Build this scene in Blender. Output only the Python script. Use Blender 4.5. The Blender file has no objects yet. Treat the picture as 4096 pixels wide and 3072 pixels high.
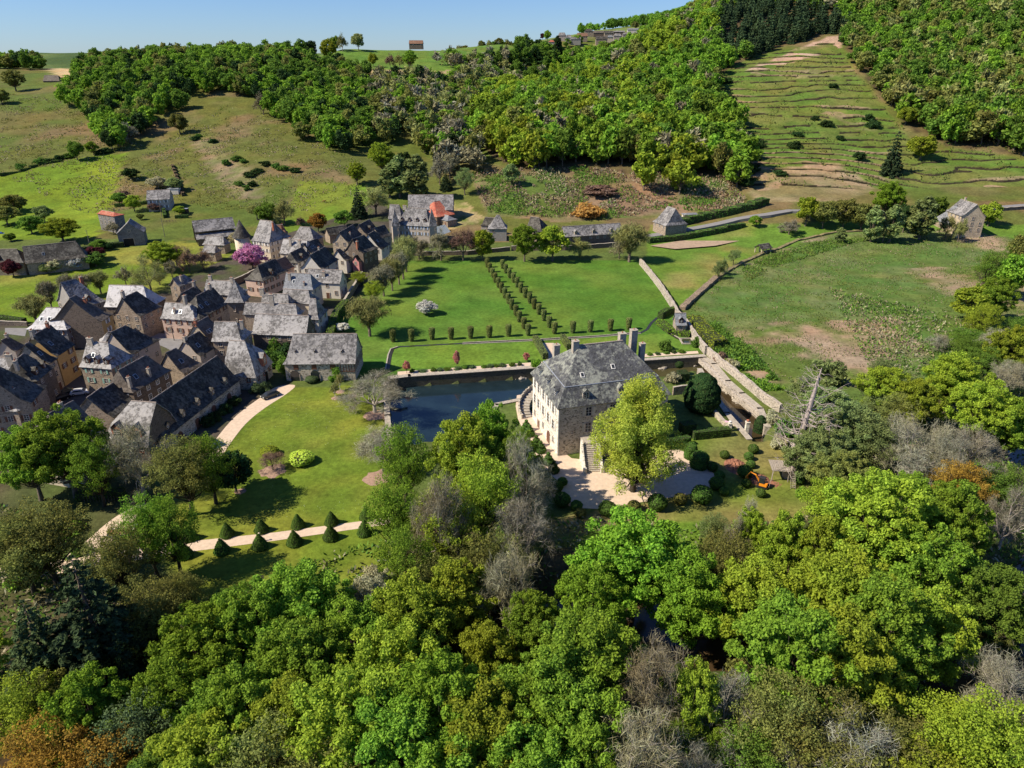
import bpy, bmesh, math, random
import numpy as np
from mathutils import Vector, Matrix
R = math.radians
sc = bpy.context.scene
# ------------------------------------------------------------------ camera
PITCH = math.atan(709/1530)
cam = bpy.data.cameras.new('camera'); camo = bpy.data.objects.new('camera', cam)
sc.collection.objects.link(camo); sc.camera = camo
cam.sensor_width = 36; cam.lens = 36*1530/2212; cam.clip_start = .5; cam.clip_end = 20000
H = 80.0
camo.location = (0, 0, H); camo.rotation_euler = (math.pi/2-PITCH, 0, 0)
# ------------------------------------------------------------------ sky and sun
SUN_EL, SUN_AZ = R(44), math.atan2(-.97, -.24)      # sun direction (x,y) = (-.97,-.24)
w = bpy.data.worlds.new('World'); sc.world = w; w.use_nodes = True
nt = w.node_tree; bg = nt.nodes['Background']
sky = nt.nodes.new('ShaderNodeTexSky'); sky.sky_type = 'NISHITA'; sky.sun_disc = False
sky.sun_elevation = SUN_EL; sky.sun_rotation = SUN_AZ
sky.air_density = 1.0; sky.dust_density = .1; sky.ozone_density = 1.6; sky.altitude = 300
tint = nt.nodes.new('ShaderNodeMix'); tint.data_type = 'RGBA'; tint.blend_type = 'MULTIPLY'; tint.inputs[0].default_value = 1
tint.inputs[7].default_value = (.62, .86, 1.36, 1); nt.links.new(sky.outputs[0], tint.inputs[6])
nt.links.new(tint.outputs[2], bg.inputs[0]); bg.inputs[1].default_value = .062
sl = bpy.data.lights.new('sun', 'SUN'); sl.energy = 5.0; sl.angle = R(.5); sl.color = (1, .89, .70)
so = bpy.data.objects.new('sun', sl); sc.collection.objects.link(so); so.location = (0, 0, 300)
sd = Vector((-.97*math.cos(SUN_EL), -.24*math.cos(SUN_EL), math.sin(SUN_EL)))
so.rotation_euler = sd.to_track_quat('Z', 'Y').to_euler()
sc.view_settings.view_transform = 'Standard'; sc.view_settings.look = 'None'
sc.view_settings.exposure = .62; sc.view_settings.gamma = 1.0
cy = sc.cycles
cy.max_bounces = 5; cy.diffuse_bounces = 3; cy.transmission_bounces = 3; cy.transparent_max_bounces = 8
cy.use_denoising = True; cy.use_adaptive_sampling = True; cy.adaptive_threshold = .02
# ------------------------------------------------------------------ photo geometry
FF = 2833.; CP, SP = math.cos(PITCH), math.sin(PITCH)
def ray(u, v):
    a = (u-2048)/FF; b = (1536-v)/FF
    return (a, CP+b*SP, -SP+b*CP)
def at(u, v, z=0.):
    d = ray(u, v); t = (z-H)/d[2]; return (d[0]*t, d[1]*t)
def atY(u, v, Y):
    d = ray(u, v); t = Y/d[1]; return (d[0]*t, Y, H+d[2]*t)
def proj(x, y, z):
    zz = z-H; dep = y*CP-zz*SP; up = y*SP+zz*CP
    return (2048+FF*x/dep, 1536-FF*up/dep)
rng = np.random.default_rng(7); random.seed(7)
def ipoly(X, Y, poly):
    X = np.asarray(X); Y = np.asarray(Y); ins = np.zeros(X.shape, bool); n = len(poly)
    for i in range(n):
        x1, y1 = poly[i]; x2, y2 = poly[(i+1) % n]
        if y1 == y2: continue
        c = ((y1 > Y) != (y2 > Y)) & (X < (x2-x1)*(Y-y1)/(y2-y1)+x1); ins ^= c
    return ins
def vnoise(X, Y, s, seed=0):
    g = np.random.default_rng(seed).random((128, 128)); x = X/s; y = Y/s
    xi = np.floor(x).astype(int); yi = np.floor(y).astype(int); fx = x-xi; fy = y-yi
    fx = fx*fx*(3-2*fx); fy = fy*fy*(3-2*fy)
    a = g[xi % 128, yi % 128]; b = g[(xi+1) % 128, yi % 128]; c = g[xi % 128, (yi+1) % 128]; d = g[(xi+1) % 128, (yi+1) % 128]
    return (a*(1-fx)+b*fx)*(1-fy)+(c*(1-fx)+d*fx)*fy
# ------------------------------------------------------------------ terrain heights
ctl = []
def cp_(u, v, Y): ctl.append(atY(u, v, Y))
def cw(x, y, z): ctl.append((x, y, z))
for x in (-260, -170, -90, 0, 90, 170, 260):
    for y in (0, 60, 140, 220, 290): cw(x, y, 0)
for x in (-60, 0, 60, 120): cw(x, 330, .6)
for x, z in ((-200, 3), (-140, 1.5), (-90, 1), (200, 1)): cw(x, 320, z)
for q in ((0, 800, 405), (300, 800, 405), (700, 800, 400), (1000, 800, 400), (1300, 800, 400), (0, 700, 440), (300, 700, 440), (600, 700, 440), (900, 700, 440), (1200, 700, 435), (1450, 720, 425),
          (0, 600, 490), (400, 600, 490), (800, 600, 485), (1200, 600, 485), (0, 500, 540), (400, 500, 545), (800, 500, 545), (1150, 520, 530), (0, 400, 600), (400, 420, 590), (800, 400, 600), (1100, 400, 610), (1350, 640, 470), (1500, 600, 500),
          (0, 330, 690), (200, 335, 680), (0, 272, 830), (320, 275, 800), (500, 262, 750), (800, 250, 730), (1050, 262, 730), (1200, 330, 680), (1300, 240, 800),
          (1350, 205, 880), (1550, 203, 900), (1850, 195, 930), (2050, 185, 950), (1450, 250, 820), (1650, 265, 810), (1850, 280, 800), (1500, 300, 760), (1800, 330, 740), (1350, 330, 720), (1450, 420, 640), (1650, 430, 620), (1850, 440, 620), (1980, 330, 760),
          (1650, 600, 510), (1800, 620, 500), (1750, 720, 430), (1850, 800, 395), (1600, 760, 410),
          (1960, 600, 480), (2150, 600, 470), (2300, 560, 495), (2000, 700, 425), (2300, 720, 418), (2600, 720, 418), (2300, 800, 395), (2600, 800, 395), (2900, 790, 400),
          (1990, 450, 590), (2200, 380, 650), (2400, 275, 720), (2600, 175, 790), (2800, 85, 860), (2900, 40, 900), (2400, 450, 560), (2600, 400, 580), (2600, 560, 500), (2800, 500, 525), (2800, 320, 620), (2850, 200, 690), (2900, 620, 465),
          (3000, 740, 415), (3100, 690, 432), (3100, 600, 472), (3100, 450, 540), (2950, 280, 625), (3200, 320, 600), (3300, 190, 670), (3380, 140, 700), (3500, 300, 600), (3500, 450, 535), (3500, 600, 470), (3500, 730, 418), (3800, 680, 435), (3850, 560, 485), (3800, 430, 545), (4060, 700, 425), (4090, 560, 480), (4090, 400, 550), (4090, 200, 640), (3700, 200, 650), (3700, 0, 760), (4090, 0, 740), (3300, 0, 800), (3100, 20, 850), (4090, -150, 850), (3400, -120, 950), (3000, -60, 1000),
          (3000, 820, 375), (3600, 840, 365), (4090, 850, 360),
          (2050, 255, 900), (2250, 270, 940), (2350, 230, 1040), (2250, 165, 1130), (2450, 165, 1130), (2600, 130, 1150), (2700, 75, 1350), (2500, 105, 1350), (2350, 125, 1350), (2900, 0, 1350)):
    cp_(*q)
for x, y, z in ((60, 760, 30), (20, 850, 45), (-250, 900, 55), (-500, 950, 58), (-700, 700, 60), (-450, 400, 8), (450, 250, 2), (420, 380, 10), (560, 480, 60), (700, 700, 150), (-400, 300, 3), (-150, 1000, 60), (0, 1150, 70), (150, 830, 45), (-400, 200, 0), (-600, 500, 40), (600, 900, 190)): cw(x, y, z)
CT = np.array(ctl)
def _U(r2): return .5*r2*np.log(r2+1e-9)
_S = 300.
P2 = CT[:, :2]/_S; n_ = len(P2)
K = _U(((P2[:, None]-P2[None])**2).sum(-1)) + np.eye(n_)*2e-4
A_ = np.zeros((n_+3, n_+3)); A_[:n_, :n_] = K; A_[:n_, n_] = 1; A_[:n_, n_+1:] = P2; A_[n_, :n_] = 1; A_[n_+1:, :n_] = P2.T
W_ = np.linalg.solve(A_, np.r_[CT[:, 2], 0, 0, 0])
def tps(X, Y):
    sh = np.shape(X); q = np.stack([np.ravel(X), np.ravel(Y)], 1)/_S; out = np.empty(len(q))
    for i in range(0, len(q), 20000):
        k = q[i:i+20000]; out[i:i+20000] = _U(((k[:, None]-P2[None])**2).sum(-1)) @ W_[:n_] + W_[n_] + k @ W_[n_+1:]
    return out.reshape(sh)
WL = -2.5
def wpoly(pts, z=0.): return [at(u, v, z) for u, v in pts]
MOAT = wpoly([(1548, 1560), (1600, 1548), (2125, 1512), (2160, 1560), (2085, 1632), (1985, 1655), (1960, 1720), (1800, 1800), (1560, 1812)], WL)
CANAL = wpoly([(2110, 1512), (2480, 1482), (2810, 1462), (2850, 1500), (2640, 1535), (2440, 1560), (2160, 1560)], WL)
STREAM = wpoly([(2800, 1462), (2850, 1490), (2905, 1560), (2960, 1610), (3030, 1670), (3060, 1740), (3060, 1800), (2990, 1790), (2900, 1690), (2840, 1590), (2790, 1510)], WL)
RIVER = [(330, 300), (230, 232), (165, 182), (133, 152), (119, 130), (104, 100), (84, 82), (62, 80), (31, 88), (12, 84), (-6, 77), (-32, 68), (-62, 62), (-110, 44), (-180, 20)]
RW = 8.0
def seg_dist(X, Y, pl):
    d = np.full(np.shape(X), 1e9)
    for (x1, y1), (x2, y2) in zip(pl, pl[1:]):
        L2 = (x2-x1)**2+(y2-y1)**2; t = np.clip(((X-x1)*(x2-x1)+(Y-y1)*(y2-y1))/L2, 0, 1)
        d = np.minimum(d, np.hypot(X-x1-t*(x2-x1), Y-y1-t*(y2-y1)))
    return d
TERR = [(2870, 300), (3000, 232), (3330, 162), (3400, 260), (3520, 400), (3600, 520), (3720, 600), (3900, 600), (4096, 640), (4300, 650), (4300, 780), (3700, 785), (3400, 795), (3050, 805), (2985, 700), (2950, 560), (2870, 430)]
def vproj(X, Y, Z):
    zz = Z-H; dep = np.maximum(Y*CP-zz*SP, 1); return 2048+FF*X/dep, 1536-FF*(Y*SP+zz*CP)/dep
def height(X, Y):
    X = np.asarray(X, float); Y = np.asarray(Y, float)
    z = tps(X, Y)
    flat = np.clip((Y-300)/60, 0, 1)
    z = z*flat + (1-flat)*np.clip(z, -.2, 1.2)*np.clip((Y-230)/80, 0, 1)
    far = np.clip((np.maximum(Y, np.abs(X)*1.3)-1250)/900, 0, 1); far = far*far*(3-2*far)
    fz = 52+34*vnoise(X, Y, 900, 5)+10*vnoise(X, Y, 300, 6)
    z = z*(1-far)+fz*far
    z = z + flat*(1.6*(vnoise(X, Y, 30, 1)-.5)+.7*(vnoise(X, Y, 9, 2)-.5))*np.clip((Y-380)/60, 0, 1)
    d = seg_dist(X, Y, RIVER); k = np.clip((d-RW)/7, 0, 1); z = z*k*k*(3-2*k)+(1-k*k*(3-2*k))*-3.6
    return z
def carve(X, Y, z):
    for P in (MOAT, CANAL, STREAM): z = np.where(ipoly(X, Y, P), -4.0, z)
    return z
STEP = 3.3
def terraces(X, Y, z, inside):
    q = (z+3.6*vnoise(X, Y, 34, 11)+1.0*vnoise(X, Y, 9, 12)+12*vnoise(X, Y, 85, 14))/STEP
    fr = q-np.floor(q); k = np.floor(q)+np.clip((fr-.8)/.2, 0, 1)*.95+.05*fr
    zz = k*STEP-(q*STEP-z); amp = np.clip(.15+vnoise(X, Y, 15, 13)*1.6, .2, 1)
    return np.where(inside, z+(zz-z)*amp, z), (fr > .7) & inside & (amp > .42)
def axis(segs):
    out = [segs[0][0]]
    for a, b, s in segs:
        n = max(1, int(round((b-a)/s))); out += list(a+(b-a)*np.arange(1, n+1)/n)
    return np.array(out)
AX = axis([(-4500, -1500, 250), (-1500, -600, 40), (-600, -260, 8), (-260, -130, 4), (-130, 130, 1.25), (130, 460, 4), (460, 900, 14), (900, 4500, 300)])
AY = axis([(-60, 40, 10), (40, 300, 1.25), (300, 400, 2.4), (400, 740, 4), (740, 1300, 7), (1300, 2400, 60), (2400, 7000, 400)])
GX, GY = np.meshgrid(AX, AY)
GZ = carve(GX, GY, height(GX, GY))
gu, gv = vproj(GX, GY, GZ)
TIN = ipoly(gu, gv, TERR) & (GY > 405) & (GY < 760)
GZ = np.where(TIN, GZ-.5, GZ)
def zat(x, y):
    i = min(max(int(np.searchsorted(AX, x))-1, 0), len(AX)-2); j = min(max(int(np.searchsorted(AY, y))-1, 0), len(AY)-2)
    fx = (x-AX[i])/(AX[i+1]-AX[i]); fy = (y-AY[j])/(AY[j+1]-AY[j])
    return float((GZ[j, i]*(1-fx)+GZ[j, i+1]*fx)*(1-fy)+(GZ[j+1, i]*(1-fx)+GZ[j+1, i+1]*fx)*fy)
def hit(u, v):
    d = ray(u, v); t = 40.; st = 4.
    while t < 2600:
        z = H+d[2]*t
        if z < zat(d[0]*t, d[1]*t):
            lo, hi = t-st, t
            for _ in range(8):
                m = (lo+hi)/2
                if H+d[2]*m < zat(d[0]*m, d[1]*m): hi = m
                else: lo = m
            return (d[0]*hi, d[1]*hi, zat(d[0]*hi, d[1]*hi))
        t += st
    return (d[0]*900, d[1]*900, zat(d[0]*900, d[1]*900))
# ------------------------------------------------------------------ materials
MC = {}
def nodes_(name, rough=.9):
    m = bpy.data.materials.new(name); m.use_nodes = True; t = m.node_tree; b = t.nodes['Principled BSDF']
    b.inputs['Roughness'].default_value = rough; b.inputs['Specular IOR Level'].default_value = .25
    return m, t, b
def N(t, kind, **k):
    n = t.nodes.new(kind)
    for a, v in k.items(): setattr(n, a, v)
    return n
def pos(t, scale=1., obj=False):
    g = N(t, 'ShaderNodeTexCoord') if obj else N(t, 'ShaderNodeNewGeometry')
    return g.outputs['Object'] if obj else g.outputs['Position']
def noise(t, vec, s, det=3, rough=.6):
    n = N(t, 'ShaderNodeTexNoise'); n.inputs['Scale'].default_value = s; n.inputs['Detail'].default_value = det; n.inputs['Roughness'].default_value = rough
    t.links.new(vec, n.inputs['Vector']); return n.outputs['Fac']
def ramp(t, fac, stops):
    r = N(t, 'ShaderNodeValToRGB'); e = r.color_ramp.elements
    while len(e) < len(stops): e.new(.5)
    for x, (p, c) in zip(e, stops): x.position = p; x.color = (*c, 1) if len(c) == 3 else c
    t.links.new(fac, r.inputs[0]); return r.outputs[0]
def mixc(t, fac, a, b, mode='MIX'):
    m = N(t, 'ShaderNodeMix', data_type='RGBA', blend_type=mode)
    for sck, val in ((m.inputs[0], fac), (m.inputs[6], a), (m.inputs[7], b)):
        if isinstance(val, (int, float)): sck.default_value = val
        elif isinstance(val, tuple): sck.default_value = (*val, 1)
        else: t.links.new(val, sck)
    return m.outputs[2]
def bump(t, b, h, strength=.5, dist=.1):
    n = N(t, 'ShaderNodeBump'); n.inputs['Strength'].default_value = strength; n.inputs['Distance'].default_value = dist
    t.links.new(h, n.inputs['Height']); t.links.new(n.outputs[0], b.inputs['Normal'])
def g3(a): return (a, a, a)
def mul(c, k): return tuple(x*k for x in c)
def plain(name, c, rough=.85, var=.25, s=1.5, metal=0., spec=.25):
    if name in MC: return MC[name]
    m, t, b = nodes_(name, rough); b.inputs['Metallic'].default_value = metal; b.inputs['Specular IOR Level'].default_value = spec
    f = noise(t, pos(t), s, 4); col = ramp(t, f, [(.3, mul(c, 1-var)), (.7, mul(c, 1+var))])
    t.links.new(col, b.inputs[0]); MC[name] = m; return m
def slate(name, base, lich, amt=.5, sc_=1.7):
    if name in MC: return MC[name]
    m, t, b = nodes_(name, .75); p = pos(t); b.inputs['Specular IOR Level'].default_value = .25
    v = N(t, 'ShaderNodeTexVoronoi'); v.inputs['Scale'].default_value = sc_; t.links.new(p, v.inputs['Vector'])
    bw = N(t, 'ShaderNodeRGBToBW'); t.links.new(v.outputs['Color'], bw.inputs[0])
    c1 = ramp(t, bw.outputs[0], [(.2, mul(base, .72)), (.8, mul(base, 1.35))])
    n2 = noise(t, p, 1.1, 6, .75); n3 = noise(t, p, .22, 3)
    a = N(t, 'ShaderNodeMath', operation='MULTIPLY_ADD'); t.links.new(n3, a.inputs[0]); a.inputs[1].default_value = .55; t.links.new(n2, a.inputs[2])
    f = ramp(t, a.outputs[0], [(.80-.12*amt, g3(0)), (.98-.2*amt, g3(1))])
    c2 = mixc(t, f, c1, lich)
    n4 = noise(t, p, .5, 4); c3 = mixc(t, ramp(t, n4, [(.58, g3(0)), (.75, g3(.55))]), c2, (.06, .06, .035))
    t.links.new(c3, b.inputs[0]); bump(t, b, v.outputs['Distance'], .5, .12); MC[name] = m; return m
def stone(name, c, mortar, sc_=1.9, contrast=.5, strain=(.12, .1, .08)):
    if name in MC: return MC[name]
    m, t, b = nodes_(name, .9); p = pos(t)
    mp = N(t, 'ShaderNodeMapping'); mp.inputs['Scale'].default_value = (1, 1, 1.9); t.links.new(p, mp.inputs[0])
    v = N(t, 'ShaderNodeTexVoronoi'); v.inputs['Scale'].default_value = sc_; t.links.new(mp.outputs[0], v.inputs['Vector'])
    bw = N(t, 'ShaderNodeRGBToBW'); t.links.new(v.outputs['Color'], bw.inputs[0])
    c1 = ramp(t, bw.outputs[0], [(.15, mul(c, 1-contrast)), (.5, c), (.85, mul(c, 1+contrast*.6))])
    v2 = N(t, 'ShaderNodeTexVoronoi', feature='DISTANCE_TO_EDGE'); v2.inputs['Scale'].default_value = sc_; t.links.new(mp.outputs[0], v2.inputs['Vector'])
    c2 = mixc(t, ramp(t, v2.outputs[0], [(.03, g3(1)), (.12, g3(0))]), c1, mortar)
    st = noise(t, p, .35, 4); c3 = mixc(t, ramp(t, st, [(.5, g3(0)), (.8, g3(.6))]), c2, strain)
    t.links.new(c3, b.inputs[0]); bump(t, b, v2.outputs[0], .35, .08); MC[name] = m; return m
def leafm(name, c, c2=None, trans=.38):
    if name in MC: return MC[name]
    m = bpy.data.materials.new(name); m.use_nodes = True; t = m.node_tree; t.nodes.clear()
    o = N(t, 'ShaderNodeOutputMaterial'); d = N(t, 'ShaderNodeBsdfDiffuse'); tr = N(t, 'ShaderNodeBsdfTranslucent'); mx = N(t, 'ShaderNodeMixShader')
    at_ = N(t, 'ShaderNodeAttribute', attribute_name='rnd'); oi = N(t, 'ShaderNodeObjectInfo')
    c2 = c2 or (c[0]*1.7, c[1]*1.25, c[2]*.9)
    c = (c[0]*1.22, c[1]*1.34, c[2]*1.5); c2 = (c2[0]*1.2, c2[1]*1.36, c2[2]*1.5); ca = ramp(t, at_.outputs['Fac'], [(0, mul(c, .55)), (.45, c), (1, c2)])
    n1 = noise(t, pos(t), .16, 2); cb = mixc(t, ramp(t, n1, [(.35, g3(0)), (.7, g3(.6))]), ca, (c[0]*1.35, c[1]*1.05, c[2]*.8))
    hs = N(t, 'ShaderNodeHueSaturation'); t.links.new(cb, hs.inputs['Color'])
    a1 = N(t, 'ShaderNodeMath', operation='MULTIPLY_ADD'); t.links.new(oi.outputs['Random'], a1.inputs[0]); a1.inputs[1].default_value = .03; a1.inputs[2].default_value = .496
    a2 = N(t, 'ShaderNodeMath', operation='MULTIPLY_ADD'); t.links.new(oi.outputs['Random'], a2.inputs[0]); a2.inputs[1].default_value = .45; a2.inputs[2].default_value = .75
    t.links.new(a1.outputs[0], hs.inputs['Hue']); t.links.new(a2.outputs[0], hs.inputs['Value'])
    t.links.new(hs.outputs[0], d.inputs[0]); t.links.new(hs.outputs[0], tr.inputs[0])
    mx.inputs[0].default_value = trans; t.links.new(d.outputs[0], mx.inputs[1]); t.links.new(tr.outputs[0], mx.inputs[2]); t.links.new(mx.outputs[0], o.inputs[0])
    MC[name] = m; return m
def vcol(name, nscale=((.9, .35), (.12, .3)), bmp=.4, rough=.95):
    m, t, b = nodes_(name, rough); b.inputs['Specular IOR Level'].default_value = .1; p = pos(t)
    at_ = N(t, 'ShaderNodeAttribute', attribute_name='gc'); c = at_.outputs['Color']
    for s, k in nscale: c = mixc(t, 1., c, ramp(t, noise(t, p, s, 6, .7), [(.3, g3(1-k)), (.7, g3(1+k))]), 'MULTIPLY')
    c = mixc(t, ramp(t, noise(t, p, .035, 4), [(.42, g3(0)), (.66, g3(.55))]), c, mixc(t, 1., c, (1.25, .96, .8), 'MULTIPLY'))
    t.links.new(c, b.inputs[0]); bump(t, b, noise(t, p, 2.2, 5, .7), bmp, .35); return m
SL = dict(light=slate('sunlit lichen slate', (.12, .115, .115), (.33, .32, .32), .8, 1.5), white=slate('sun glint lichen slate', (.24, .235, .24), (.5, .49, .5), 1., 1.5), mid=slate('grey lichen slate', (.10, .097, .10), (.27, .26, .26), .7),  # besides lichen, sunlight, glint and shade on the slopes are put into these tones
          dark=slate('dark slate', (.034, .031, .028), (.12, .112, .098), .5), new=slate('smooth blue slate', (.16, .17, .19), (.24, .25, .27), .2, 3.),
          brown=slate('brown stone slate', (.085, .07, .06), (.15, .13, .11), .4), tile=slate('brown clay tile', (.17, .09, .06), (.22, .14, .09), .3, 2.5), red=slate('red clay tile', (.33, .08, .05), (.4, .2, .13), .4, 2.5),
          castle=slate('castle slate', (.065, .067, .073), (.24, .25, .22), .4, 2.2))
WALLM = dict(stone=stone('brown rubble stone', (.26, .2, .15), (.36, .3, .24)), dstone=stone('dark rubble stone', (.13, .1, .08), (.19, .15, .12)), tan=stone('tan rubble stone', (.42, .34, .24), (.52, .44, .34)),
             castle=stone('castle rubble stone', (.37, .32, .25), (.56, .51, .44), 1.7, .75), castlel=stone('pale sunlit facade rubble', (.62, .58, .5), (.74, .7, .62), 1.7, .5, (.4, .36, .3)), pink=plain('pink render', (.52, .38, .31), .9, .14, .7), ochre=plain('ochre render', (.5, .32, .13), .9, .1), white=plain('off white render', (.6, .56, .5), .9, .12, .8),
             grey=plain('grey render', (.3, .28, .26), .9, .15), cream=plain('cream render', (.55, .47, .36), .9, .12), beige=plain('beige render', (.42, .36, .31), .9, .12), wood=plain('weathered barn wood', (.13, .1, .08), .9, .35, 3), rpink=plain('rose render', (.45, .2, .2), .9, .15), brown=plain('rust brown boards', (.2, .09, .06), .9, .3, 2), grey2=stone('grey block wall', (.17, .165, .17), (.23, .22, .22)))
GLASS = plain('dark window glass', (.025, .03, .035), .12, .3, .5, 0, .5); WHITEP = plain('white painted wood', (.72, .7, .67), .6, .05)
SURR = plain('window stone surround', (.45, .37, .31), .9, .15); WOODM = plain('brown painted wood', (.13, .06, .04), .7, .2); BRICK = plain('chimney brick', (.34, .13, .08), .9, .3, 4)
TURQ = plain('turquoise shutter paint', (.25, .42, .36), .7, .1); BLUEP = plain('pale blue shutter paint', (.45, .52, .66), .7, .05); DARKW = plain('dark opening', (.02, .018, .016), .9, .2)
STONEC = plain('weathered dressed stone', (.36, .32, .27), .9, .3, 2.2); ZINC = plain('zinc sheet', (.42, .45, .5), .35, .1, 1, .4, .5); BARK = plain('tree bark', (.13, .105, .08), .95, .4, 3); PALEB = plain('pale grey bark', (.36, .32, .28), .95, .3, 3); DARKB = plain('dark ivy covered bark', (.05, .042, .03), .95, .4, 3)
MIDB = plain('grey brown twigs', (.2, .16, .13), .95, .3, 3)
# ------------------------------------------------------------------ mesh helpers
def tag(o, label=None, cat=None, group=None, kind=None):
    if label: o['label'] = label
    if cat: o['category'] = cat
    if group: o['group'] = group
    if kind: o['kind'] = kind
    return o
def empty(name, loc, rz=0):
    o = bpy.data.objects.new(name, None); sc.collection.objects.link(o); o.location = loc; o.rotation_euler = (0, 0, rz); o.empty_display_size = .5; return o
def link(name, me, parent=None, loc=(0, 0, 0), rz=0, scale=None, mat=None):
    o = bpy.data.objects.new(name, me); sc.collection.objects.link(o); o.parent = parent; o.location = loc; o.rotation_euler = (0, 0, rz)
    if scale: o.scale = scale if isinstance(scale, tuple) else (scale,)*3
    if mat:
        for i, mm in enumerate(mat if isinstance(mat, (list, tuple)) else [mat]):
            o.material_slots[i].link = 'OBJECT'; o.material_slots[i].material = mm
    return o
class MB:
    def __init__(s): s.v = []; s.f = []; s.m = []
    def add(s, vs, fs, m=0):
        k = len(s.v); s.v += [tuple(x) for x in vs]; s.f += [tuple(i+k for i in f) for f in fs]; s.m += [m]*len(fs); return s
    def box(s, c, d, rz=0, m=0, top=1.):
        x, y, z = d[0]/2, d[1]/2, d[2]/2; ca, sa = math.cos(rz), math.sin(rz); vs = []
        for dz, k in ((-z, 1), (z, top)):
            for dx, dy in ((-x, -y), (x, -y), (x, y), (-x, y)):
                dx *= k; dy *= k; vs.append((c[0]+dx*ca-dy*sa, c[1]+dx*sa+dy*ca, c[2]+dz))
        return s.add(vs, [(3, 2, 1, 0), (4, 5, 6, 7), (0, 1, 5, 4), (1, 2, 6, 5), (2, 3, 7, 6), (3, 0, 4, 7)], m)
    def tube(s, pts, rad, n=5, m=0, cap=True):
        pts = [Vector(p) for p in pts]; k = len(s.v); up = Vector((0, 0, 1))
        for i, p in enumerate(pts):
            d = (pts[min(i+1, len(pts)-1)]-pts[max(i-1, 0)]); d = d.normalized() if d.length > 1e-6 else up
            a = d.cross(Vector((1, .3, 0)) if abs(d.z) > .9 else up).normalized(); b = d.cross(a)
            for j in range(n):
                q = p+(a*math.cos(2*math.pi*j/n)+b*math.sin(2*math.pi*j/n))*rad[i]; s.v.append(tuple(q))
        for i in range(len(pts)-1):
            for j in range(n): s.f.append((k+i*n+j, k+i*n+(j+1) % n, k+(i+1)*n+(j+1) % n, k+(i+1)*n+j)); s.m.append(m)
        if cap: s.f.append(tuple(k+(len(pts)-1)*n+j for j in range(n))); s.m.append(m)
        return s
    def lathe(s, c, prof, n=16, m=0):
        return s.tube([(c[0], c[1], c[2]+z) for _, z in prof], [max(r, .001) for r, _ in prof], n, m)
    def mesh(s, name, mats, smooth=False):
        me = bpy.data.meshes.new(name); me.from_pydata(s.v, [], s.f)
        for x in mats: me.materials.append(x)
        me.polygons.foreach_set('material_index', s.m)
        if smooth: me.polygons.foreach_set('use_smooth', [True]*len(s.f))
        me.update(); return me
    def build(s, name, mats, parent=None, smooth=False, loc=(0, 0, 0), rz=0):
        if not isinstance(mats, (list, tuple)): mats = [mats]
        return link(name, s.mesh(name, mats, smooth), parent, loc, rz)
# ------------------------------------------------------------------ ground sheet
def srgb(r, g, b): return tuple((x/255/12.92 if x < 11 else ((x/255+.055)/1.055)**2.4) for x in (r, g, b))
gu, gv = vproj(GX, GY, GZ)
C = np.empty(GX.shape+(3,)); C[:] = (.085, .12, .03)
nA = vnoise(GX, GY, 28, 21)*.6+vnoise(GX, GY, 11, 22)*.4; nB = vnoise(GX, GY, 60, 23); nC = vnoise(GX, GY, 5, 24)
def paint(mask, c, c2=None, n=None, lo=.4, hi=.7, a=1.):
    col = np.empty_like(C); col[:] = c
    if c2 is not None:
        k = np.clip((n-lo)/(hi-lo), 0, 1)[..., None]; col = col*(1-k)+np.array(c2)*k
    C[mask] = C[mask]*(1-a)+col[mask]*a
def reg(poly, y0=0, y1=9999): return ipoly(gu, gv, poly) & (GY > y0) & (GY < y1)
OLIVE, BROWN = (.098, .115, .028), (.155, .12, .06)
paint(GY > 330, OLIVE, BROWN, nA, .45, .68)
paint((GY > 330) & (nB > .6), (.075, .125, .022), OLIVE, nA, .4, .7, .6)
BRI = (.11, .18, .016)
paint(reg([(-900, 700), (0, 700), (330, 630), (500, 615), (470, 730), (440, 870), (380, 960), (0, 1000), (-900, 1000)], 330), BRI, (.16, .22, .02), nA)
paint(reg([(-900, 1060), (330, 1020), (700, 960), (1060, 1020), (1050, 1100), (600, 1200), (350, 1290), (-900, 1330)], 150, 360), BRI, (.19, .2, .04), nA)
paint(reg([(1200, 720), (1480, 740), (1500, 860), (1100, 960), (1150, 850)], 340, 480), (.1, .18, .02), (.13, .17, .025), nA)
paint(reg([(1180, 250), (1350, 180), (2060, 170), (2060, 240), (1700, 300), (1400, 280)], 700, 1100), (.09, .18, .03), (.11, .17, .03), nA)
paint(reg([(1400, 275), (1900, 285), (1870, 325), (1620, 335)], 600, 1000), (.36, .28, .17), (.25, .22, .1), nC)
paint(reg([(1380, 255), (1460, 265), (1480, 285), (1390, 280)], 600, 1000), (.33, .13, .08))
paint(reg([(180, 270), (310, 268), (315, 310), (230, 308)], 600, 1000), (.4, .32, .18))
paint(reg([(2210, 200), (2420, 170), (2400, 260), (2310, 275), (2230, 250)], 850, 1200), (.1, .17, .04), (.2, .2, .07), nA)
paint(reg([(760, 560), (860, 560), (1010, 700), (1060, 800), (960, 800), (850, 690)], 380, 640), (.2, .16, .1), (.14, .15, .06), nC, .4, .7)
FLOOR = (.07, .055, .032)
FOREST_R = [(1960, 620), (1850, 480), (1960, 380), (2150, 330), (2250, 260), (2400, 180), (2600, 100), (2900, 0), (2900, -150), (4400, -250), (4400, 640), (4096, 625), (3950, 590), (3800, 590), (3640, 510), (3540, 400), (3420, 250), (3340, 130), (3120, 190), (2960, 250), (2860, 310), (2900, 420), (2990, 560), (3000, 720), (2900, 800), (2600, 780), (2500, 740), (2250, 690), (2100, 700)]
paint(reg(FOREST_R, 400, 1000), FLOOR, (.11, .09, .04), nC)
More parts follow.
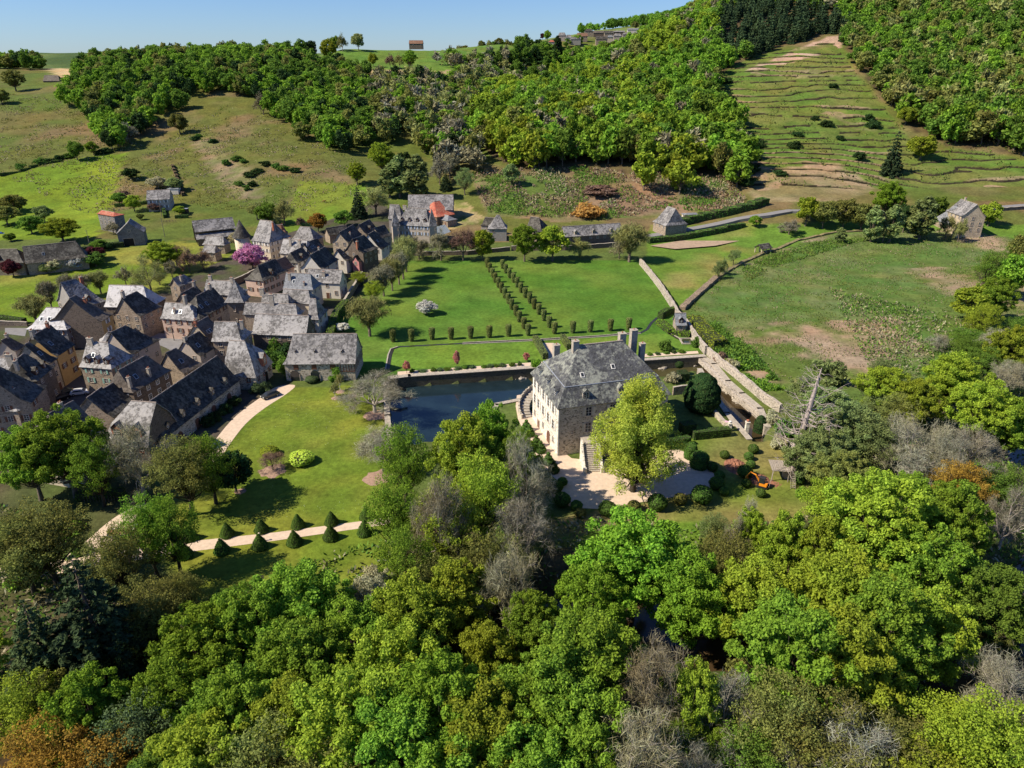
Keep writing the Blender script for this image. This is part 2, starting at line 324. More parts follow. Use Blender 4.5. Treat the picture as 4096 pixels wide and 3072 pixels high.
paint(reg([(1880, 700), (2300, 680), (2900, 720), (2950, 850), (2500, 870), (2250, 890), (1950, 860)], 360, 480), (.2, .14, .09), (.08, .13, .03), nA, .35, .6)
paint(reg([(1700, 830), (1850, 800), (1950, 880), (1800, 920)], 340, 430), (.3, .25, .13), (.13, .16, .04), nC)
paint(TIN, (.085, .15, .025), (.13, .15, .04), nA)
paint(reg([(2960, 290), (3330, 140), (3420, 150), (3340, 200), (3020, 290)], 550, 760), (.36, .26, .2))
paint(reg([(2990, 700), (3330, 640), (3500, 760), (3400, 800), (3020, 830)], 380, 450), (.3, .23, .15), (.16, .15, .07), nA)
# valley floor
GARD = wpoly([(1350, 1500), (1290, 1330), (1420, 1200), (1560, 1040), (2560, 1040), (2640, 1150), (2740, 1260), (2820, 1400), (2480, 1460), (1560, 1500)])
LAWN = wpoly([(850, 1850), (1010, 1640), (1140, 1550), (1540, 1540), (1560, 1850), (1650, 2100), (1560, 2420), (800, 2440), (650, 2250), (690, 2060)])
paint(reg([(2580, 1050), (2600, 900), (3300, 890), (4300, 900), (4300, 1010), (3150, 990), (3050, 1020), (2870, 1120), (2730, 1245)], 200, 420), (.095, .175, .025), (.2, .19, .06), nA, .5, .75)
REED = wpoly([(2750, 1245), (2880, 1110), (3060, 1010), (3300, 960), (3700, 945), (4150, 980), (4250, 1300), (3800, 1560), (3300, 1620), (3080, 1560), (2880, 1400)])
kk = ipoly(GX, GY, REED); paint(kk, (.27, .21, .15), (.085, .135, .03), vnoise(GX, GY, 20, 31)*.5+vnoise(GX, GY, 6, 32)*.35+vnoise(GX, GY, 2.6, 34)*.15, .36, .56)
paint(kk & (vnoise(GX, GY, 45, 33) > .56), (.07, .14, .03), (.1, .15, .04), nC, a=.8)
VIL = wpoly([(-400, 1290), (150, 1290), (560, 1200), (800, 1080), (1100, 960), (1500, 860), (1650, 900), (1500, 1080), (1380, 1250), (1300, 1380), (1100, 1600), (880, 1850), (500, 1950), (-400, 2000)])
paint(ipoly(GX, GY, VIL), (.07, .062, .05), (.06, .075, .03), nC)
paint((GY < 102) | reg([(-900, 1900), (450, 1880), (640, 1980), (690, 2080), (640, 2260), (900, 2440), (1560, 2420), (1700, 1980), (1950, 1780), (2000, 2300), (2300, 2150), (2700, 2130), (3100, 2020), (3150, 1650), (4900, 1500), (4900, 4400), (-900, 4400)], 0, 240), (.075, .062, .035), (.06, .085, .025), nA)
paint(ipoly(GX, GY, LAWN), (.105, .16, .018), (.15, .18, .026), nA*.6+nC*.4)
paint(ipoly(GX, GY, GARD), (.062, .145, .018), (.1, .17, .027), nA*.5+vnoise(GX, GY, 18, 88)*.5)
paint(ipoly(GX, GY, wpoly([(1560, 1390), (2150, 1370), (2700, 1330), (2790, 1400), (1600, 1480), (1545, 1480)])), (.1, .19, .025), (.13, .19, .03), nA)
paint(ipoly(GX, GY, wpoly([(2750, 1700), (3000, 1730), (3250, 1850), (3250, 2050), (2800, 2180), (2250, 2180), (2150, 2080), (2700, 2000), (2900, 1900), (2700, 1780)])), (.1, .16, .02), (.2, .17, .07), nA, .45, .75)
paint(ipoly(GX, GY, wpoly([(2330, 2130), (2750, 2080), (2950, 2110), (2800, 2240), (2300, 2230)])), (.09, .18, .02), (.1, .17, .02), nA)
for P in (MOAT, CANAL, STREAM):
    cx = sum(p[0] for p in P)/len(P); cyy = sum(p[1] for p in P)/len(P)
    paint(ipoly(GX, GY, [((x-cx)*1.03+cx, (y-cyy)*1.05+cyy) for x, y in P]) & (GZ < -1), (.06, .06, .04))
paint(seg_dist(GX, GY, RIVER) < RW+2, (.09, .06, .035))
FARM = np.maximum(GY, np.abs(GX)*1.2) > 1250
paint(FARM, (.05, .09, .025), (.12, .17, .05), vnoise(GX, GY, 160, 41), .45, .6)
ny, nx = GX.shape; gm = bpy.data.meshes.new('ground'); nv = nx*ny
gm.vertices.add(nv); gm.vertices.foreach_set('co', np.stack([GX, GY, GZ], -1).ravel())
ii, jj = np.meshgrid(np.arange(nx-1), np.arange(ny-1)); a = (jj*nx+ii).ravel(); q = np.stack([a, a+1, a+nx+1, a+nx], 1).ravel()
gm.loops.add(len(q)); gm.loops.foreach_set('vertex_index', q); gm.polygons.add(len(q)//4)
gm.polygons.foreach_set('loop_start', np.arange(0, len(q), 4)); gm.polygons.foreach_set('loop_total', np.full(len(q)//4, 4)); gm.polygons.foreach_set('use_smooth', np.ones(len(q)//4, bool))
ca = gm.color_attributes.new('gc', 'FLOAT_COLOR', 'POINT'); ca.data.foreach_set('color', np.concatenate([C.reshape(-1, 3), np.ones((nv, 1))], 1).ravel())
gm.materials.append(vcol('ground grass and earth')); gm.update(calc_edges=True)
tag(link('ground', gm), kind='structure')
# the terraced slope: a finer sheet of stepped ground over the hillside
tX, tY = np.meshgrid(np.arange(128, 450, .95), np.arange(404, 720, .95)); tZ = height(tX, tY); tu, tv = vproj(tX, tY, tZ); tI = ipoly(tu, tv, TERR)
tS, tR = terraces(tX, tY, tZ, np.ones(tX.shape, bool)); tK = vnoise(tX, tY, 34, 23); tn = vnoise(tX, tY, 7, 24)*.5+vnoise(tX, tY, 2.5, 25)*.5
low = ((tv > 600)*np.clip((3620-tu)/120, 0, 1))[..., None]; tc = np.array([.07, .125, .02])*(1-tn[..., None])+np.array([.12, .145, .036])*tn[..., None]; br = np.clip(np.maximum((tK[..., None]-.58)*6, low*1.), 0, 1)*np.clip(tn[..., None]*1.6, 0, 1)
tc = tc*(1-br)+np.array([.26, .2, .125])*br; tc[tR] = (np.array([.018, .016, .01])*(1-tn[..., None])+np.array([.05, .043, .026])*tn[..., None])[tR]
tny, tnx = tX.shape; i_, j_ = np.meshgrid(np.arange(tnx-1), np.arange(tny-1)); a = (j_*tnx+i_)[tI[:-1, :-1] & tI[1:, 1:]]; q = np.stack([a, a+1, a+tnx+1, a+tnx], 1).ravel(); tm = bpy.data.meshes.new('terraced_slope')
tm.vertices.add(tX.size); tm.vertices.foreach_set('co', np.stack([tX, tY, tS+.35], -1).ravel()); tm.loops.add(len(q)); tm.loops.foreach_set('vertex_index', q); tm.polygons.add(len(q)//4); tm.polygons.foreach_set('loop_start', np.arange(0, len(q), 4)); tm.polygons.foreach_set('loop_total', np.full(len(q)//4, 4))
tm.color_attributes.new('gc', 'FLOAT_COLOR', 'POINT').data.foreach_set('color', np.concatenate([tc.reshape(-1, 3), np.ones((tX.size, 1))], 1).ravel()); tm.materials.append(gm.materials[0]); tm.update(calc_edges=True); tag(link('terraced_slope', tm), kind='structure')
# flat and draped sheets
def sheet(name, pts, mat_, z=.03, kind='structure', label=None, cat=None):
    m = MB(); m.add([(x, y, z) for x, y in pts], [tuple(range(len(pts)))]); o = m.build(name, mat_)
    return tag(o, label, cat, None, kind)
def ribbon(name, pts, width, mat_, dz=.12, kind='structure', sub=4.):
    P = []
    for (x1, y1), (x2, y2) in zip(pts, pts[1:]):
        n = max(1, int(math.hypot(x2-x1, y2-y1)/sub)); P += [(x1+(x2-x1)*i/n, y1+(y2-y1)*i/n) for i in range(n)]
    P.append(pts[-1]); m = MB(); vs = []
    for i, (x, y) in enumerate(P):
        a, b = P[max(i-1, 0)], P[min(i+1, len(P)-1)]; L = math.hypot(b[0]-a[0], b[1]-a[1]) or 1; nx_, ny_ = -(b[1]-a[1])/L*width/2, (b[0]-a[0])/L*width/2
        zc = max(zat(x+nx_*s, y+ny_*s) for s in (-1, 0, 1))
        vs += [(x+nx_, y+ny_, zc+dz), (x-nx_, y-ny_, zc+dz), (x+nx_, y+ny_, zc-1), (x-nx_, y-ny_, zc-1)]
    fs = []
    for i in range(len(P)-1):
        k = 4*i; fs += [(k+4, k+5, k+1, k), (k, k+2, k+6, k+4), (k+1, k+5, k+7, k+3)]
    m.add(vs, fs); return tag(m.build(name, mat_), kind=kind)
GRAVEL = plain('pale gravel', (.56, .44, .34), .95, .13, 1.2); ASPH = plain('grey asphalt', (.2, .195, .2), .9, .12, .6)
DIRT = plain('reddish bare earth', (.24, .11, .07), .95, .35, 1.1); MULCH = plain('bark mulch', (.3, .2, .15), .95, .3, 2); TILL = plain('tilled soil', (.34, .25, .18), .95, .2, .8)
def smooth_poly(pts, it=2):
    for _ in range(it):
        o = []
        for i in range(len(pts)):
            a, b = pts[i], pts[(i+1) % len(pts)]; o += [(a[0]*.75+b[0]*.25, a[1]*.75+b[1]*.25), (a[0]*.25+b[0]*.75, a[1]*.25+b[1]*.75)]
        pts = o
    return pts
sheet('gravel_path', smooth_poly(wpoly([(800, 1850), (860, 1760), (925, 1680), (985, 1630), (1050, 1585), (1100, 1545), (1195, 1535), (1150, 1575), (1060, 1630), (985, 1690), (930, 1760), (885, 1830), (850, 1890)]), 2), GRAVEL)
sheet('gravel_path', wpoly([(-200, 2300), (250, 2235), (700, 2172), (1100, 2130), (1560, 2070), (1640, 2085), (1100, 2163), (700, 2215), (260, 2290), (-200, 2370)]), GRAVEL)
sheet('gravel_path', smooth_poly(wpoly([(200, 2270), (330, 2180), (440, 2080), (560, 2010), (640, 2020), (520, 2090), (470, 2160), (440, 2230), (300, 2300)])), GRAVEL, .045)
sheet('forecourt', smooth_poly(wpoly([(2180, 1880), (2110, 1760), (2060, 1650), (2070, 1560), (2120, 1640), (2250, 1830), (2400, 1845), (2650, 1800), (2740, 1800), (2850, 1880), (2870, 1940), (2780, 1975), (2560, 2010), (2330, 2045), (2190, 1990), (2240, 1930)]), 1), GRAVEL)
sheet('gravel_path', wpoly([(1590, 1487), (2170, 1447), (2170, 1462), (1590, 1506)]), GRAVEL)
sheet('gravel_path', wpoly([(2560, 1417), (2790, 1404), (2795, 1414), (2560, 1430)]), GRAVEL)
sheet('gravel_path', wpoly([(2160, 1372), (2215, 1372), (2245, 1440), (2190, 1446)]), GRAVEL)
sheet('village_street', wpoly([(575, 1335), (620, 1330), (790, 1350), (830, 1375), (700, 1410), (660, 1390), (590, 1360)]), ASPH)
sheet('village_square', wpoly([(235, 1500), (300, 1480), (370, 1560), (380, 1600), (290, 1660), (170, 1640), (215, 1560)]), plain('dark paving', (.09, .08, .075), .9, .2))
sheet('village_street', wpoly([(20, 1312), (110, 1312), (100, 1345), (20, 1335)]), ASPH)
sheet('tilled_strip', [(x, y) for x, y in wpoly([(2600, 985), (2700, 968), (3090, 918), (3130, 930), (2860, 985), (2700, 998)], .5)], TILL, .75)
sheet('farm_yard', wpoly([(2250, 965), (2470, 950), (2480, 968), (2260, 985)], .6), GRAVEL, .75)
def hp(pts): return [hit(*p)[:2] for p in pts]
ribbon('road', hp([(2470, 957), (2590, 946), (2760, 918), (2950, 880), (3072, 862), (3160, 846), (3400, 850), (3700, 850), (3850, 846), (3950, 838), (4096, 824), (4300, 815)]), 5, ASPH, .25)
ribbon('road', [(-130, 40), (-125, 100), (-132, 170), (-150, 215), (-135, 240)], 5, ASPH, .05)
# water
def water(name, c, rough=.06, s=.9):
    m, t, b = nodes_(name, rough); b.inputs['Specular IOR Level'].default_value = .5; p = pos(t)
    col = ramp(t, noise(t, p, .13, 5, .65), [(.35, c), (.62, mul(c, 1.6)), (.74, (.06, .085, .02))]); t.links.new(col, b.inputs[0]); bump(t, b, noise(t, p, s, 3), .05, .1); return m
sheet('moat_water', MOAT, water('moat water', (.009, .018, .024), .1), WL, 'structure')
sheet('canal_water', CANAL, water('shallow water', (.05, .045, .02), .1), WL+.01)
sheet('stream_water', STREAM, water('stream water', (.04, .028, .014), .1), WL+.02)
rm = MB(); vs = []
for i, (x, y) in enumerate(RIVER):
    a, b = RIVER[max(i-1, 0)], RIVER[min(i+1, len(RIVER)-1)]; L = math.hypot(b[0]-a[0], b[1]-a[1]); nx_, ny_ = -(b[1]-a[1])/L*(RW+5), (b[0]-a[0])/L*(RW+5); vs += [(x+nx_, y+ny_, -2.7), (x-nx_, y-ny_, -2.7)]
rm.add(vs, [(2*i, 2*i+1, 2*i+3, 2*i+2) for i in range(len(RIVER)-1)]); tag(rm.build('river_water', water('river water', (.05, .032, .016), .12, .5)), kind='structure')
# ------------------------------------------------------------------ buildings
WC = {}
def win_mesh(w_, h_, fm, gm_):
    k = (round(w_, 2), round(h_, 2), fm.name, gm_.name)
    if k not in WC:
        m = MB(); s = .13
        for c, d in (((0, -.03, h_/2+s/2), (w_+2*s, .12, s)), ((0, -.05, -h_/2-s/2), (w_+2*s, .18, s)), ((-w_/2-s/2, -.03, 0), (s, .12, h_)), ((w_/2+s/2, -.03, 0), (s, .12, h_))): m.box(c, d)
        f = m.mesh('window', [fm]); p = MB(); p.box((0, -.005, 0), (w_, .03, h_), m=0)
        p.box((0, -.03, 0), (.06, .03, h_-.01), m=1)
        for z in ((-h_/6, h_/6) if h_ > 1 else (0,)): p.box((0, -.032, z), (w_-.01, .026, .045), m=1)
        sh = MB(); sh.box((0, 0, 0), (w_/2+.02, .06, h_+.05))
        for z in (-h_*.3, 0, h_*.3): sh.box((0, -.045, z), (w_/2-.08, .03, .08))
        WC[k] = (f, p.mesh('pane', [gm_, WHITEP]), {}, sh)
    return WC[k]
def window(par, x, y, z, rz, w_=.95, h_=1.4, fm=None, shut=None, name='window'):
    f, p, S, sb = win_mesh(w_, h_, fm or SURR, GLASS)
    o = link(name, f, par, (x, y, z), rz); link('pane', p, o)
    if shut:
        if shut.name not in S: S[shut.name] = sb.mesh('shutter', [shut])
        for s in (-1, 1): link('shutter', S[shut.name], o, (s*(w_*.75+.16), -.1, 0))
    return o
def door(par, x, y, z0, rz, w_=1.15, h_=2.1, mat_=None, arch=False):
    m = MB(); m.box((0, -.05, h_/2), (w_, .1, h_)); 
    if arch:
        pts = [(w_/2*math.cos(a), -.1, h_+w_/2*math.sin(a)) for a in np.linspace(0, math.pi, 9)]; k = pts+[(x_, 0, z_) for x_, _, z_ in pts]
        m.add(k, [tuple(range(9))]+[(i, i+9, i+10, i+1) for i in range(8)])
    m.box((-w_/2-.09, -.06, h_/2), (.18, .16, h_), m=1); m.box((w_/2+.09, -.06, h_/2), (.18, .16, h_), m=1)
    if not arch: m.box((0, -.06, h_+.1), (w_+.36, .16, .2), m=1)
    return m.build('door', [mat_ or WOODM, SURR], par, loc=(x, y, z0), rz=rz)
def shape(par, L, D, he, rise, ins, roof, wall, kf=.22, kz=.14, oh=.4, base=-1.6, body=True, lw=None):
    """walls and roof in local coordinates: x along the eave, y to the back"""
    h2 = D/2; i0, i1 = ins; gab0, gab1 = i0 <= .15, i1 <= .15
    rings = [(-oh, -oh*rise/h2*.45), (kf*h2, kz*rise), (h2, rise)]
    m = MB(); vs = []
    for d, z in rings:
        e0 = -.3 if gab0 else i0*max(d, -oh)/h2; e1 = -.3 if gab1 else i1*max(d, -oh)/h2
        if not gab0 and d < 0: e0 = -oh
        if not gab1 and d < 0: e1 = -oh
        vs += [(e0, d, he+z), (L-e1, d, he+z), (L-e1, D-d, he+z), (e0, D-d, he+z)]
    fs = []
    for r in range(2):
        a, b = 4*r, 4*r+4
        fs += [(a, a+1, b+1, b), (a+2, a+3, b+3, b+2)]
        if not gab1: fs.append((a+1, a+2, b+2, b+1))
        if not gab0: fs.append((a+3, a, b, b+3))
    m.add(vs, fs); me = m.mesh('roof', [roof]); bm = bmesh.new(); bm.from_mesh(me); bmesh.ops.remove_doubles(bm, verts=bm.verts, dist=.01)
    bm.to_mesh(me); bm.free(); ro = link('roof', me, par); s = ro.modifiers.new('thick', 'SOLIDIFY'); s.thickness = .2; s.offset = -1
    # ridge capping
    cap = MB(); r0 = (-.3 if gab0 else i0); r1 = L-(-.3 if gab1 else i1)
    if r1-r0 > .5:
        n = int((r1-r0)/.9)+1; pts = [(r0+(r1-r0)*i/n, h2, he+rise+.03+.03*math.sin(i*2.1)) for i in range(n+1)]; cap.tube(pts, [.13]*(n+1), 5)
        cap.build('ridge', CAPM, ro)
    if body:
        def side(x, g):
            z = he-.1
            if not g: return [(x, 0, base), (x, 0, z), (x, D, z), (x, D, base)]
            return [(x, 0, base), (x, 0, z), (x, kf*h2, he+kz*rise-.14), (x, h2, he+rise-.16), (x, D-kf*h2, he+kz*rise-.14), (x, D, z), (x, D, base)]
        wm = MB(); s0 = side(0, gab0); s1 = side(L, gab1)
        wm.add(s0, [tuple(range(len(s0)))], 1 if lw else 0); wm.add(s1, [tuple(range(len(s1)))[::-1]])
        wm.add([(0, 0, base), (L, 0, base), (L, 0, he-.1), (0, 0, he-.1)], [(0, 1, 2, 3)]); wm.add([(0, D, base), (L, D, base), (L, D, he-.1), (0, D, he-.1)], [(3, 2, 1, 0)])
        if not gab0 or not gab1: wm.add([(0, 0, he-.12), (L, 0, he-.12), (L, D, he-.12), (0, D, he-.12)], [(0, 1, 2, 3)])
        wm.build('wall', [wall, lw] if lw else wall, par)
    return ro
CAPM = plain('ridge mortar', (.3, .25, .22), .9, .3, 3)
def roofz(y, D, he, rise, kf=.22, kz=.14):
    h2 = D/2; d = min(y, D-y)
    return he+(d/(kf*h2)*kz*rise if d < kf*h2 else kz*rise+(d-kf*h2)/(h2-kf*h2)*(1-kz)*rise)
def chimney(ro, x, y, ztop, w_=.9, d_=.6, h_=3., mat_=None, pots=2):
    m = MB(); m.box((0, 0, -h_/2), (w_, d_, h_)); m.box((0, 0, .06), (w_+.18, d_+.18, .12), m=1)
    for i in range(pots): m.tube([((i-(pots-1)/2)*.42, 0, .1), ((i-(pots-1)/2)*.42, 0, .5)], [.13, .11], 7, 2)
    return m.build('chimney', [mat_ or STONEC, STONEC, BRICK], ro, loc=(x, y, ztop))
def dormer(ro, x, y, z, w_=1.3, h_=1.5, roof=None, wall=None, rz=0, dep=2.2):
    m = MB(); a = w_/2
    m.add([(-a, 0, 0), (a, 0, 0), (a, dep, 0), (-a, dep, 0), (-a, 0, h_), (a, 0, h_), (a, dep, h_), (-a, dep, h_), (0, 0, h_+a*.9), (0, dep, h_+a*.9)], [(0, 1, 5, 8, 4), (1, 2, 6, 5), (3, 0, 4, 7), (2, 3, 7, 9, 6)])
    o = m.build('dormer', wall or WOODM, ro, loc=(x, y, z), rz=rz)
    r = MB(); e = .15
    r.add([(-a-e, -.2, h_-.12), (0, -.2, h_+a*.9+.08), (0, dep, h_+a*.9+.08), (-a-e, dep, h_-.12), (a+e, -.2, h_-.12), (a+e, dep, h_-.12)], [(0, 1, 2, 3), (1, 4, 5, 2)])
    r.add([(-a-e, -.2, h_-.2), (0, -.2, h_+a*.9), (0, dep, h_+a*.9), (-a-e, dep, h_-.2), (a+e, -.2, h_-.2), (a+e, dep, h_-.2)], [(3, 2, 1, 0), (2, 5, 4, 1)])
    r.build('dormer_roof', roof or SL['mid'], o); f, p, _, _ = win_mesh(w_*.62, h_*.72, WHITEP, GLASS); link('pane', p, o, (0, -.02, h_*.52))
    return o
def skylight(ro, x, y, L, D, he, rise, w_=.8, h_=1.1, mat_=None):
    z = roofz(y, D, he, rise); sl_ = math.atan2(roofz(y+.2, D, he, rise)-z, .2)
    m = MB(); m.box((0, 0, 0), (w_+.2, h_+.2, .14)); m.box((0, 0, .06), (w_, h_, .06), m=1)
    o = m.build('skylight', [mat_ or ZINC, GLASS], ro, loc=(x, y, z+.06)); o.rotation_euler = (sl_, 0, 0); return o
HOUSES = {}
def house(name, label, cat, A, B, R1, R2, he, roof='mid', wall='stone', pitch=48, rows=None, shut=None, fm=None, chim=(), dorm=0, sky_=0, D=None, doors=1, wins=True, group=None, mans=None, gz=None, y0=None, dm=None, lw=None, ins=None):
    """A, B: left and right ends of the front eave in the photo; R1, R2: ends of the ridge; he: eave height over the ground"""
    g = 0.
    for _ in range(6):
        if y0: a3, b3 = atY(*A, y0), atY(*B, y0); g = a3[2]-he; a, b = a3[:2], b3[:2]; break
        a, b = at(*A, g+he), at(*B, g+he); g = zat((a[0]+b[0])/2, (a[1]+b[1])/2+2) if gz is None else gz
    ze = g+he; L = math.hypot(b[0]-a[0], b[1]-a[1]); ux, uy = (b[0]-a[0])/L, (b[1]-a[1])/L; nx_, ny_ = -uy, ux; tp = math.tan(R(pitch)); S = []
    for u, v in (R1, R2):
        d = ray(u, v); dn = d[0]*nx_+d[1]*ny_; an = a[0]*nx_+a[1]*ny_; t = (ze-H-tp*an)/(d[2]-tp*dn)
        S.append((t*(d[0]*ux+d[1]*uy)-(a[0]*ux+a[1]*uy), t*dn-an))
    if D is None: D = min(max(2*(S[0][1]+S[1][1])/2, 3.5), 18)
    rise = tp*D/2; i0 = S[0][0]; i1 = L-S[1][0]
    i0 = 0 if i0 < .12*D else min(i0, L*.49); i1 = 0 if i1 < .12*D else min(i1, L*.49)
    if i0+i1 > L-.2: k = (L-.2)/(i0+i1); i0 *= k; i1 *= k
    if ins: i0, i1 = ins
    rz = math.atan2(uy, ux); r = empty(name, (a[0], a[1], g), rz); tag(r, label, cat, group)
    kf, kz = mans or (.22, .14); W = WALLM[wall] if isinstance(wall, str) else wall
    ro = shape(r, L, D, he, rise, (i0, i1), SL[roof], W, kf, kz, lw=lw)
    rng_ = random.Random(hash(name+label) % 99991 if False else len(label)*7+int(A[0]))
    if wins:
        rw = rows or max(1, int((he-.6)/2.6)); zs = [he-1.15-i*2.65 for i in range(rw) if he-1.15-i*2.65 > .6]
        walls = [(L, 0, lambda s: (s, 0), i0)]
        cx, cyy = a[0]+ux*L/2, a[1]+uy*L/2
        if (0-b[0])*ux+(0-b[1])*uy > 0: walls.append((D, math.pi/2, lambda s: (L, s), i1))
        if not lw and (0-a[0])*-ux+(0-a[1])*-uy > 0: walls.append((D, -math.pi/2, lambda s: (0, D-s), i0))
        for W_L, wr, fn, _ in walls:
            n = max(1, int(W_L/3.1))
            for zi, z in enumerate(zs):
                for c in range(n):
                    if rng_.random() < .12: continue
                    x, y = fn((c+.5)*W_L/n)
                    if zi == len(zs)-1 and z < 2.2 and c == n//2 and doors and wr == 0: door(r, x, y, 0, wr); continue
                    window(r, x, y, z, wr, h_=1.35 if zi else 1.25, fm=fm, shut=shut)
    for c in chim:
        x, y = c[0]*L, c[1]*D; zt = max(roofz(y, D, he, rise)+c[2], 0); chimney(ro, x, y, zt, c[3] if len(c) > 3 else .95, .65, c[2]+1., (BRICK if len(c) > 4 and c[4] else STONEC))
    for k in range(dorm): y = D*.08; x = L*(k+.6)/(dorm+.2); dormer(ro, x, y, roofz(y, D, he, rise, kf, kz)-.1, roof=SL[roof], wall=dm, dep=min(2.4, D*.3))
    for k in range(sky_): skylight(ro, L*(.3+.4*k/max(1, sky_-.0)), D*.24, L, D, he, rise)
    HOUSES[label] = (r, L, D, he, rise, (i0, i1), ro); return r
S_ = 'house'
house('village_house', 'house with a bright white-grey hipped roof and two skylights beside the meadow', S_, (110, 1313), (264, 1315), (185, 1230), (242, 1230), 7, 'white', 'grey2', sky_=2, shut=WOODM, fm=WHITEP)
house('village_house', 'tall narrow ochre-fronted house with a huge blank dark stone side wall', S_, (404, 1281), (447, 1254), (283, 1227), (308, 1229), 9, 'brown', 'ochre', 42, D=15, lw=WALLM['dstone'], shut=WHITEP, chim=((.5, .35, 1.2, .7, 1),))
house('village_house', 'broad hip-roofed house with dark right slope and metal dormer, behind the ochre house', S_, (310, 1230), (421, 1201), (280, 1168), (313, 1155), 7, 'mid', 'grey', D=13, dorm=1, chim=((.75, .6, 1.5, .9, 1),))
house('stone_barn', 'long light lichened barn roof at the back edge of the village meadow', 'barn', (420, 1224), (596, 1228), (447, 1138), (573, 1144), 6, 'white', 'dstone', wins=False)
house('village_house', 'grey rendered house with a steep gable loft opening facing the street', S_, (560, 1262), (643, 1223), (477, 1196), (549, 1165), 8, 'dark', 'stone', fm=SURR, chim=((.05, .5, 1.8, 1.1),))
house('village_house', 'pink rendered house with mossy light roof on the village street', S_, (646, 1270), (780, 1280), (660, 1210), (766, 1215), 6.8, 'light', 'pink', shut=WOODM, chim=((.35, .2, 1.2, .5),), sky_=2)
house('village_house', 'long dark-roofed stone house with brown shutters next to the stair tower', S_, (798, 1273), (910, 1211), (785, 1184), (869, 1141), 7, 'dark', 'tan', shut=WOODM, chim=((.05, .5, 1.8, 1.2), (.9, .5, 1.5, 1.2)), sky_=2)
house('village_house', 'steep dark-roofed house with a pale triangular end hip holding one tiny window', S_, (763, 1213), (820, 1180), (724, 1171), (785, 1144), 6, 'dark', 'stone', chim=((.9, .5, 1.6, 1.),))
house('village_house', 'house with wide light grey hipped roof behind the stair tower', S_, (815, 1172), (948, 1180), (832, 1120), (920, 1124), 7, 'mid', 'stone', chim=((.1, .5, 1.5, 1.1), (.75, .5, 1.2, 1.)))
house('village_house', 'small detached stone house with red-brown boarded side and one tall red door', S_, (717, 1143), (781, 1121), (690, 1115), (736, 1097), 6, 'mid', 'stone', shut=None, chim=((.3, .2, 2.),))
house('village_house', 'narrow house with pale stone gable and small brick chimney near the pavilion', S_, (855, 1368), (900, 1340), (785, 1291), (833, 1264), 6, 'brown', 'tan', chim=((.02, .5, .9, .7, 1),), sky_=2)
house('village_house', 'moss-dark roofed house in front of the pale stone gable', S_, (800, 1420), (866, 1382), (720, 1367), (798, 1324), 5, 'dark', 'beige', sky_=1, chim=((.02, .5, .6, 1.1),))
house('village_house', 'low house with two-tone brown slate roof and one skylight above the long manor wing', S_, (735, 1490), (808, 1453), (644, 1420), (705, 1393), 5, 'brown', 'stone', sky_=1)
house('village_house', 'house with narrow pale roof sheltered between tower and pavilion', S_, (850, 1362), (965, 1363), (861, 1285), (945, 1288), 7, 'light', 'stone', chim=((.95, .4, 1.5, .9),), dorm=0)
house('village_house', 'brown-grey roofed stone house with two tall white chimneys', S_, (531, 1566), (679, 1478), (475, 1485), (582, 1418), 7, 'brown', 'dstone', fm=WHITEP, chim=((.05, .12, 2.6, .7), (.55, .12, 2., .7)), sky_=1)
house('village_house', 'house with three dormers, large chimney and turquoise shutters on the square', S_, (322, 1463), (443, 1472), (355, 1365), (432, 1370), 8, 'light', 'stone', shut=TURQ, dorm=3, chim=((.12, .45, 1.6, 1.5),), sky_=1)
house('village_house', 'dark-roofed pinkish house with a small balcony overlooking the street bend', S_, (528, 1412), (634, 1356), (437, 1345), (514, 1313), 7, 'dark', 'beige', D=10)
house('village_house', 'tiny pale-roofed house squeezed behind the dormered house', S_, (402, 1372), (470, 1362), (443, 1324), (480, 1325), 6, 'light', 'beige', wins=False)
house('village_house', 'orange rendered house with brown shutters above the dark alley', S_, (226, 1420), (294, 1377), (115, 1349), (195, 1307), 9, 'dark', 'ochre', shut=WOODM, chim=((.85, .5, 1.2, .8, 1), (.02, .5, 1.4, .9)), sky_=1)
house('village_house', 'tan house joined to the left of the orange house under a dark roof', S_, (195, 1450), (224, 1430), (87, 1387), (117, 1367), 8.5, 'dark', 'tan', sky_=1)
house('village_house', 'tall brown stone house with dark roof and arched doorway facing the alley', S_, (145, 1520), (213, 1462), (58, 1440), (98, 1415), 9, 'dark', 'dstone', dorm=2, chim=((.0, .4, 1.5),))
house('village_house', 'house with brick stack at its roof foot, beside the parked cars', S_, (119, 1608), (179, 1542), (8, 1522), (40, 1492), 8.5, 'dark', 'stone', shut=WOODM, D=13)
house('village_house', 'pale lichened roof at the left edge with a giant leaning chimney', S_, (-60, 1500), (60, 1500), (-60, 1432), (60, 1430), 8, 'light', 'stone', chim=((.8, .3, 2.8, 1.5),), wins=False)
house('village_house', 'low brown-roofed house with a small square chimney near the red shrub', S_, (60, 1402), (100, 1378), (0, 1362), (36, 1348), 5, 'brown', 'beige', chim=((.5, .5, .9, .8),))
house('village_house', 'pale grey roof with brick chimney in the bottom left of the village', S_, (-70, 1632), (68, 1640), (-70, 1540), (10, 1542), 7, 'light', 'stone', chim=((.85, .25, 2.6, .9, 1),), sky_=1, wins=False)
house('village_house', 'light roof glimpsed through the big green tree at the village foot', S_, (60, 1835), (290, 1822), (95, 1762), (250, 1750), 4, 'light', 'cream', chim=((.8, .5, .8),))
house('village_house', 'very large brown slate roof behind the big green tree', S_, (250, 1850), (432, 1738), (197, 1659), (332, 1577), 6, 'brown', 'cream', 45, sky_=1, chim=((.75, .5, 1., .9),))
house('outbuilding', 'cream lean-to with one dark window under the garden trees', 'outbuilding', (320, 1890), (430, 1836), (300, 1862), (405, 1812), 3, 'brown', 'cream', 30, D=5)
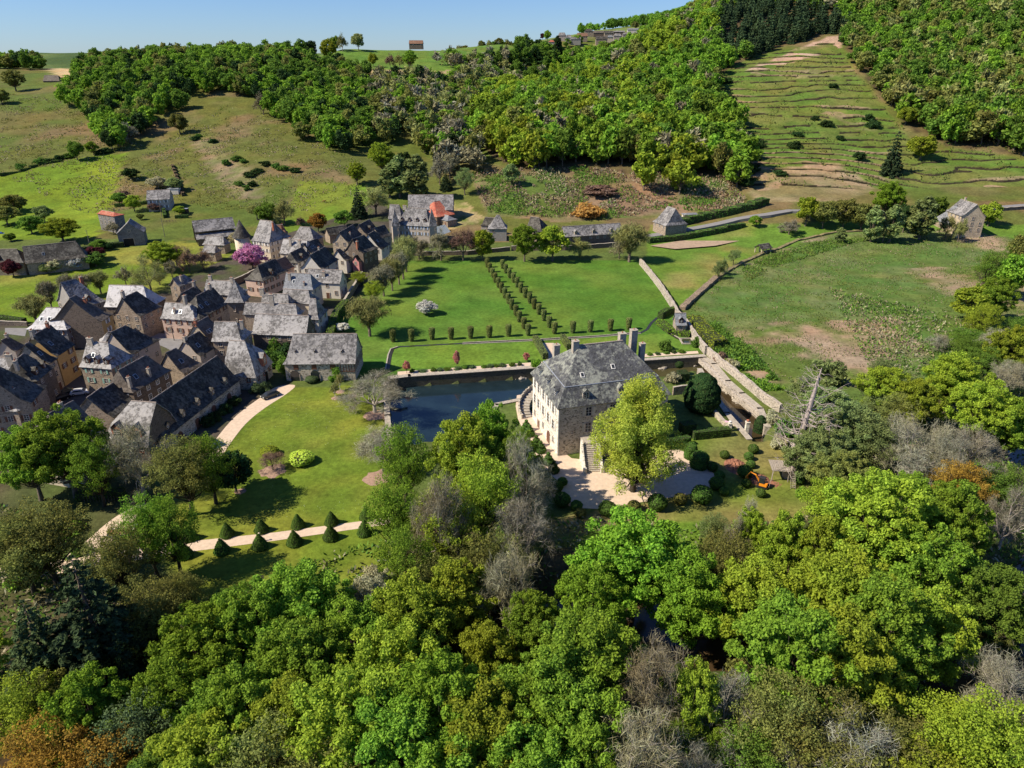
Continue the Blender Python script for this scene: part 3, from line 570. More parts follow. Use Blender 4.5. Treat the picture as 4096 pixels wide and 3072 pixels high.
house('outbuilding', 'smooth dark blue slate roof between the brown roof and the manor pavilion', 'outbuilding', (453, 1663), (504, 1622), (352, 1585), (406, 1552), 5, 'dark', 'stone', 42, wins=False)
house('outbuilding', 'ruined-edge dark roof wedged below the house with white chimneys', 'outbuilding', (490, 1625), (530, 1600), (414, 1552), (455, 1533), 5, 'dark', 'stone', 42, wins=False)
house('village_house', 'long pale grey chapel-like roof above the walled shrubbery', S_, (1010, 1333), (1219, 1341), (1035, 1256), (1228, 1262), 6, 'light', 'dstone', rows=1)
house('village_house', 'speckled grey roof with large square chimney behind the chapel-like roof', S_, (975, 1254), (1189, 1262), (972, 1209), (1183, 1217), 8, 'mid', 'stone', chim=((.5, .45, 3.2, 1.4),), wins=False)
house('village_house', 'grey roof with rusty ridge, third row back from the shrubbery', S_, (1045, 1215), (1155, 1220), (1047, 1172), (1152, 1176), 8, 'mid', 'stone', wins=False, chim=((-.05, .5, 1.5, 1.4),))
house('village_house', 'pale brown-grey roof stepping down beside a white parasol', S_, (1125, 1205), (1245, 1213), (1115, 1156), (1234, 1159), 7.5, 'mid', 'cream', wins=False)
house('village_house', 'smooth blue-grey hipped roof with two chimneys in the village middle', S_, (1135, 1152), (1250, 1157), (1154, 1093), (1242, 1093), 7.5, 'new', 'cream', chim=((.15, .3, 2., .9), (.68, .15, .9, .4)), sky_=1)
house('village_house', 'small grey roof with white gable wall above the garden hedge', S_, (1232, 1274), (1272, 1275), (1209, 1218), (1260, 1219), 6, 'mid', 'white', D=9)
house('village_house', 'house with timber deck and two skylights overlooking the garden', S_, (1225, 1126), (1357, 1132), (1222, 1074), (1365, 1080), 6, 'mid', 'white', chim=((.5, .25, 1.6, 1.),), sky_=2)
house('village_house', 'tall white gabled house with dark mossy roof and one small gable window', S_, (1289, 1074), (1351, 1035), (1238, 1020), (1300, 988), 7, 'dark', 'white', chim=((.55, .5, 1., .6),))
house('village_house', 'small white-sided house with brown-grey roof left of the pink shed', S_, (1384, 1041), (1407, 1029), (1338, 1004), (1361, 995), 5.5, 'brown', 'white', sky_=2)
house('garden_shed', 'rose-pink shed with small dark roof at the village edge', 'shed', (1435, 1044), (1466, 1033), (1418, 1029), (1444, 1016), 5, 'dark', 'rpink')
house('village_house', 'plain brown tin-looking roof beside the rose-pink shed', S_, (1445, 1030), (1480, 1022), (1428, 986), (1474, 986), 5, 'brown', 'brown', D=8, wins=False)
house('village_house', 'big black-roofed house with brown stone gable and brick stack', S_, (1452, 1012), (1510, 990), (1390, 969), (1454, 935), 8, 'dark', 'dstone', chim=((-.02, .25, 2.2, 1., 1),))
house('village_house', 'house with sunlit tan stone gable and black slate roof', S_, (1392, 967), (1445, 935), (1353, 923), (1420, 902), 8, 'dark', 'tan', chim=((.4, .2, 1.2, .6),))
house('village_house', 'dark roof with white metal dormer at the top of the black-roofed cluster', S_, (1466, 935), (1508, 912), (1430, 905), (1482, 872), 6, 'dark', 'stone', dorm=1)
house('village_house', 'dark roof next to the manor entrance', S_, (1525, 950), (1564, 938), (1490, 912), (1535, 902), 7, 'dark', 'tan')
house('village_house', 'decaying black roof with holes and white end wall near the avenue', S_, (1526, 995), (1556, 975), (1464, 932), (1505, 928), 5, 'dark', 'white', sky_=1)
house('open_barn', 'sagging dark barn roof above a rubble heap at the pasture edge', 'barn', (1318, 940), (1395, 928), (1305, 914), (1388, 898), 4, 'dark', 'stone', wins=False)
house('manor_house', 'white-quoined house with tall grey roof joined to the round turret', S_, (1008, 960), (1076, 969), (1014, 903), (1078, 913), 9, 'mid', 'cream', shut=WHITEP, fm=SURR, chim=((.9, .35, 2.5, .7, 1), (.4, .6, .9, .8)), D=13)
house('village_house', 'grey tiled wing behind the turreted house', S_, (1050, 945), (1146, 940), (1046, 905), (1130, 895), 7, 'tile', 'beige', chim=((.85, .3, 2., .7, 1),))
HOUSES['wing'] = None
house('village_house', 'pale and dark four-sided roof uphill from the tall white gabled house', S_, (1165, 957), (1256, 962), (1200, 906), (1240, 909), 6, 'mid', 'stone')
house('village_house', 'pale lichened roof carrying two thick chimneys beside the turreted house', S_, (1120, 1011), (1226, 1018), (1137, 956), (1228, 962), 6, 'light', 'cream', chim=((.32, .3, 3., .9), (.68, .3, 2.2, .9)))
house('village_house', 'black roof with small skylights above the tall white gabled house', S_, (1248, 1014), (1299, 992), (1210, 976), (1268, 954), 6, 'dark', 'tan', sky_=2)
house('village_house', 'small black roof with lit dormer squeezed between neighbours', S_, (1190, 1050), (1240, 1024), (1158, 1008), (1213, 990), 6, 'dark', 'white', dorm=1)
house('village_house', 'long salmon-pink house with black roof and pale metal hip end', S_, (1051, 1122), (1140, 1084), (1031, 1063), (1093, 1038), 6.5, 'dark', 'pink', shut=WOODM, dorm=1)
house('village_house', 'short salmon-pink house under a brown clay tile roof', S_, (1141, 1083), (1176, 1068), (1105, 1041), (1138, 1028), 6.3, 'tile', 'pink', shut=WOODM)
house('manor_house', 'large manor with blue shutters, four dormers and corner turrets beyond the garden', 'manor', (1588, 898), (1716, 904), (1627, 831), (1705, 835), 8, 'mid', 'beige', 52, shut=BLUEP, dorm=4, chim=((.15, .5, 1., 1.8),), mans=(.3, .34), rows=2)
house('village_house', 'steep tapered light roof left of the large manor', S_, (1555, 872), (1606, 874), (1567, 818), (1597, 819), 7, 'mid', 'grey', 58)
house('stone_barn', 'very wide plain grey barn behind the large manor', 'barn', (1632, 830), (1810, 829), (1631, 780), (1810, 778), 5.5, 'mid', 'grey2', 42, wins=False)
house('tool_shed', 'shed with bright red tile roof under the hillside trees', 'shed', (1743, 762), (1813, 752), (1764, 740), (1818, 738), 4, 'red', 'wood', 32, wins=False)
house('garden_shed', 'little grey-roofed garden shed with palm beside it, right of the manor', 'shed', (1755, 872), (1790, 880), (1765, 856), (1795, 862), 3, 'new', 'stone', 30)
house('village_house', 'grey house with pale steep hip roof behind the avenue head', S_, (1955, 913), (2026, 913), (1986, 860), (1998, 860), 6, 'mid', 'grey', 55)
house('village_house', 'lower dark wing left of the pale steep hip roof', S_, (1925, 900), (1975, 902), (1940, 870), (1985, 870), 5, 'dark', 'grey')
house('village_house', 'small house with white hip edge half hidden by the two green trees', S_, (2105, 918), (2168, 926), (2120, 866), (2134, 868), 5, 'dark', 'stone')
house('long_barn', 'long stone barn with three dormers and open bays behind the farm yard', 'barn', (2262, 946), (2490, 931), (2252, 905), (2495, 892), 5.5, 'mid', 'dstone', 45, dorm=3, rows=1, dm=WALLM['tan'])
house('stone_barn', 'square stone barn with hipped lichen roof beside the road', 'barn', (2614, 884), (2664, 902), (2654, 847), (2686, 858), 5, 'mid', 'stone', 50, rows=1, D=12)
house('white_hut', 'tiny flat white hut on the scrubby bank above the road', 'hut', (2742, 850), (2791, 848), (2742, 845), (2791, 843), 3, 'new', 'white', 12, D=4)
house('garden_pavilion', 'small stone garden pavilion with blue-grey roof on the boundary wall', 'pavilion', (2706, 1298), (2744, 1298), (2700, 1252), (2746, 1252), 3.4, 'new', 'stone', 50, dorm=1)
house('mill_house', 'tall stone house with twin lichen roofs beside the road at the right edge', S_, (3806, 769), (3867, 789), (3829, 746), (3882, 750), 9, 'mid', 'tan', 44, D=11, ins=(0, 0), chim=((.25, .5, 1.2, .9),))
house('stone_barn', 'low stone outbuilding with smooth grey roof in front of the tall roadside house', 'barn', (3867, 848), (3912, 844), (3845, 820), (3893, 815), 4.5, 'new', 'stone', 42)
house('garden_house', 'two-storey house with white shutters and grey roof above the vegetable garden', S_, (586, 797), (676, 793), (579, 762), (668, 759), 6, 'mid', 'beige', 32, shut=WHITEP)
house('dovecote', 'narrow grey block tower shed with rusty red mono roof in the bright field', 'shed', (390, 853), (455, 864), (392, 841), (457, 850), 8, 'red', 'grey2', 22, D=5)
house('long_barn', 'very long dark-roofed barn with one small skylight behind flowering shrubs', 'barn', (105, 1053), (347, 1026), (73, 990), (303, 963), 5, 'dark', 'stone', 45, sky_=1, rows=1)
house('long_barn', 'grey-roofed cottage end of the long barn with stone dormer', 'cottage', (-110, 1052), (92, 1049), (-110, 1003), (68, 991), 5.2, 'dark', 'stone', 45, dorm=1, rows=1)
house('stone_cottage', 'upper of two small grey cottages with pale hipped roof behind bare trees', 'cottage', (812, 976), (896, 979), (824, 945), (893, 945), 4, 'light', 'stone', 50)
house('stone_cottage', 'lower of two small grey cottages half behind bare red-brown trees', 'cottage', (805, 1007), (859, 1010), (819, 979), (862, 981), 4, 'mid', 'stone', 48)
house('farmhouse', 'lone brick-coloured farmhouse on the hill skyline', 'farmhouse', (1636, 174), (1690, 175), (1640, 161), (1690, 162), 4.5, 'tile', 'dstone', 38, y0=915, group='buildings on the skyline')
house('hay_barn', 'dark old hay barn alone on the far left pasture', 'barn', (172, 323), (237, 322), (169, 302), (233, 301), 3, 'brown', 'wood', 45, wins=False, y0=690)
# village on the ridge
for lab, u, v, w_, h_, wl, rf, y in (
    ('square two-storey house with pyramid roof at the left end of the hilltop hamlet', 2232, 141, 33, 14, 'beige', 'mid', 1140), ('white-walled house with grey roof in the hilltop hamlet', 2262, 150, 26, 14, 'white', 'mid', 1110), ('long low grey barn right of the white hilltop house', 2283, 156, 40, 10, 'grey', 'mid', 1090),
    ('rust-gabled hilltop house with steep roof', 2310, 144, 40, 16, 'stone', 'tile', 1120), ('dark wide roof standing highest in the hilltop hamlet', 2340, 124, 32, 11, 'stone', 'dark', 1170), ('hilltop barn with open shaded front', 2374, 131, 42, 12, 'wood', 'brown', 1140), ('brown stone gable barn lowest in the hilltop hamlet', 2384, 156, 46, 14, 'stone', 'dark', 1075),
    ('hilltop house with brown gable near the hamlet centre', 2418, 132, 36, 12, 'stone', 'dark', 1130), ('pale small roof below the hamlet centre', 2430, 148, 24, 10, 'cream', 'new', 1095), ('grey hilltop house with paired roofs', 2455, 143, 32, 12, 'beige', 'mid', 1110), ('long flat barn roof behind the hilltop houses', 2455, 127, 44, 7, 'wood', 'mid', 1160),
    ('white farm shed with pale flat roof at the right of the hamlet', 2510, 118, 44, 8, 'white', 'new', 1160), ('cream house at the right of the hilltop hamlet', 2532, 137, 24, 13, 'cream', 'mid', 1110), ('long grey roof beside the cream hilltop house', 2492, 137, 36, 9, 'grey', 'mid', 1120), ('last grey roof right of the hamlet among trees', 2600, 120, 32, 10, 'grey', 'mid', 1140), ('house with red roof below the hamlet trees', 2195, 167, 24, 9, 'beige', 'red', 1080)):
    if wl == 'wood' or h_ < 9: house('hamlet_barn', lab, 'barn', (u, v), (u+w_, v), (u+1, v-h_*.6), (u+w_-1, v-h_*.6), 4, rf, wl, 40, wins=False, y0=y, group='buildings of the hilltop hamlet')
    else: house('hamlet_house', lab, S_, (u, v), (u+w_, v), (u+(6 if w_ < 36 else 1), v-h_*.75), (u+w_-(6 if w_ < 36 else 1), v-h_*.75), 6, rf, wl, 46, rows=1, y0=y, group='buildings of the hilltop hamlet')
# gable-fronted barn and two-tier hay barn
def gable_front(name, label, cat, A, B, he, rise, D, roof, wall):
    g = 0
    for _ in range(5): a, b = at(*A, g+he), at(*B, g+he); g = zat((a[0]+b[0])/2, (a[1]+b[1])/2)
    L = math.hypot(b[0]-a[0], b[1]-a[1]); r = empty(name, (b[0], b[1], g), math.atan2(b[1]-a[1], b[0]-a[0])+math.pi/2); tag(r, label, cat)
    shape(r, D, L, he, rise, (0, 0), SL[roof], WALLM[wall], .22, .2); return r, L
r_, L_ = gable_front('stone_barn', 'grey block barn with its gable and black doorway facing the meadow', 'barn', (468, 934), (572, 927), 6, 4.6, 9, 'mid', 'grey2')
door(r_, 0, L_*.62, 0, -math.pi/2, 4.2, 3.4, DARKW); window(r_, 0, L_*.52, 6.8, -math.pi/2, 1, 1.1)
g = zat(*at(782, 927, 7)); a, b = at(782, 927, g+6), at(940, 911, g+6); L_ = math.hypot(b[0]-a[0], b[1]-a[1]); r_ = empty('hay_barn', (a[0], a[1], g), math.atan2(b[1]-a[1], b[0]-a[0])); tag(r_, 'two-tiered open timber hay barn with plank walls at the field corner', 'barn')
shape(r_, L_, 10, 6, 4, (0, 0), SL['mid'], WALLM['wood'], .22, .2, body=False); m = MB()
for x in np.linspace(0, L_, 7):
    for y in (0, 5, 10): m.box((x, y, 2.2 if y == 0 else 3), (.25, .25, 7.6 if y == 0 else 9.2))
m.box((L_/2, 5, 1.2), (L_, .2, 6.5)); m.box((L_/2, 9.9, 2), (L_, .15, 8)); m.build('frame', WALLM['wood'], r_)
m = MB(); m.add([(-.4, -3.2, 3.1), (L_+.4, -3.2, 3.1), (L_+.4, .2, 4.8), (-.4, .2, 4.8), (-.4, -3.2, 2.9), (L_+.4, -3.2, 2.9), (L_+.4, .2, 4.6), (-.4, .2, 4.6)], [(0, 1, 2, 3), (7, 6, 5, 4), (0, 4, 5, 1), (1, 5, 6, 2), (3, 7, 4, 0)]); m.build('lean_to_roof', SL['mid'], r_)
m = MB(); m.box((L_/2, -3, 1), (L_, .2, 4.0)); m.build('plank_wall', WALLM['wood'], r_)
# towers
def tower(name, label, cat, c, r_, he, rise, n, roof, wall, base=-1.5, rz=0, flare=1.25, wins=True):
    r = empty(name, (c[0], c[1], zat(*c)), rz); tag(r, label, cat); m = MB()
    m.tube([(0, 0, base), (0, 0, he)], [r_, r_], n); m.build('wall', WALLM[wall], r, smooth=n > 8)
    m = MB(); m.tube([(0, 0, he-.25), (0, 0, he+rise*.18), (0, 0, he+rise)], [r_*flare, r_*.92, .05], n); m.build('roof', SL[roof], r, smooth=n > 8)
    if wins:
        for z in (he-1.6, he-4.6):
            if z > 1: window(r, 0, -r_*.985, z, 0, .7, 1.1)
    return r
x, y = at(972, 1040); tower('round_turret', 'round white turret with pointed slate cone by the pink blossom tree', 'turret', at(968, 955, 9.4), 3.1, 10.2, 7, 20, 'dark', 'cream')
tx, ty = at(938, 1206, 11); t_ = tower('stair_tower', 'square stone bell tower with pyramid roof rising in the village', 'tower', (tx, ty+2.6), 3.4, 11, 6.2, 4, 'mid', 'dstone', rz=R(28), flare=1.3, wins=False)
for k in range(4):
    for z in (8.6, 4.5): a_ = R(45+90*k); window(t_, 2.42*math.sin(a_)*-1, -2.42*math.cos(a_), z, -a_, 1.1, 1.6) if k != 9 else None
for lab, u in (('left corner turret of the large manor with pointed roof', 1580), ('right corner turret of the large manor with pointed roof', 1728)):
    cx_, cy_ = at(u, 900, 9); tower('corner_turret', lab, 'turret', (cx_, cy_+1.5), 2.4, 8.2, 7.5, 4, 'mid', 'beige', rz=R(45), flare=1.2)
# manor pavilion and wing (the long building round the drive)
def fixed(name, label, cat, A, B, he, D, rise, ins, roof, wall, mans=None, **k):
    a, b = at(*A, he), at(*B, he); L = math.hypot(b[0]-a[0], b[1]-a[1]); r = empty(name, (a[0], a[1], 0), math.atan2(b[1]-a[1], b[0]-a[0])); tag(r, label, cat)
    kf, kz = mans or (.22, .14); ro = shape(r, L, D, he, rise, ins, SL[roof], WALLM[wall], kf, kz); return r, ro, L
house('manor_wing', 'long dark-roofed stone wing with dormers and arched doors along the drive', 'manor wing', (640, 1758), (955, 1516), (600, 1610), (894, 1400), 4.2, 'dark', 'castle', 50, wins=False, mans=(.3, .2), chim=())
r_, L_, D_, he_, ri_, _, ro_ = HOUSES['long dark-roofed stone wing with dormers and arched doors along the drive']
for k in range(5): dormer(ro_, L_*(.12+.185*k), .55, roofz(.55, D_, he_, ri_, .3, .2)-.1, 1.15, 1.5, SL['dark'], WALLM['stone'])
for k in range(4): door(r_, L_*(.2+.21*k), 0, 0, 0, 1.9, 1.7, WOODM, True)
house('manor_pavilion', 'steep pale-slated pavilion with two-step roof at the bend of the drive', 'pavilion', (905, 1500), (1021, 1506), (897, 1361), (968, 1364), 4, 'light', 'castle', 58, D=None, rows=1, mans=(.26, .5), fm=BRICK)
r_, L_, D_, he_, ri_, _, ro_ = HOUSES['steep pale-slated pavilion with two-step roof at the bend of the drive']
dormer(ro_, L_+.5, D_*.55, he_+1.0, 2.2, 2.6, SL['mid'], BRICK, R(90), 3); door(r_, L_, D_*.6, 0, R(90), 1.7, 2.0, DARKW, True)
house('manor_pavilion', 'left pavilion with pale hipped roof and wide brick dormers behind the garden trees', 'pavilion', (420, 1768), (592, 1782), (525, 1603), (607, 1609), 4.5, 'light', 'dstone', 56, rows=1, mans=(.3, .5), fm=BRICK)
r_, L_, D_, he_, ri_, _, ro_ = HOUSES['left pavilion with pale hipped roof and wide brick dormers behind the garden trees']
for s in (.3, .75): dormer(ro_, L_*s, .5, he_+1.2, 2.4, 2.2, SL['mid'], BRICK, 0, 3)
house('garden_barn', 'large stone garden barn with flared slate roof, arched glass doors and timbered corner', 'barn', (1137, 1453), (1417, 1451), (1172, 1344), (1457, 1343), 5.2, 'mid', 'castle', 47, wins=False, D=11.5)
r_, L_, D_, he_, ri_, _, ro_ = HOUSES['large stone garden barn with flared slate roof, arched glass doors and timbered corner']
for s in (.13, .42): door(r_, L_*s, 0, 0, 0, 2.4, 1.9, GLASS, True)
for s in (.16, .42, .68): m = MB(); m.box((0, -.06, 0), (1.3, .12, 1.5)); m.build('loft_shutter', WOODM, r_, loc=(L_*s, 0, he_-1.1))
for s in (.15, .43, .82): dormer(ro_, L_*s, D_*.2, roofz(D_*.2, D_, he_, ri_)-.1, .7, .5, SL['mid'], WOODM, 0, .9)
m = MB()
for x in np.linspace(L_*.72, L_-.1, 8): m.box((x, -.07, he_-1.3), (.16, .1, 2.4))
m.box((L_*.86, -.08, he_-2.5), (L_*.28, .1, .18))
for y in np.linspace(.2, D_-.2, 9): m.box((L_+.07, y, he_-1.3), (.1, .16, 2.4))
m.build('timber_framing', WOODM, r_)
# ------------------------------------------------------------------ the chateau
cA = at(2133, 1492, 12); cN = at(2235, 1629, 12); cR = at(2674, 1573, 12)
Lf = math.hypot(cR[0]-cN[0], cR[1]-cN[1]); crz = math.atan2(cR[1]-cN[1], cR[0]-cN[0]); Dl = math.hypot(cA[0]-cN[0], cA[1]-cN[1])
ch = empty('chateau', (cN[0], cN[1], 0), crz); tag(ch, 'three-storey stone chateau with mansard slate roof and tall chimneys beside the moat', 'chateau')
m = MB(); m.box((Lf/2, Dl/2, 4.5), (Lf, Dl, 15)); m.v = [v for v in m.v]
wm = m.mesh('wall', [WALLM['castle'], WALLM['castlel']]); 
wm.polygons[5].material_index = 1; link('wall', wm, ch)  # left facade gets a paler stone: its full sunlight is put into the colour
he = 12.; rr = [(-.55, -.15, -.55), (1.9, 3.6, 1.9), (Dl/2, 9.8, 7.6)]; vs = []
for d, z, e in rr: vs += [(e, d, he+z), (Lf-e, d, he+z), (Lf-e, Dl-d, he+z), (e, Dl-d, he+z)]
fs = []
for r0 in range(2):
    a, b = 4*r0, 4*r0+4; fs += [(a, a+1, b+1, b), (a+1, a+2, b+2, b+1), (a+2, a+3, b+3, b+2), (a+3, a, b, b+3)]
m = MB(); m.add(vs, fs); me = m.mesh('roof', [SL['castle']]); bm = bmesh.new(); bm.from_mesh(me); bmesh.ops.remove_doubles(bm, verts=bm.verts, dist=.01); bm.to_mesh(me); bm.free()
cro = link('roof', me, ch); s = cro.modifiers.new('t', 'SOLIDIFY'); s.thickness = .25; s.offset = -1
m = MB(); m.tube([(7.6, Dl/2, 21.85), (Lf-7.6, Dl/2, 21.85)], [.16, .16], 6); m.build('ridge', CAPM, cro)
m = MB()
for a, b in (((1.9, 1.9), (Lf-1.9, 1.9)), ((1.9, 1.9), (1.9, Dl-1.9)), ((Lf-1.9, 1.9), (Lf-1.9, Dl-1.9))): m.tube([(*a, 15.62), (*b, 15.62)], [.1, .1], 5)
m.build('lead_flashing', ZINC, cro)
for x, y, zt, w_, h_ in ((6.8, Dl*.5, 22.9, 1.4, 4), (4.6, Dl*.84, 19.8, 1.4, 5), (Lf-7.4, Dl*.55, 23.2, 1.5, 4), (Lf-3.6, Dl*.66, 22.9, 1.5, 8), (Lf-2.2, Dl*.55, 20.2, 1.2, 6)): chimney(cro, x, y, zt, w_, w_*.9, h_, STONEC, 1)
for x in (6.3, 14.5, 20): dormer(cro, x, .35, 12.7, 1.5, 1.9, SL['castle'], STONEC, 0, 2.2)
for y in (3.6, 9.4, 15): dormer(cro, .35, y, 12.7, 1.3, 1.9, SL['castle'], ZINC, -math.pi/2, 2.2)
for x, y in ((6.5, 3.7), (14., 4.6)):
    m = MB(); m.box((0, 0, 0), (.9, 1.2, .16)); m.box((0, 0, .06), (.62, .9, .1), m=1); zz = 12+3.6+(y-1.9)/(Dl/2-1.9)*6.2; o = m.build('skylight', [WHITEP, GLASS], cro, loc=(x, y, zz+.08)); o.rotation_euler = (math.atan2(6.2, Dl/2-1.9), 0, 0)
for z, hh in ((10.1, 2.), (6.2, 2.1)):
    for y in (3.2, 6.6, 10.2, 13.8, 16.6): window(ch, 0, y, z, -math.pi/2, 1.15, hh, SURR, WHITEP)
    for x in (6.9, 12.5, 18., 22.6): window(ch, x, 0, z, 0, 1.2, hh, SURR, plain('cream shutters', (.5, .46, .38)))
for y in (3.2, 10.2, 16.6): window(ch, 0, y, 2.5, -math.pi/2, .9, 1.3, SURR)
window(ch, 3.2, 0, 5.4, 0, .5, .7); door(ch, 0, 6.2, 0, -math.pi/2, 1.9, 2.1, WOODM, True); door(ch, 0, 13.6, 0, -math.pi/2, 1.2, 2., WOODM)
m = MB(); m.box((Lf/2, -.2, 12.-.12), (Lf+.7, .45, .3)); m.box((-.2, Dl/2, 12-.12), (.45, Dl+.7, .3)); m.build('cornice', STONEC, ch)
m = MB(); m.tube([(.12, -.16, 0), (.12, -.16, 11.6)], [.07, .07], 6); m.build('drainpipe', ZINC, ch)
# front perron: double flight meeting at a landing, right flight behind the golden tree
def stair(label, x0, y0, z1, w_, n, run, rz, par_mat=STONEC):
    p = Matrix.Rotation(crz, 4, 'Z') @ Vector((x0, y0, 0)); r = empty('stone_stair', (cN[0]+p.x, cN[1]+p.y, 0), crz+rz); tag(r, label, 'staircase'); m = MB()
    for i in range(n): h_ = z1*(n-i)/n; m.box((0, -run*(i+.5)/n, h_/2-.3), (w_, run/n-.002, h_+.6))
    m.build('steps', par_mat, r); m = MB()
    for s in (-1, 1):
        x = s*(w_/2+.28); m.add([(x-.22, 0, -.5), (x+.22, 0, -.5), (x+.22, 0, z1+1), (x-.22, 0, z1+1), (x-.22, -run, -.5), (x+.22, -run, -.5), (x+.22, -run, 1.), (x-.22, -run, 1.)], [(0, 1, 2, 3), (7, 6, 5, 4), (3, 2, 6, 7), (0, 3, 7, 4), (1, 5, 6, 2)])
        m.box((x, -run-.3, .4), (.7, .6, 1.7))
    m.build('parapet', WALLM['castlel'], r); return r
m = MB(); m.box((9.2, -1.6, 1.7), (8, 3.0, 4.4)); m.box((9.2, -1.6, 3.97), (8.2, 3.2, .16)); m.build('terrace_landing', [STONEC], ch)
stair('wide front staircase of the chateau with stone parapets beside the golden tree', 6.3, -3.1, 3.9, 3.2, 15, 5.4, R(-12))
rs = []
p = at(2130, 1640, 0); r = empty('curved_stair', (p[0], p[1], 0), 0); tag(r, 'curved stone staircase at the moat corner of the chateau', 'staircase'); m = MB(); m2 = MB()
for i in range(14):
    a = R(200-i*7.5); Rr = 8.; cx_, cy_ = Rr*math.cos(a)+6, Rr*math.sin(a)-1.; m.box((cx_, cy_, i*.14), (2.4, 1.1, .5+i*.28), a)
    m2.box(((Rr+1.4)*math.cos(a)+6, (Rr+1.4)*math.sin(a)-1., i*.15+.4), (.4, 1.35, 1.6+i*.28), a)
m.build('steps', STONEC, r); m2.build('parapet', WALLM['castle'], r)
# ------------------------------------------------------------------ plants
LG = dict(bright=leafm('bright green leaves', (.15, .235, .026), (.28, .36, .04)), yellow=leafm('yellow green leaves', (.21, .255, .026), (.36, .38, .04)), mid=leafm('mid green leaves', (.105, .165, .026), (.19, .25, .035)),
          olive=leafm('olive leaves', (.16, .165, .045), (.27, .25, .06)), dark=leafm('dark green leaves', (.03, .052, .018), (.05, .08, .02), .15), grey=leafm('grey green leaves', (.17, .21, .075), (.27, .31, .1)),
          gold=leafm('golden green needles', (.42, .5, .07), (.55, .6, .1), .45), vivid=leafm('vivid green leaves', (.15, .24, .024), (.28, .37, .035)), conifer=leafm('dark conifer needles', (.04, .06, .028), (.07, .095, .04), .15), soft=leafm('soft grey green needles', (.07, .1, .04), (.12, .15, .06), .2),
          twig=leafm('fine brown twigs', (.17, .15, .09), (.28, .25, .16), .1), ptwig=leafm('fine pale twigs', (.19, .175, .12), (.31, .29, .21), .1), btwig=leafm('budding green brown twigs', (.2, .2, .07), (.32, .31, .1), .2), rtwig=leafm('red brown twigs', (.15, .09, .07), (.22, .14, .1), .1),
          pink=leafm('pink blossom', (.5, .2, .36), (.65, .35, .5)), white=leafm('white blossom', (.5, .48, .42), (.7, .68, .62)), cream=leafm('cream blossom', (.4, .37, .22), (.55, .5, .3)), purple=leafm('purple leaves', (.06, .018, .028), (.12, .03, .04)), rust=leafm('rust orange leaves', (.26, .14, .03), (.36, .2, .04)),
          box=leafm('clipped box leaves', (.065, .11, .022), (.11, .17, .03), .2), yew=leafm('yew needles', (.022, .045, .016), (.05, .075, .02), .1), hornb=leafm('clipped hornbeam leaves', (.15, .17, .05), (.23, .24, .07), .25), reed=leafm('dry reed blades', (.24, .19, .12), (.33, .27, .18), .2), scrub=leafm('bramble leaves', (.075, .13, .025), (.14, .21, .035), .2), orange=leafm('orange shrub leaves', (.4, .2, .06), (.5, .3, .1)))
def rdir(n, g): d = g.normal(size=(n, 3)); return d/np.linalg.norm(d, axis=1, keepdims=True)
def leaf_arrays(C, Nn, S, g, asp=1.3, T=None):
    Nn = Nn/np.linalg.norm(Nn, axis=1, keepdims=True)
    if T is None: T = rdir(len(C), g)
    T = T-Nn*(T*Nn).sum(1, keepdims=True); T /= np.linalg.norm(T, axis=1, keepdims=True)+1e-9; B = np.cross(Nn, T)
    S = np.asarray(S)[:, None]*.5; a = T*S*asp; b = B*S/asp
    return np.stack([C-a-b*.6, C-b+a*.2, C+a+b*.3, C+b-a*.1], 1)
def quads_mesh(name, V, rnd, mats, midx=None):
    n = len(V); me = bpy.data.meshes.new(name); me.vertices.add(n*4); me.vertices.foreach_set('co', V.reshape(-1)); me.loops.add(n*4); me.loops.foreach_set('vertex_index', np.arange(n*4))
    me.polygons.add(n); me.polygons.foreach_set('loop_start', np.arange(0, n*4, 4)); me.polygons.foreach_set('loop_total', np.full(n, 4))
    at_ = me.attributes.new('rnd', 'FLOAT', 'FACE'); at_.data.foreach_set('value', rnd.astype(np.float32))
    for m in mats: me.materials.append(m)
    if midx is not None: me.polygons.foreach_set('material_index', midx)
    me.update(calc_edges=True); return me
def crown_pts(seed, Rr=6., Hh=14., nc=50, z0=.3, top=1.0, cr=.26, shellp=.55, spc=.2):
    """clump centres through the crown's volume, the skeleton of its outline"""
    g = np.random.default_rng(seed); out = []; zc = Hh*(z0+top)/2; rz_ = Hh*(top-z0)/2; tries = 0
    lob = [(g.uniform(0, 6.28), g.uniform(.75, 1.2)) for _ in range(5)]
    while len(out) < nc and tries < 20000:
        tries += 1; d = rdir(1, g)[0]; f = g.uniform(shellp, .95); a = math.atan2(d[1], d[0]); k = 1+.22*sum(math.cos(a-la)*(lw-1)*2 for la, lw in lob)/2.5
        taper = 1-.25*max(0, d[2])
        p = np.array([d[0]*Rr*f*k*taper, d[1]*Rr*f*k*taper, zc+d[2]*rz_*f])
        if all(np.linalg.norm(p-q) > Rr*spc for q, _ in out): out.append((p, Rr*cr*g.uniform(.65, 1.3)))
    return out, g
def leaves_on(cl, g, per, size, flat=.75, fill=.35):
    Cs, Ns = [], []
    tot = sum(r*r for _, r in cl)
    for p, r in cl:
        n = int(per*len(cl)*r*r/tot); d = rdir(n, g); rr = r*(fill+(1-fill)*g.random(n)**.6)
        c = p+d*rr[:, None]*np.array([1, 1, flat])+g.normal(size=(n, 3))*r*.1; Cs.append(c); Ns.append(d*.6+rdir(n, g)*.8+np.array([0, 0, .45]))
    C = np.concatenate(Cs); Nn = np.concatenate(Ns); return leaf_arrays(C, Nn, size*g.uniform(.6, 1.35, len(C)), g), g.random(len(C))
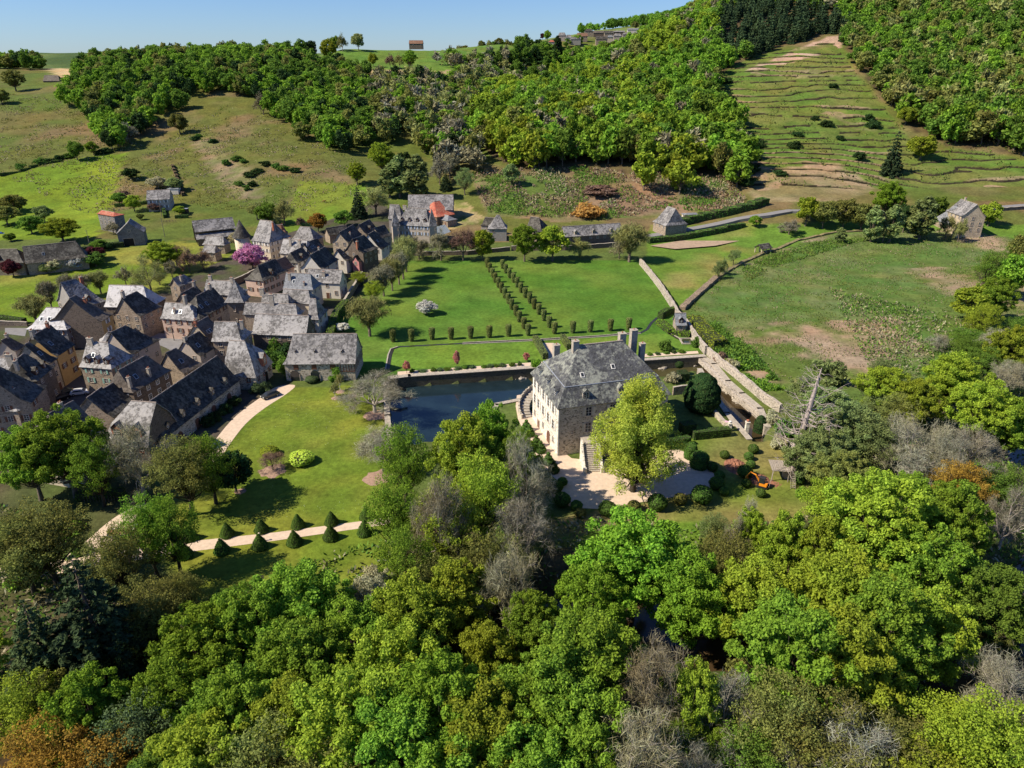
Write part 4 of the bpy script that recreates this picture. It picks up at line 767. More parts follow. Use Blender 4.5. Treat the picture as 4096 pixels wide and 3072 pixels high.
def limbs(cl, g, Hh, th, r0, n=5, reach=.92, sides=6, trunk_top=.62):
    m = MB(); bend = g.normal(size=2)*.3; tp = [np.array([bend[0]*math.sin(t*2.2), bend[1]*math.sin(t*3), Hh*trunk_top*t]) for t in np.linspace(0, 1, 6)]
    m.tube([(q[0], q[1], q[2]-(.6 if i == 0 else 0)) for i, q in enumerate(tp)], [r0*(1.35 if i == 0 else 1)*(1-.75*i/5) for i in range(6)], sides)
    for p, r in cl:
        zb = min(max(p[2]*g.uniform(.35, .62), th*.8), Hh*trunk_top*.97); k = zb/(Hh*trunk_top)*5; i = int(min(k, 4)); b = tp[i]*(1-(k-i))+tp[i+1]*(k-i)
        rb = r0*.42*(1-.6*k/5)*min(1., r/1.1); m1 = b+(p-b)*.4+np.array([0, 0, -.08*np.linalg.norm(p-b)])+g.normal(size=3)*.15; e = b+(p-b)*reach
        m.tube([b, m1, e], [rb, rb*.62, rb*.22], max(3, sides-2), cap=False)
    return m
LIB = {}
def reg_kind(k, crown, trunk, R0, H0): LIB.setdefault(k, []).append((crown, trunk, R0, H0))
def mk_broad(k, seed, nc, per, size, bark, Rr=6., Hh=14., z0=.22, cr=.25, sides=6, r0=.38, **kw):
    cl, g = crown_pts(seed, Rr, Hh, nc, z0, .97, cr, **kw); V, rn = leaves_on(cl, g, per, size)
    reg_kind(k, quads_mesh('crown', V, rn, [LG['bright']]), limbs(cl, g, Hh, Hh*z0, r0, sides=sides).mesh('trunk', [bark], True), Rr, Hh)
for s in range(4): mk_broad("oak", 10+s, 210, 190, .215, BARK, cr=.115, spc=.12, shellp=.3)
for s in range(3): mk_broad("sparse", 30+s, 150, 95, .2, BARK, cr=.15, shellp=.25, spc=.13)
for s in range(3): mk_broad("mid", 50+s, 48, 130, .6, BARK, cr=.26, sides=5)
for s in range(6): mk_broad("far", 70+s, 26, 34, 1.25, BARK, cr=.32, sides=4, z0=.15)
def mk_bare(k, seed, depth, twigs, tw, bark, Rr=6., Hh=14., asp=4., sides=4, th=.22):
    g = np.random.default_rng(seed); m = MB(); tips = []
    def grow(p, d, L, r, dep):
        q = p+d*L*.5+g.normal(size=3)*L*.04; e = q+(d+g.normal(size=3)*.12+np.array([0, 0, .06]))*L*.5
        m.tube([p, q, e], [r, r*.8, r*.6], sides if dep > 2 else 3, cap=False)
        if dep <= 2: tips.append((e, d, L)); tips.append((q, d, L))
        if dep == 0: return
        for _ in range(3 if dep > 1 else 4):
            nd = d*.75+rdir(1, g)[0]*.75; nd[2] += .12; nd /= np.linalg.norm(nd); grow(e if g.random() < .7 else q, nd, L*g.uniform(.62, .82), r*.55, dep-1)
    grow(np.array([0, 0, -.5]), np.array([0, 0, 1.]), Hh*th+.5, .34, 0) if False else None
    m.tube([(0, 0, -.6), (0, 0, Hh*th*.5), (.1, 0, Hh*th)], [.48, .38, .34], 7, cap=False); b = np.array([.1, 0, Hh*th])
    nb = 6
    for i in range(nb):
        a = 6.28*i/nb+g.uniform(-.3, .3); el = g.uniform(.5, 1.3); d = np.array([math.cos(a)*math.cos(el), math.sin(a)*math.cos(el), math.sin(el)]); grow(b*(1, 1, g.uniform(.8, 1)), d, Hh*.24, .2, depth)
    grow(b, np.array([0, 0, 1.]), Hh*.26, .24, depth)
    V = np.array(m.v); mx = np.abs(V[:, :2]).max(); k1 = Rr/mx*1.05; k2 = Hh/V[:, 2].max(); sc3 = np.array([k1, k1, k2]); m.v = [tuple(v) for v in V*sc3]
    C = np.array([t[0] for t in tips]); Dd = np.array([t[1] for t in tips]); i = g.integers(0, len(C), twigs); c = C[i]*sc3+g.normal(size=(twigs, 3))*.35; T = Dd[i]+rdir(twigs, g)*.7
    V = leaf_arrays(c, rdir(twigs, g), tw*g.uniform(.6, 1.4, twigs), g, asp, T)
    reg_kind(k, quads_mesh('twigs', V, g.random(twigs), [LG['twig']]), m.mesh('trunk', [bark], True), Rr, Hh)
for s in range(3): mk_bare('bare', 90+s, 4, 9000, .2, PALEB, asp=5.)
for s in range(3): mk_bare('baremid', 100+s, 3, 4200, .42, MIDB, asp=4., sides=3)
for s in range(3): mk_bare('barefar', 110+s, 2, 420, 1.5, MIDB, asp=1.9, sides=3)
def mk_conifer(k, seed, n, size, Rr, Hh, droop=.35, levels=16):
    g = np.random.default_rng(seed); cl = []; m = MB(); m.tube([(0, 0, -.6), (0, 0, Hh*.96)], [Rr*.07, .03], 6)
    for i in range(levels):
        t = i/(levels-1); z = Hh*(.07+.9*t); rr = Rr*(1-t)**.85*g.uniform(.85, 1.1)+.15; nb = max(3, int(11*(1-t))+3)
        for j in range(nb):
            a = 6.28*j/nb+g.uniform(-.3, .3); L = rr*g.uniform(.8, 1.1)
            for f in (.45, .8, 1.): cl.append((np.array([math.cos(a)*L*f, math.sin(a)*L*f, z-droop*L*f*f]), Rr*.13*(1.15-t)))
            m.tube([(0, 0, z), (math.cos(a)*L, math.sin(a)*L, z-droop*L)], [.08, .02], 3, cap=False)
    V, rn = leaves_on(cl, g, max(2, n//len(cl)), size, .55); reg_kind(k, quads_mesh('crown', V, rn, [LG['conifer']]), m.mesh('trunk', [BARK], True), Rr, Hh)
mk_conifer('conifer', 120, 60000, .42, 7, 22, .35, 22); mk_conifer('confar', 121, 1500, 1.3, 3.6, 15, .2, 9); mk_conifer('confar', 122, 1500, 1.3, 3.2, 14, .2, 9); mk_conifer('conmid', 123, 7000, .6, 4, 15, .3, 14)
for s in range(2):   # poplars and willows: tall plumes
    cl, g = crown_pts(130+s, 3.2, 15, 48, .08, 1., .3); V, rn = leaves_on(cl, g, 110, .6, 1.1); reg_kind('poplar', quads_mesh('crown', V, rn, [LG['grey']]), limbs(cl, g, 15, 1.4, .3, sides=5, trunk_top=.85).mesh('trunk', [BARK], True), 3.2, 15)
for s in range(2):   # fountain-shaped leafless limes
    g = np.random.default_rng(140+s); m = MB(); m.tube([(0, 0, -.5), (0, 0, 2.6)], [.3, .25], 6); tips = []
    for i in range(46):
        a = g.uniform(0, 6.28); L = g.uniform(.25, 1); e = np.array([math.cos(a)*3.6*L, math.sin(a)*3.6*L, 11.5-3.2*L*L+g.uniform(-1.2, .4)]); b = np.array([0, 0, g.uniform(1.6, 3.2)]); q = b+(e-b)*.45+np.array([-e[0]*.12, -e[1]*.12, .6]); m.tube([b, q, e], [.11, .07, .02], 3, cap=False)
        for f in np.linspace(.25, 1, 12): tips.append(q+(e-q)*f if f > .4 else b+(q-b)*(f*2.2))
    tips = np.array(tips); n = 7000; i = g.integers(0, len(tips), n); c = tips[i]+g.normal(size=(n, 3))*.5; T = np.tile([0, 0, 1.], (n, 1))+rdir(n, g)*.6
    reg_kind('lime', quads_mesh('twigs', leaf_arrays(c, rdir(n, g), .3*g.uniform(.6, 1.4, n), g, 3.5, T), g.random(n), [LG['btwig']]), m.mesh('trunk', [BARK], True), 4.2, 12.)
for s in range(3):   # shrubs
    cl, g = crown_pts(150+s, 2.4, 3.2, 24, -.1, 1., .36); V, rn = leaves_on(cl, g, 95, .36); reg_kind('bush', quads_mesh('foliage', V, rn, [LG['mid']]), limbs(cl, g, 3.2, .2, .12, sides=4).mesh('stem', [BARK]), 2.4, 3.2)
def shell_leaves(P, Nn, size, g, jit=.05): n = len(P); return leaf_arrays(P+Nn*g.uniform(-jit, jit*1.6, n)[:, None], Nn+rdir(n, g)*.55, size*g.uniform(.6, 1.3, n), g)
def solid_leaf(k, prof, nleaf, size, core, seed, n=14, mat_='box'):
    """clipped plant: a dark core of revolution with a skin of small leaves; prof = (r, z) pairs"""
    g = np.random.default_rng(seed); pr = np.array(prof); seg = np.hypot(np.diff(pr[:, 0]), np.diff(pr[:, 1])); wts = seg*(pr[:-1, 0]+pr[1:, 0]+.05); i = g.choice(len(seg), nleaf, p=wts/wts.sum()); t = g.random(nleaf)
    r = pr[i, 0]+(pr[i+1, 0]-pr[i, 0])*t; z = pr[i, 1]+(pr[i+1, 1]-pr[i, 1])*t; a = g.uniform(0, 6.283, nleaf); dr = (pr[i+1, 0]-pr[i, 0])/seg[i]; dz = (pr[i+1, 1]-pr[i, 1])/seg[i]
    wob = 1+.04*np.sin(a*3+z*2)+.03*np.sin(a*5-z*4); P = np.stack([np.cos(a)*r*wob, np.sin(a)*r*wob, z], 1); Nn = np.stack([np.cos(a)*dz, np.sin(a)*dz, -dr], 1)
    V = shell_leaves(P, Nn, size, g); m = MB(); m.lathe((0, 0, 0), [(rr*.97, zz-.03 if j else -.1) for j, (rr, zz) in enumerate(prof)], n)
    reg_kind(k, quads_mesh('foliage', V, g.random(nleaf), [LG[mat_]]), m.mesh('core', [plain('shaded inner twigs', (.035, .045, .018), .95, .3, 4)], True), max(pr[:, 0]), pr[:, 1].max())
sph = lambda r, z, n=9: [(r*math.sin(t), z-r*math.cos(t)) for t in np.linspace(.35, math.pi, n)]
solid_leaf('ball', [(max(a, .02), b) for a, b in sph(1., .94)], 1500, .17, 0, 160)
solid_leaf('cone', [(1.25, 0), (1.4, .35), (1.28, .7), (.9, 1.6), (.45, 2.5), (.12, 3.1), (.02, 3.2)], 1900, .17, 0, 161)
solid_leaf('column', [(.42, 0), (.62, 1.), (.74, 2.2), (.82, 3.4), (.74, 3.9), (.3, 4.05), (.02, 4.1)], 1700, .19, 0, 162, mat_='hornb')
solid_leaf('drum', [(1.3, 0), (1.5, .8), (1.5, 2.4), (1.2, 3.), (.5, 3.2), (.02, 3.25)], 2300, .2, 0, 163)
solid_leaf('yewcol', [(.8, 0), (1.2, 1.5), (1.3, 3.), (1.1, 4.6), (.5, 5.7), (.02, 6.)], 2600, .22, 0, 164, mat_='yew')
solid_leaf('tiered', [(.8, 0), (1., .5), (.9, 1.1), (.35, 1.25), (.6, 1.5), (.62, 1.8), (.3, 2.1), (.12, 2.2), (.3, 2.4), (.32, 2.6), (.02, 2.85)], 1700, .15, 0, 165)
solid_leaf('yewbig', [(2.6, 0), (4., 1.6), (4.4, 3.6), (4.0, 6), (3., 8), (1.6, 9.3), (.02, 9.8)], 9000, .42, 0, 166, mat_='yew')
VARN = {}
def plant(kind, p, Rr, Hh, mat_, label, cat='tree', group=None, bark=None, name=None, rz=None, var=None, single=False):
    L = LIB[kind]; i = VARN.get(kind, 0) if var is None else var; VARN[kind] = i+1; crown, trunk, R0, H0 = L[i % len(L)]
    nm = name or {'tree': 'tree', 'shrub': 'shrub', 'topiary': 'topiary'}.get(cat, 'tree'); s = (Rr/R0, Rr/R0, Hh/H0); r = empty(nm, p, random.uniform(0, 6.28) if rz is None else rz); tag(r, label, cat, group)
    link(crown.name.split('.')[0], crown, r, scale=s, mat=LG[mat_] if isinstance(mat_, str) else mat_); link(trunk.name.split('.')[0], trunk, r, scale=s, mat=bark); return r
def tb(kind, u, v, Hh, Rr, mat_, label, **k):      # by the photo position of its foot
    x, y, z = hit(u, v); return plant(kind, (x, y, z-.1), Rr, Hh, mat_, label, **k)
def tt(kind, u, v, Hh, Rr, mat_, label, **k):      # by the photo position of its top
    g_ = 0.
    for _ in range(5): x, y = at(u, v, g_+Hh); y = y; g_ = zat(x, y)
    return plant(kind, (x, y, g_-.2), Rr, Hh, mat_, label, **k)
# --- foreground wood and park trees, by their tops: kind, u, v, height, radius, leaves, label
FG = [
 ('oak', 1150, 2190, 20, 8.5, 'bright', 'bright green oak rising against the lower lawn, left of centre'), ('oak', 780, 2420, 19, 8, 'vivid', 'rounded yellow-green oak in front of the dark conifer'), ('oak', 950, 2330, 20, 6.5, 'bright', 'upright leafy oak between the lower lawn and the dark conifer'),
 ('oak', 1480, 2225, 15, 5, 'cream', 'cream-tipped flowering tree at the edge of the lower lawn'), ('oak', 1620, 2290, 19, 7, 'yellow', 'yellow-green oak right of the cream-tipped tree'), ('oak', 1820, 2230, 18, 7, 'yellow', 'bright yellow oak in front of the tall bare-trunked tree'),
 ('bare', 2030, 2190, 19, 6, 'twig', 'brown leafless tree beside the brown river bend'), ('oak', 2560, 2040, 22, 10, 'vivid', 'huge vivid green oak in front of the forecourt'), ('oak', 2780, 2200, 20, 7.5, 'vivid', 'right-hand half of the vivid green oak pair'), ('oak', 2380, 2230, 19, 6.5, 'vivid', 'leafy green tree left of the huge vivid oak'), ('oak', 2130, 2350, 17, 5, 'bright', 'slender light green tree on the near river bank'),
 ('sparse', 2930, 2100, 18, 6, 'olive', 'thin olive tree at the grass edge below the topiary'), ('oak', 3060, 2230, 20, 8, 'yellow', 'olive-yellow tree right of the vivid oak pair'), ('oak', 3180, 1950, 19, 4.6, 'yellow', 'slim yellow-leaved tree below the tree house'), ('oak', 3020, 2000, 13, 3, 'yellow', 'small yellow-green sapling tree left of the slim yellow one'), ('oak', 3330, 2050, 19, 6, 'yellow', 'yellow-green tree right of the slim yellow one'),
 ('oak', 3560, 1870, 22, 10, 'yellow', 'very large sunlit yellow-green oak in the right-hand wood'), ('oak', 3420, 2200, 22, 9, 'yellow', 'broad yellow oak below the largest right-hand oak'), ('oak', 3750, 2080, 21, 8.5, 'bright', 'green oak right of the largest yellow oak'), ('oak', 3880, 1900, 20, 6.5, 'bright', 'fresh green oak near the right edge, above the shaded river'), ('oak', 3230, 2400, 21, 8.5, 'bright', 'dense green oak low in the right-hand wood'),
 ('oak', 3450, 2440, 20, 7, 'yellow', 'yellow-topped oak over the dark hollow'), ('oak', 3790, 2340, 20, 6.5, 'yellow', 'sunlit oak leaning over the shaded river'), ('oak', 3620, 2300, 22, 8, 'bright', 'tall oak between two yellow ones in the right wood'), ('oak', 4060, 2250, 18, 7, 'mid', 'dull green tree cut by the right edge'), ('sparse', 3320, 2750, 16, 7, 'olive', 'thin pale-twigged tree low on the right'), ('bare', 3400, 2860, 14, 7, 'ptwig', 'white-branched leafless tree at the bottom right'), ('sparse', 3600, 2850, 13, 7, 'olive', 'yellow-green scrub tree at the bottom right'), ('sparse', 3830, 2820, 13, 7, 'yellow', 'light yellow scrub tree near the bottom right corner'), ('sparse', 4050, 2800, 14, 7, 'yellow', 'blurred yellow-green tree in the bottom right corner'), ('bare', 4110, 2640, 15, 6, 'ptwig', 'tan leafless tree cut by the right edge below the dark river'),
 ('sparse', 3480, 3000, 13, 7, 'olive', 'olive scrub tree at the very bottom, right of the dark pool'), ('sparse', 3750, 3020, 12, 7, 'yellow', 'second scrub tree from the bottom right corner'), ('sparse', 3150, 2700, 17, 6, 'olive', 'half-leafed tree above the dark pool'),
 ('bare', 2620, 2580, 18, 6, 'twig', 'rounded grey twiggy tree in the lower centre'), ('bare', 2560, 2830, 18, 6.5, 'twig', 'leafless tree with pale trunk at the bottom, right of centre'), ('oak', 2790, 2620, 17, 4, 'yellow', 'small yellow tree glowing against the dark water'), ('bare', 2930, 2720, 15, 5, 'ptwig', 'white-limbed dead tree above the bottom edge'), ('bare', 2790, 2990, 12, 4.5, 'ptwig', 'pale dead branches in the bottom centre-right'), ('sparse', 2690, 2900, 13, 5, 'mid', 'shaded green tree among dead branches'), ('sparse', 3010, 2900, 12, 5, 'mid', 'dull small tree left of the dark pool'),
 ('oak', 2360, 2440, 20, 8, 'bright', 'light green oak below the huge vivid oak'), ('oak', 2180, 2600, 19, 7.5, 'bright', 'leafy oak in the lower centre'), ('oak', 2360, 2760, 18, 7, 'bright', 'green oak at the lower centre-right'), ('oak', 2150, 2900, 17, 7, 'bright', 'green oak cut by the bottom edge, centre'), ('oak', 2390, 2960, 15, 4.5, 'vivid', 'small vivid tree at the bottom edge'),
 ('oak', 1950, 2480, 17, 5.5, 'yellow', 'yellow tree left of the brown river bend'), ('oak', 1920, 2760, 18, 7, 'yellow', 'yellow-green oak near the bottom centre'), ('oak', 1740, 2630, 19, 7.5, 'vivid', 'blue-green oak in the lower centre-left'), ('oak', 1560, 2480, 20, 8, 'yellow', 'orange-tinted yellow oak in the lower middle'), ('oak', 1380, 2400, 18, 7, 'bright', 'oak with white blossom showing at its foot'), ('oak', 1560, 2800, 18, 7.5, 'bright', 'dense green oak, bottom left of centre'), ('oak', 1780, 2950, 16, 7, 'bright', 'low green oak on the bottom edge'), ('oak', 1340, 2700, 19, 8, 'yellow', 'olive-yellow oak over the dark water gap'), ('oak', 1180, 2480, 20, 8, 'bright', 'deep green oak left of the white blossom'), ('oak', 1120, 2720, 18, 6.5, 'yellow', 'yellowish oak beside the dark water gap'), ('sparse', 1280, 2960, 15, 7, 'olive', 'pale-branched olive tree on the bottom edge'), ('sparse', 1020, 2900, 16, 7, 'olive', 'thin olive tree low on the left'),
 ('oak', 900, 2680, 19, 7.5, 'bright', 'green oak low left, right of the grey-green pine'), ('oak', 650, 2620, 17, 6, 'vivid', 'green tree under the rounded yellow-green oak'), ('sparse', 540, 2780, 15, 7, 'soft', 'soft grey-green pine-like tree low on the left'), ('oak', 300, 2680, 16, 6, 'vivid', 'fresh green tree in front of the dark conifer'), ('oak', 760, 2900, 15, 7, 'yellow', 'yellow-green tree on the lower left edge'), ('sparse', 130, 2900, 14, 7, 'rust', 'rust-orange leafing tree in the bottom left corner'), ('sparse', 380, 2950, 13, 6.5, 'rust', 'second orange-tinged tree at the bottom left'), ('sparse', 30, 2700, 14, 6, 'yellow', 'yellow-green tree cut by the left edge'), ('oak', 600, 3020, 12, 6, 'mid', 'dark green tree on the bottom edge, left'),
 ('conifer', 250, 2130, 26, 9.5, 'conifer', 'great dark conifer with drooping boughs at the lower left'), ('conifer', 60, 2330, 20, 7, 'soft', 'greyer conifer behind the left edge of the great one'),
 ('sparse', 120, 1990, 17, 8, 'olive', 'brownish half-leafed tree at the left edge above the conifer'), ('sparse', 20, 2050, 16, 7, 'olive', 'half-leafed tree cut by the left edge'), ('oak', 190, 1610, 21, 8.5, 'bright', 'tall sunlit green tree in front of the village roofs'), ('oak', 60, 1680, 18, 7, 'bright', 'left companion of the tall sunlit green tree'), ('sparse', 330, 1720, 17, 5, 'bright', 'right-hand limb tree of the sunlit green group'),
 ('sparse', 540, 1950, 18, 5, 'bright', 'light feathery tree in front of the tipper truck'), ('sparse', 640, 1960, 17, 5, 'bright', 'feathery tree right of the tipper truck'), ('sparse', 420, 2080, 17, 5.5, 'olive', 'thin leaning tree left of the tipper truck'), ('sparse', 560, 2300, 15, 6, 'olive', 'leaning half-bare tree below the cone avenue'), ('sparse', 700, 2260, 13, 4, 'olive', 'thin dark-trunked tree at the avenue end'), ('sparse', 430, 2420, 15, 5, 'olive', 'leafing scrub tree right of the great conifer'),
 ('bare', 500, 1680, 17, 6.5, 'twig', 'leafless brown tree in front of the left pavilion'), ('sparse', 690, 1730, 18, 7, 'olive', 'big half-leafed lime tree beside the left pavilion'), ('sparse', 800, 1710, 17, 5.5, 'bright', 'greener tree between the half-leafed lime and the magnolia'),
 ('sparse', 1600, 1665, 20, 5.5, 'bright', 'tall pale green tree standing in front of the moat'), ('sparse', 1560, 1880, 19, 5.5, 'bright', 'soft green tree below the tall pale green one'), ('sparse', 1600, 2080, 17, 5, 'bright', 'light green tree at the right end of the cone avenue'), ('sparse', 1680, 2150, 16, 5, 'olive', 'light tree in the undergrowth by the cone avenue'), ('oak', 1850, 1640, 22, 7.5, 'yellow', 'yellow-green tree at the moat edge'), ('oak', 1960, 1590, 21, 6, 'vivid', 'brightest green tree top overlapping the moat'), ('oak', 2080, 1690, 19, 4.5, 'vivid', 'vivid tree beside the chateau stair walk'), ('sparse', 1930, 1790, 21, 7, 'yellow', 'olive-yellow thin tree in the central clump'), ('sparse', 1800, 1900, 20, 6.5, 'yellow', 'thin yellow tree low in the central clump'), ('bare', 2110, 1720, 20, 5, 'ptwig', 'white-branched leafless tree nearest the chateau'), ('bare', 2080, 1980, 17, 6, 'ptwig', 'leafless tree below the chateau walk'), ('bare', 1750, 1880, 22, 5, 'twig', 'tall bare dark-trunked tree in the central clump'), ('sparse', 1900, 2080, 17, 6, 'olive', 'brown undergrowth tree in the central clump'), ('sparse', 2020, 2090, 15, 5, 'olive', 'thin tree behind the brown leafless one'), ('sparse', 1960, 1720, 18, 5, 'bright', 'fine leafed tree between moat and chateau walk'),
 ('bare', 2965, 2010, 13, 2.6, 'ptwig', 'slim white leafless birch on the lower grass, left one'), ('bare', 3010, 1985, 12, 2.2, 'ptwig', 'slim white leafless birch on the lower grass, right one'), ('bare', 2765, 2140, 8, 2, 'ptwig', 'little white leafless sapling on the lower grass'), ('sparse', 2870, 2040, 9, 3, 'grey', 'pale weeping sapling on the lower grass')]
for k, u, v, h_, r_, mt, lab in FG:
    tt(k, u, v, h_, r_, mt, lab, bark={'bare': PALEB, 'sparse': DARKB}.get(k, BARK), group='trees of the foreground wood and park')
# more treetops low in the wood where the photo shows no gap
g = np.random.default_rng(5); gaps = [(2620, 2380, 2980, 2720), (3640, 2560, 4096, 2840), (1030, 2700, 1180, 2790), (3150, 2880, 3300, 3072), (1760, 2480, 2010, 2620)]; n = 0
for i in range(900):
    if n >= 66: break
    u = g.uniform(-150, 4250); v = g.uniform(2350, 3250) if i % 3 else g.uniform(2150, 3250); h_ = g.uniform(8, 13)
    if v < 2450 and 1000 < u < 1500 or any(a-60 < u < c+60 and b-40 < v < d+60 for a, b, c, d in gaps) or (v < 2420 and (u < 1650 or 2250 < u < 3000)): continue
    c = ['bright', 'yellow', 'mid', 'olive'][int(g.integers(4))]; tt('sparse' if g.random() < .45 else 'oak', u, v, h_, g.uniform(3, 4.6), c, {'bright': 'small fresh green tree filling the lower storey of the foreground wood', 'yellow': 'small yellow-green tree filling the lower storey of the foreground wood', 'mid': 'small dull green tree filling the lower storey of the foreground wood', 'olive': 'small olive-brown tree filling the lower storey of the foreground wood'}[c], group='understorey of the foreground wood', name='young_tree'); n += 1
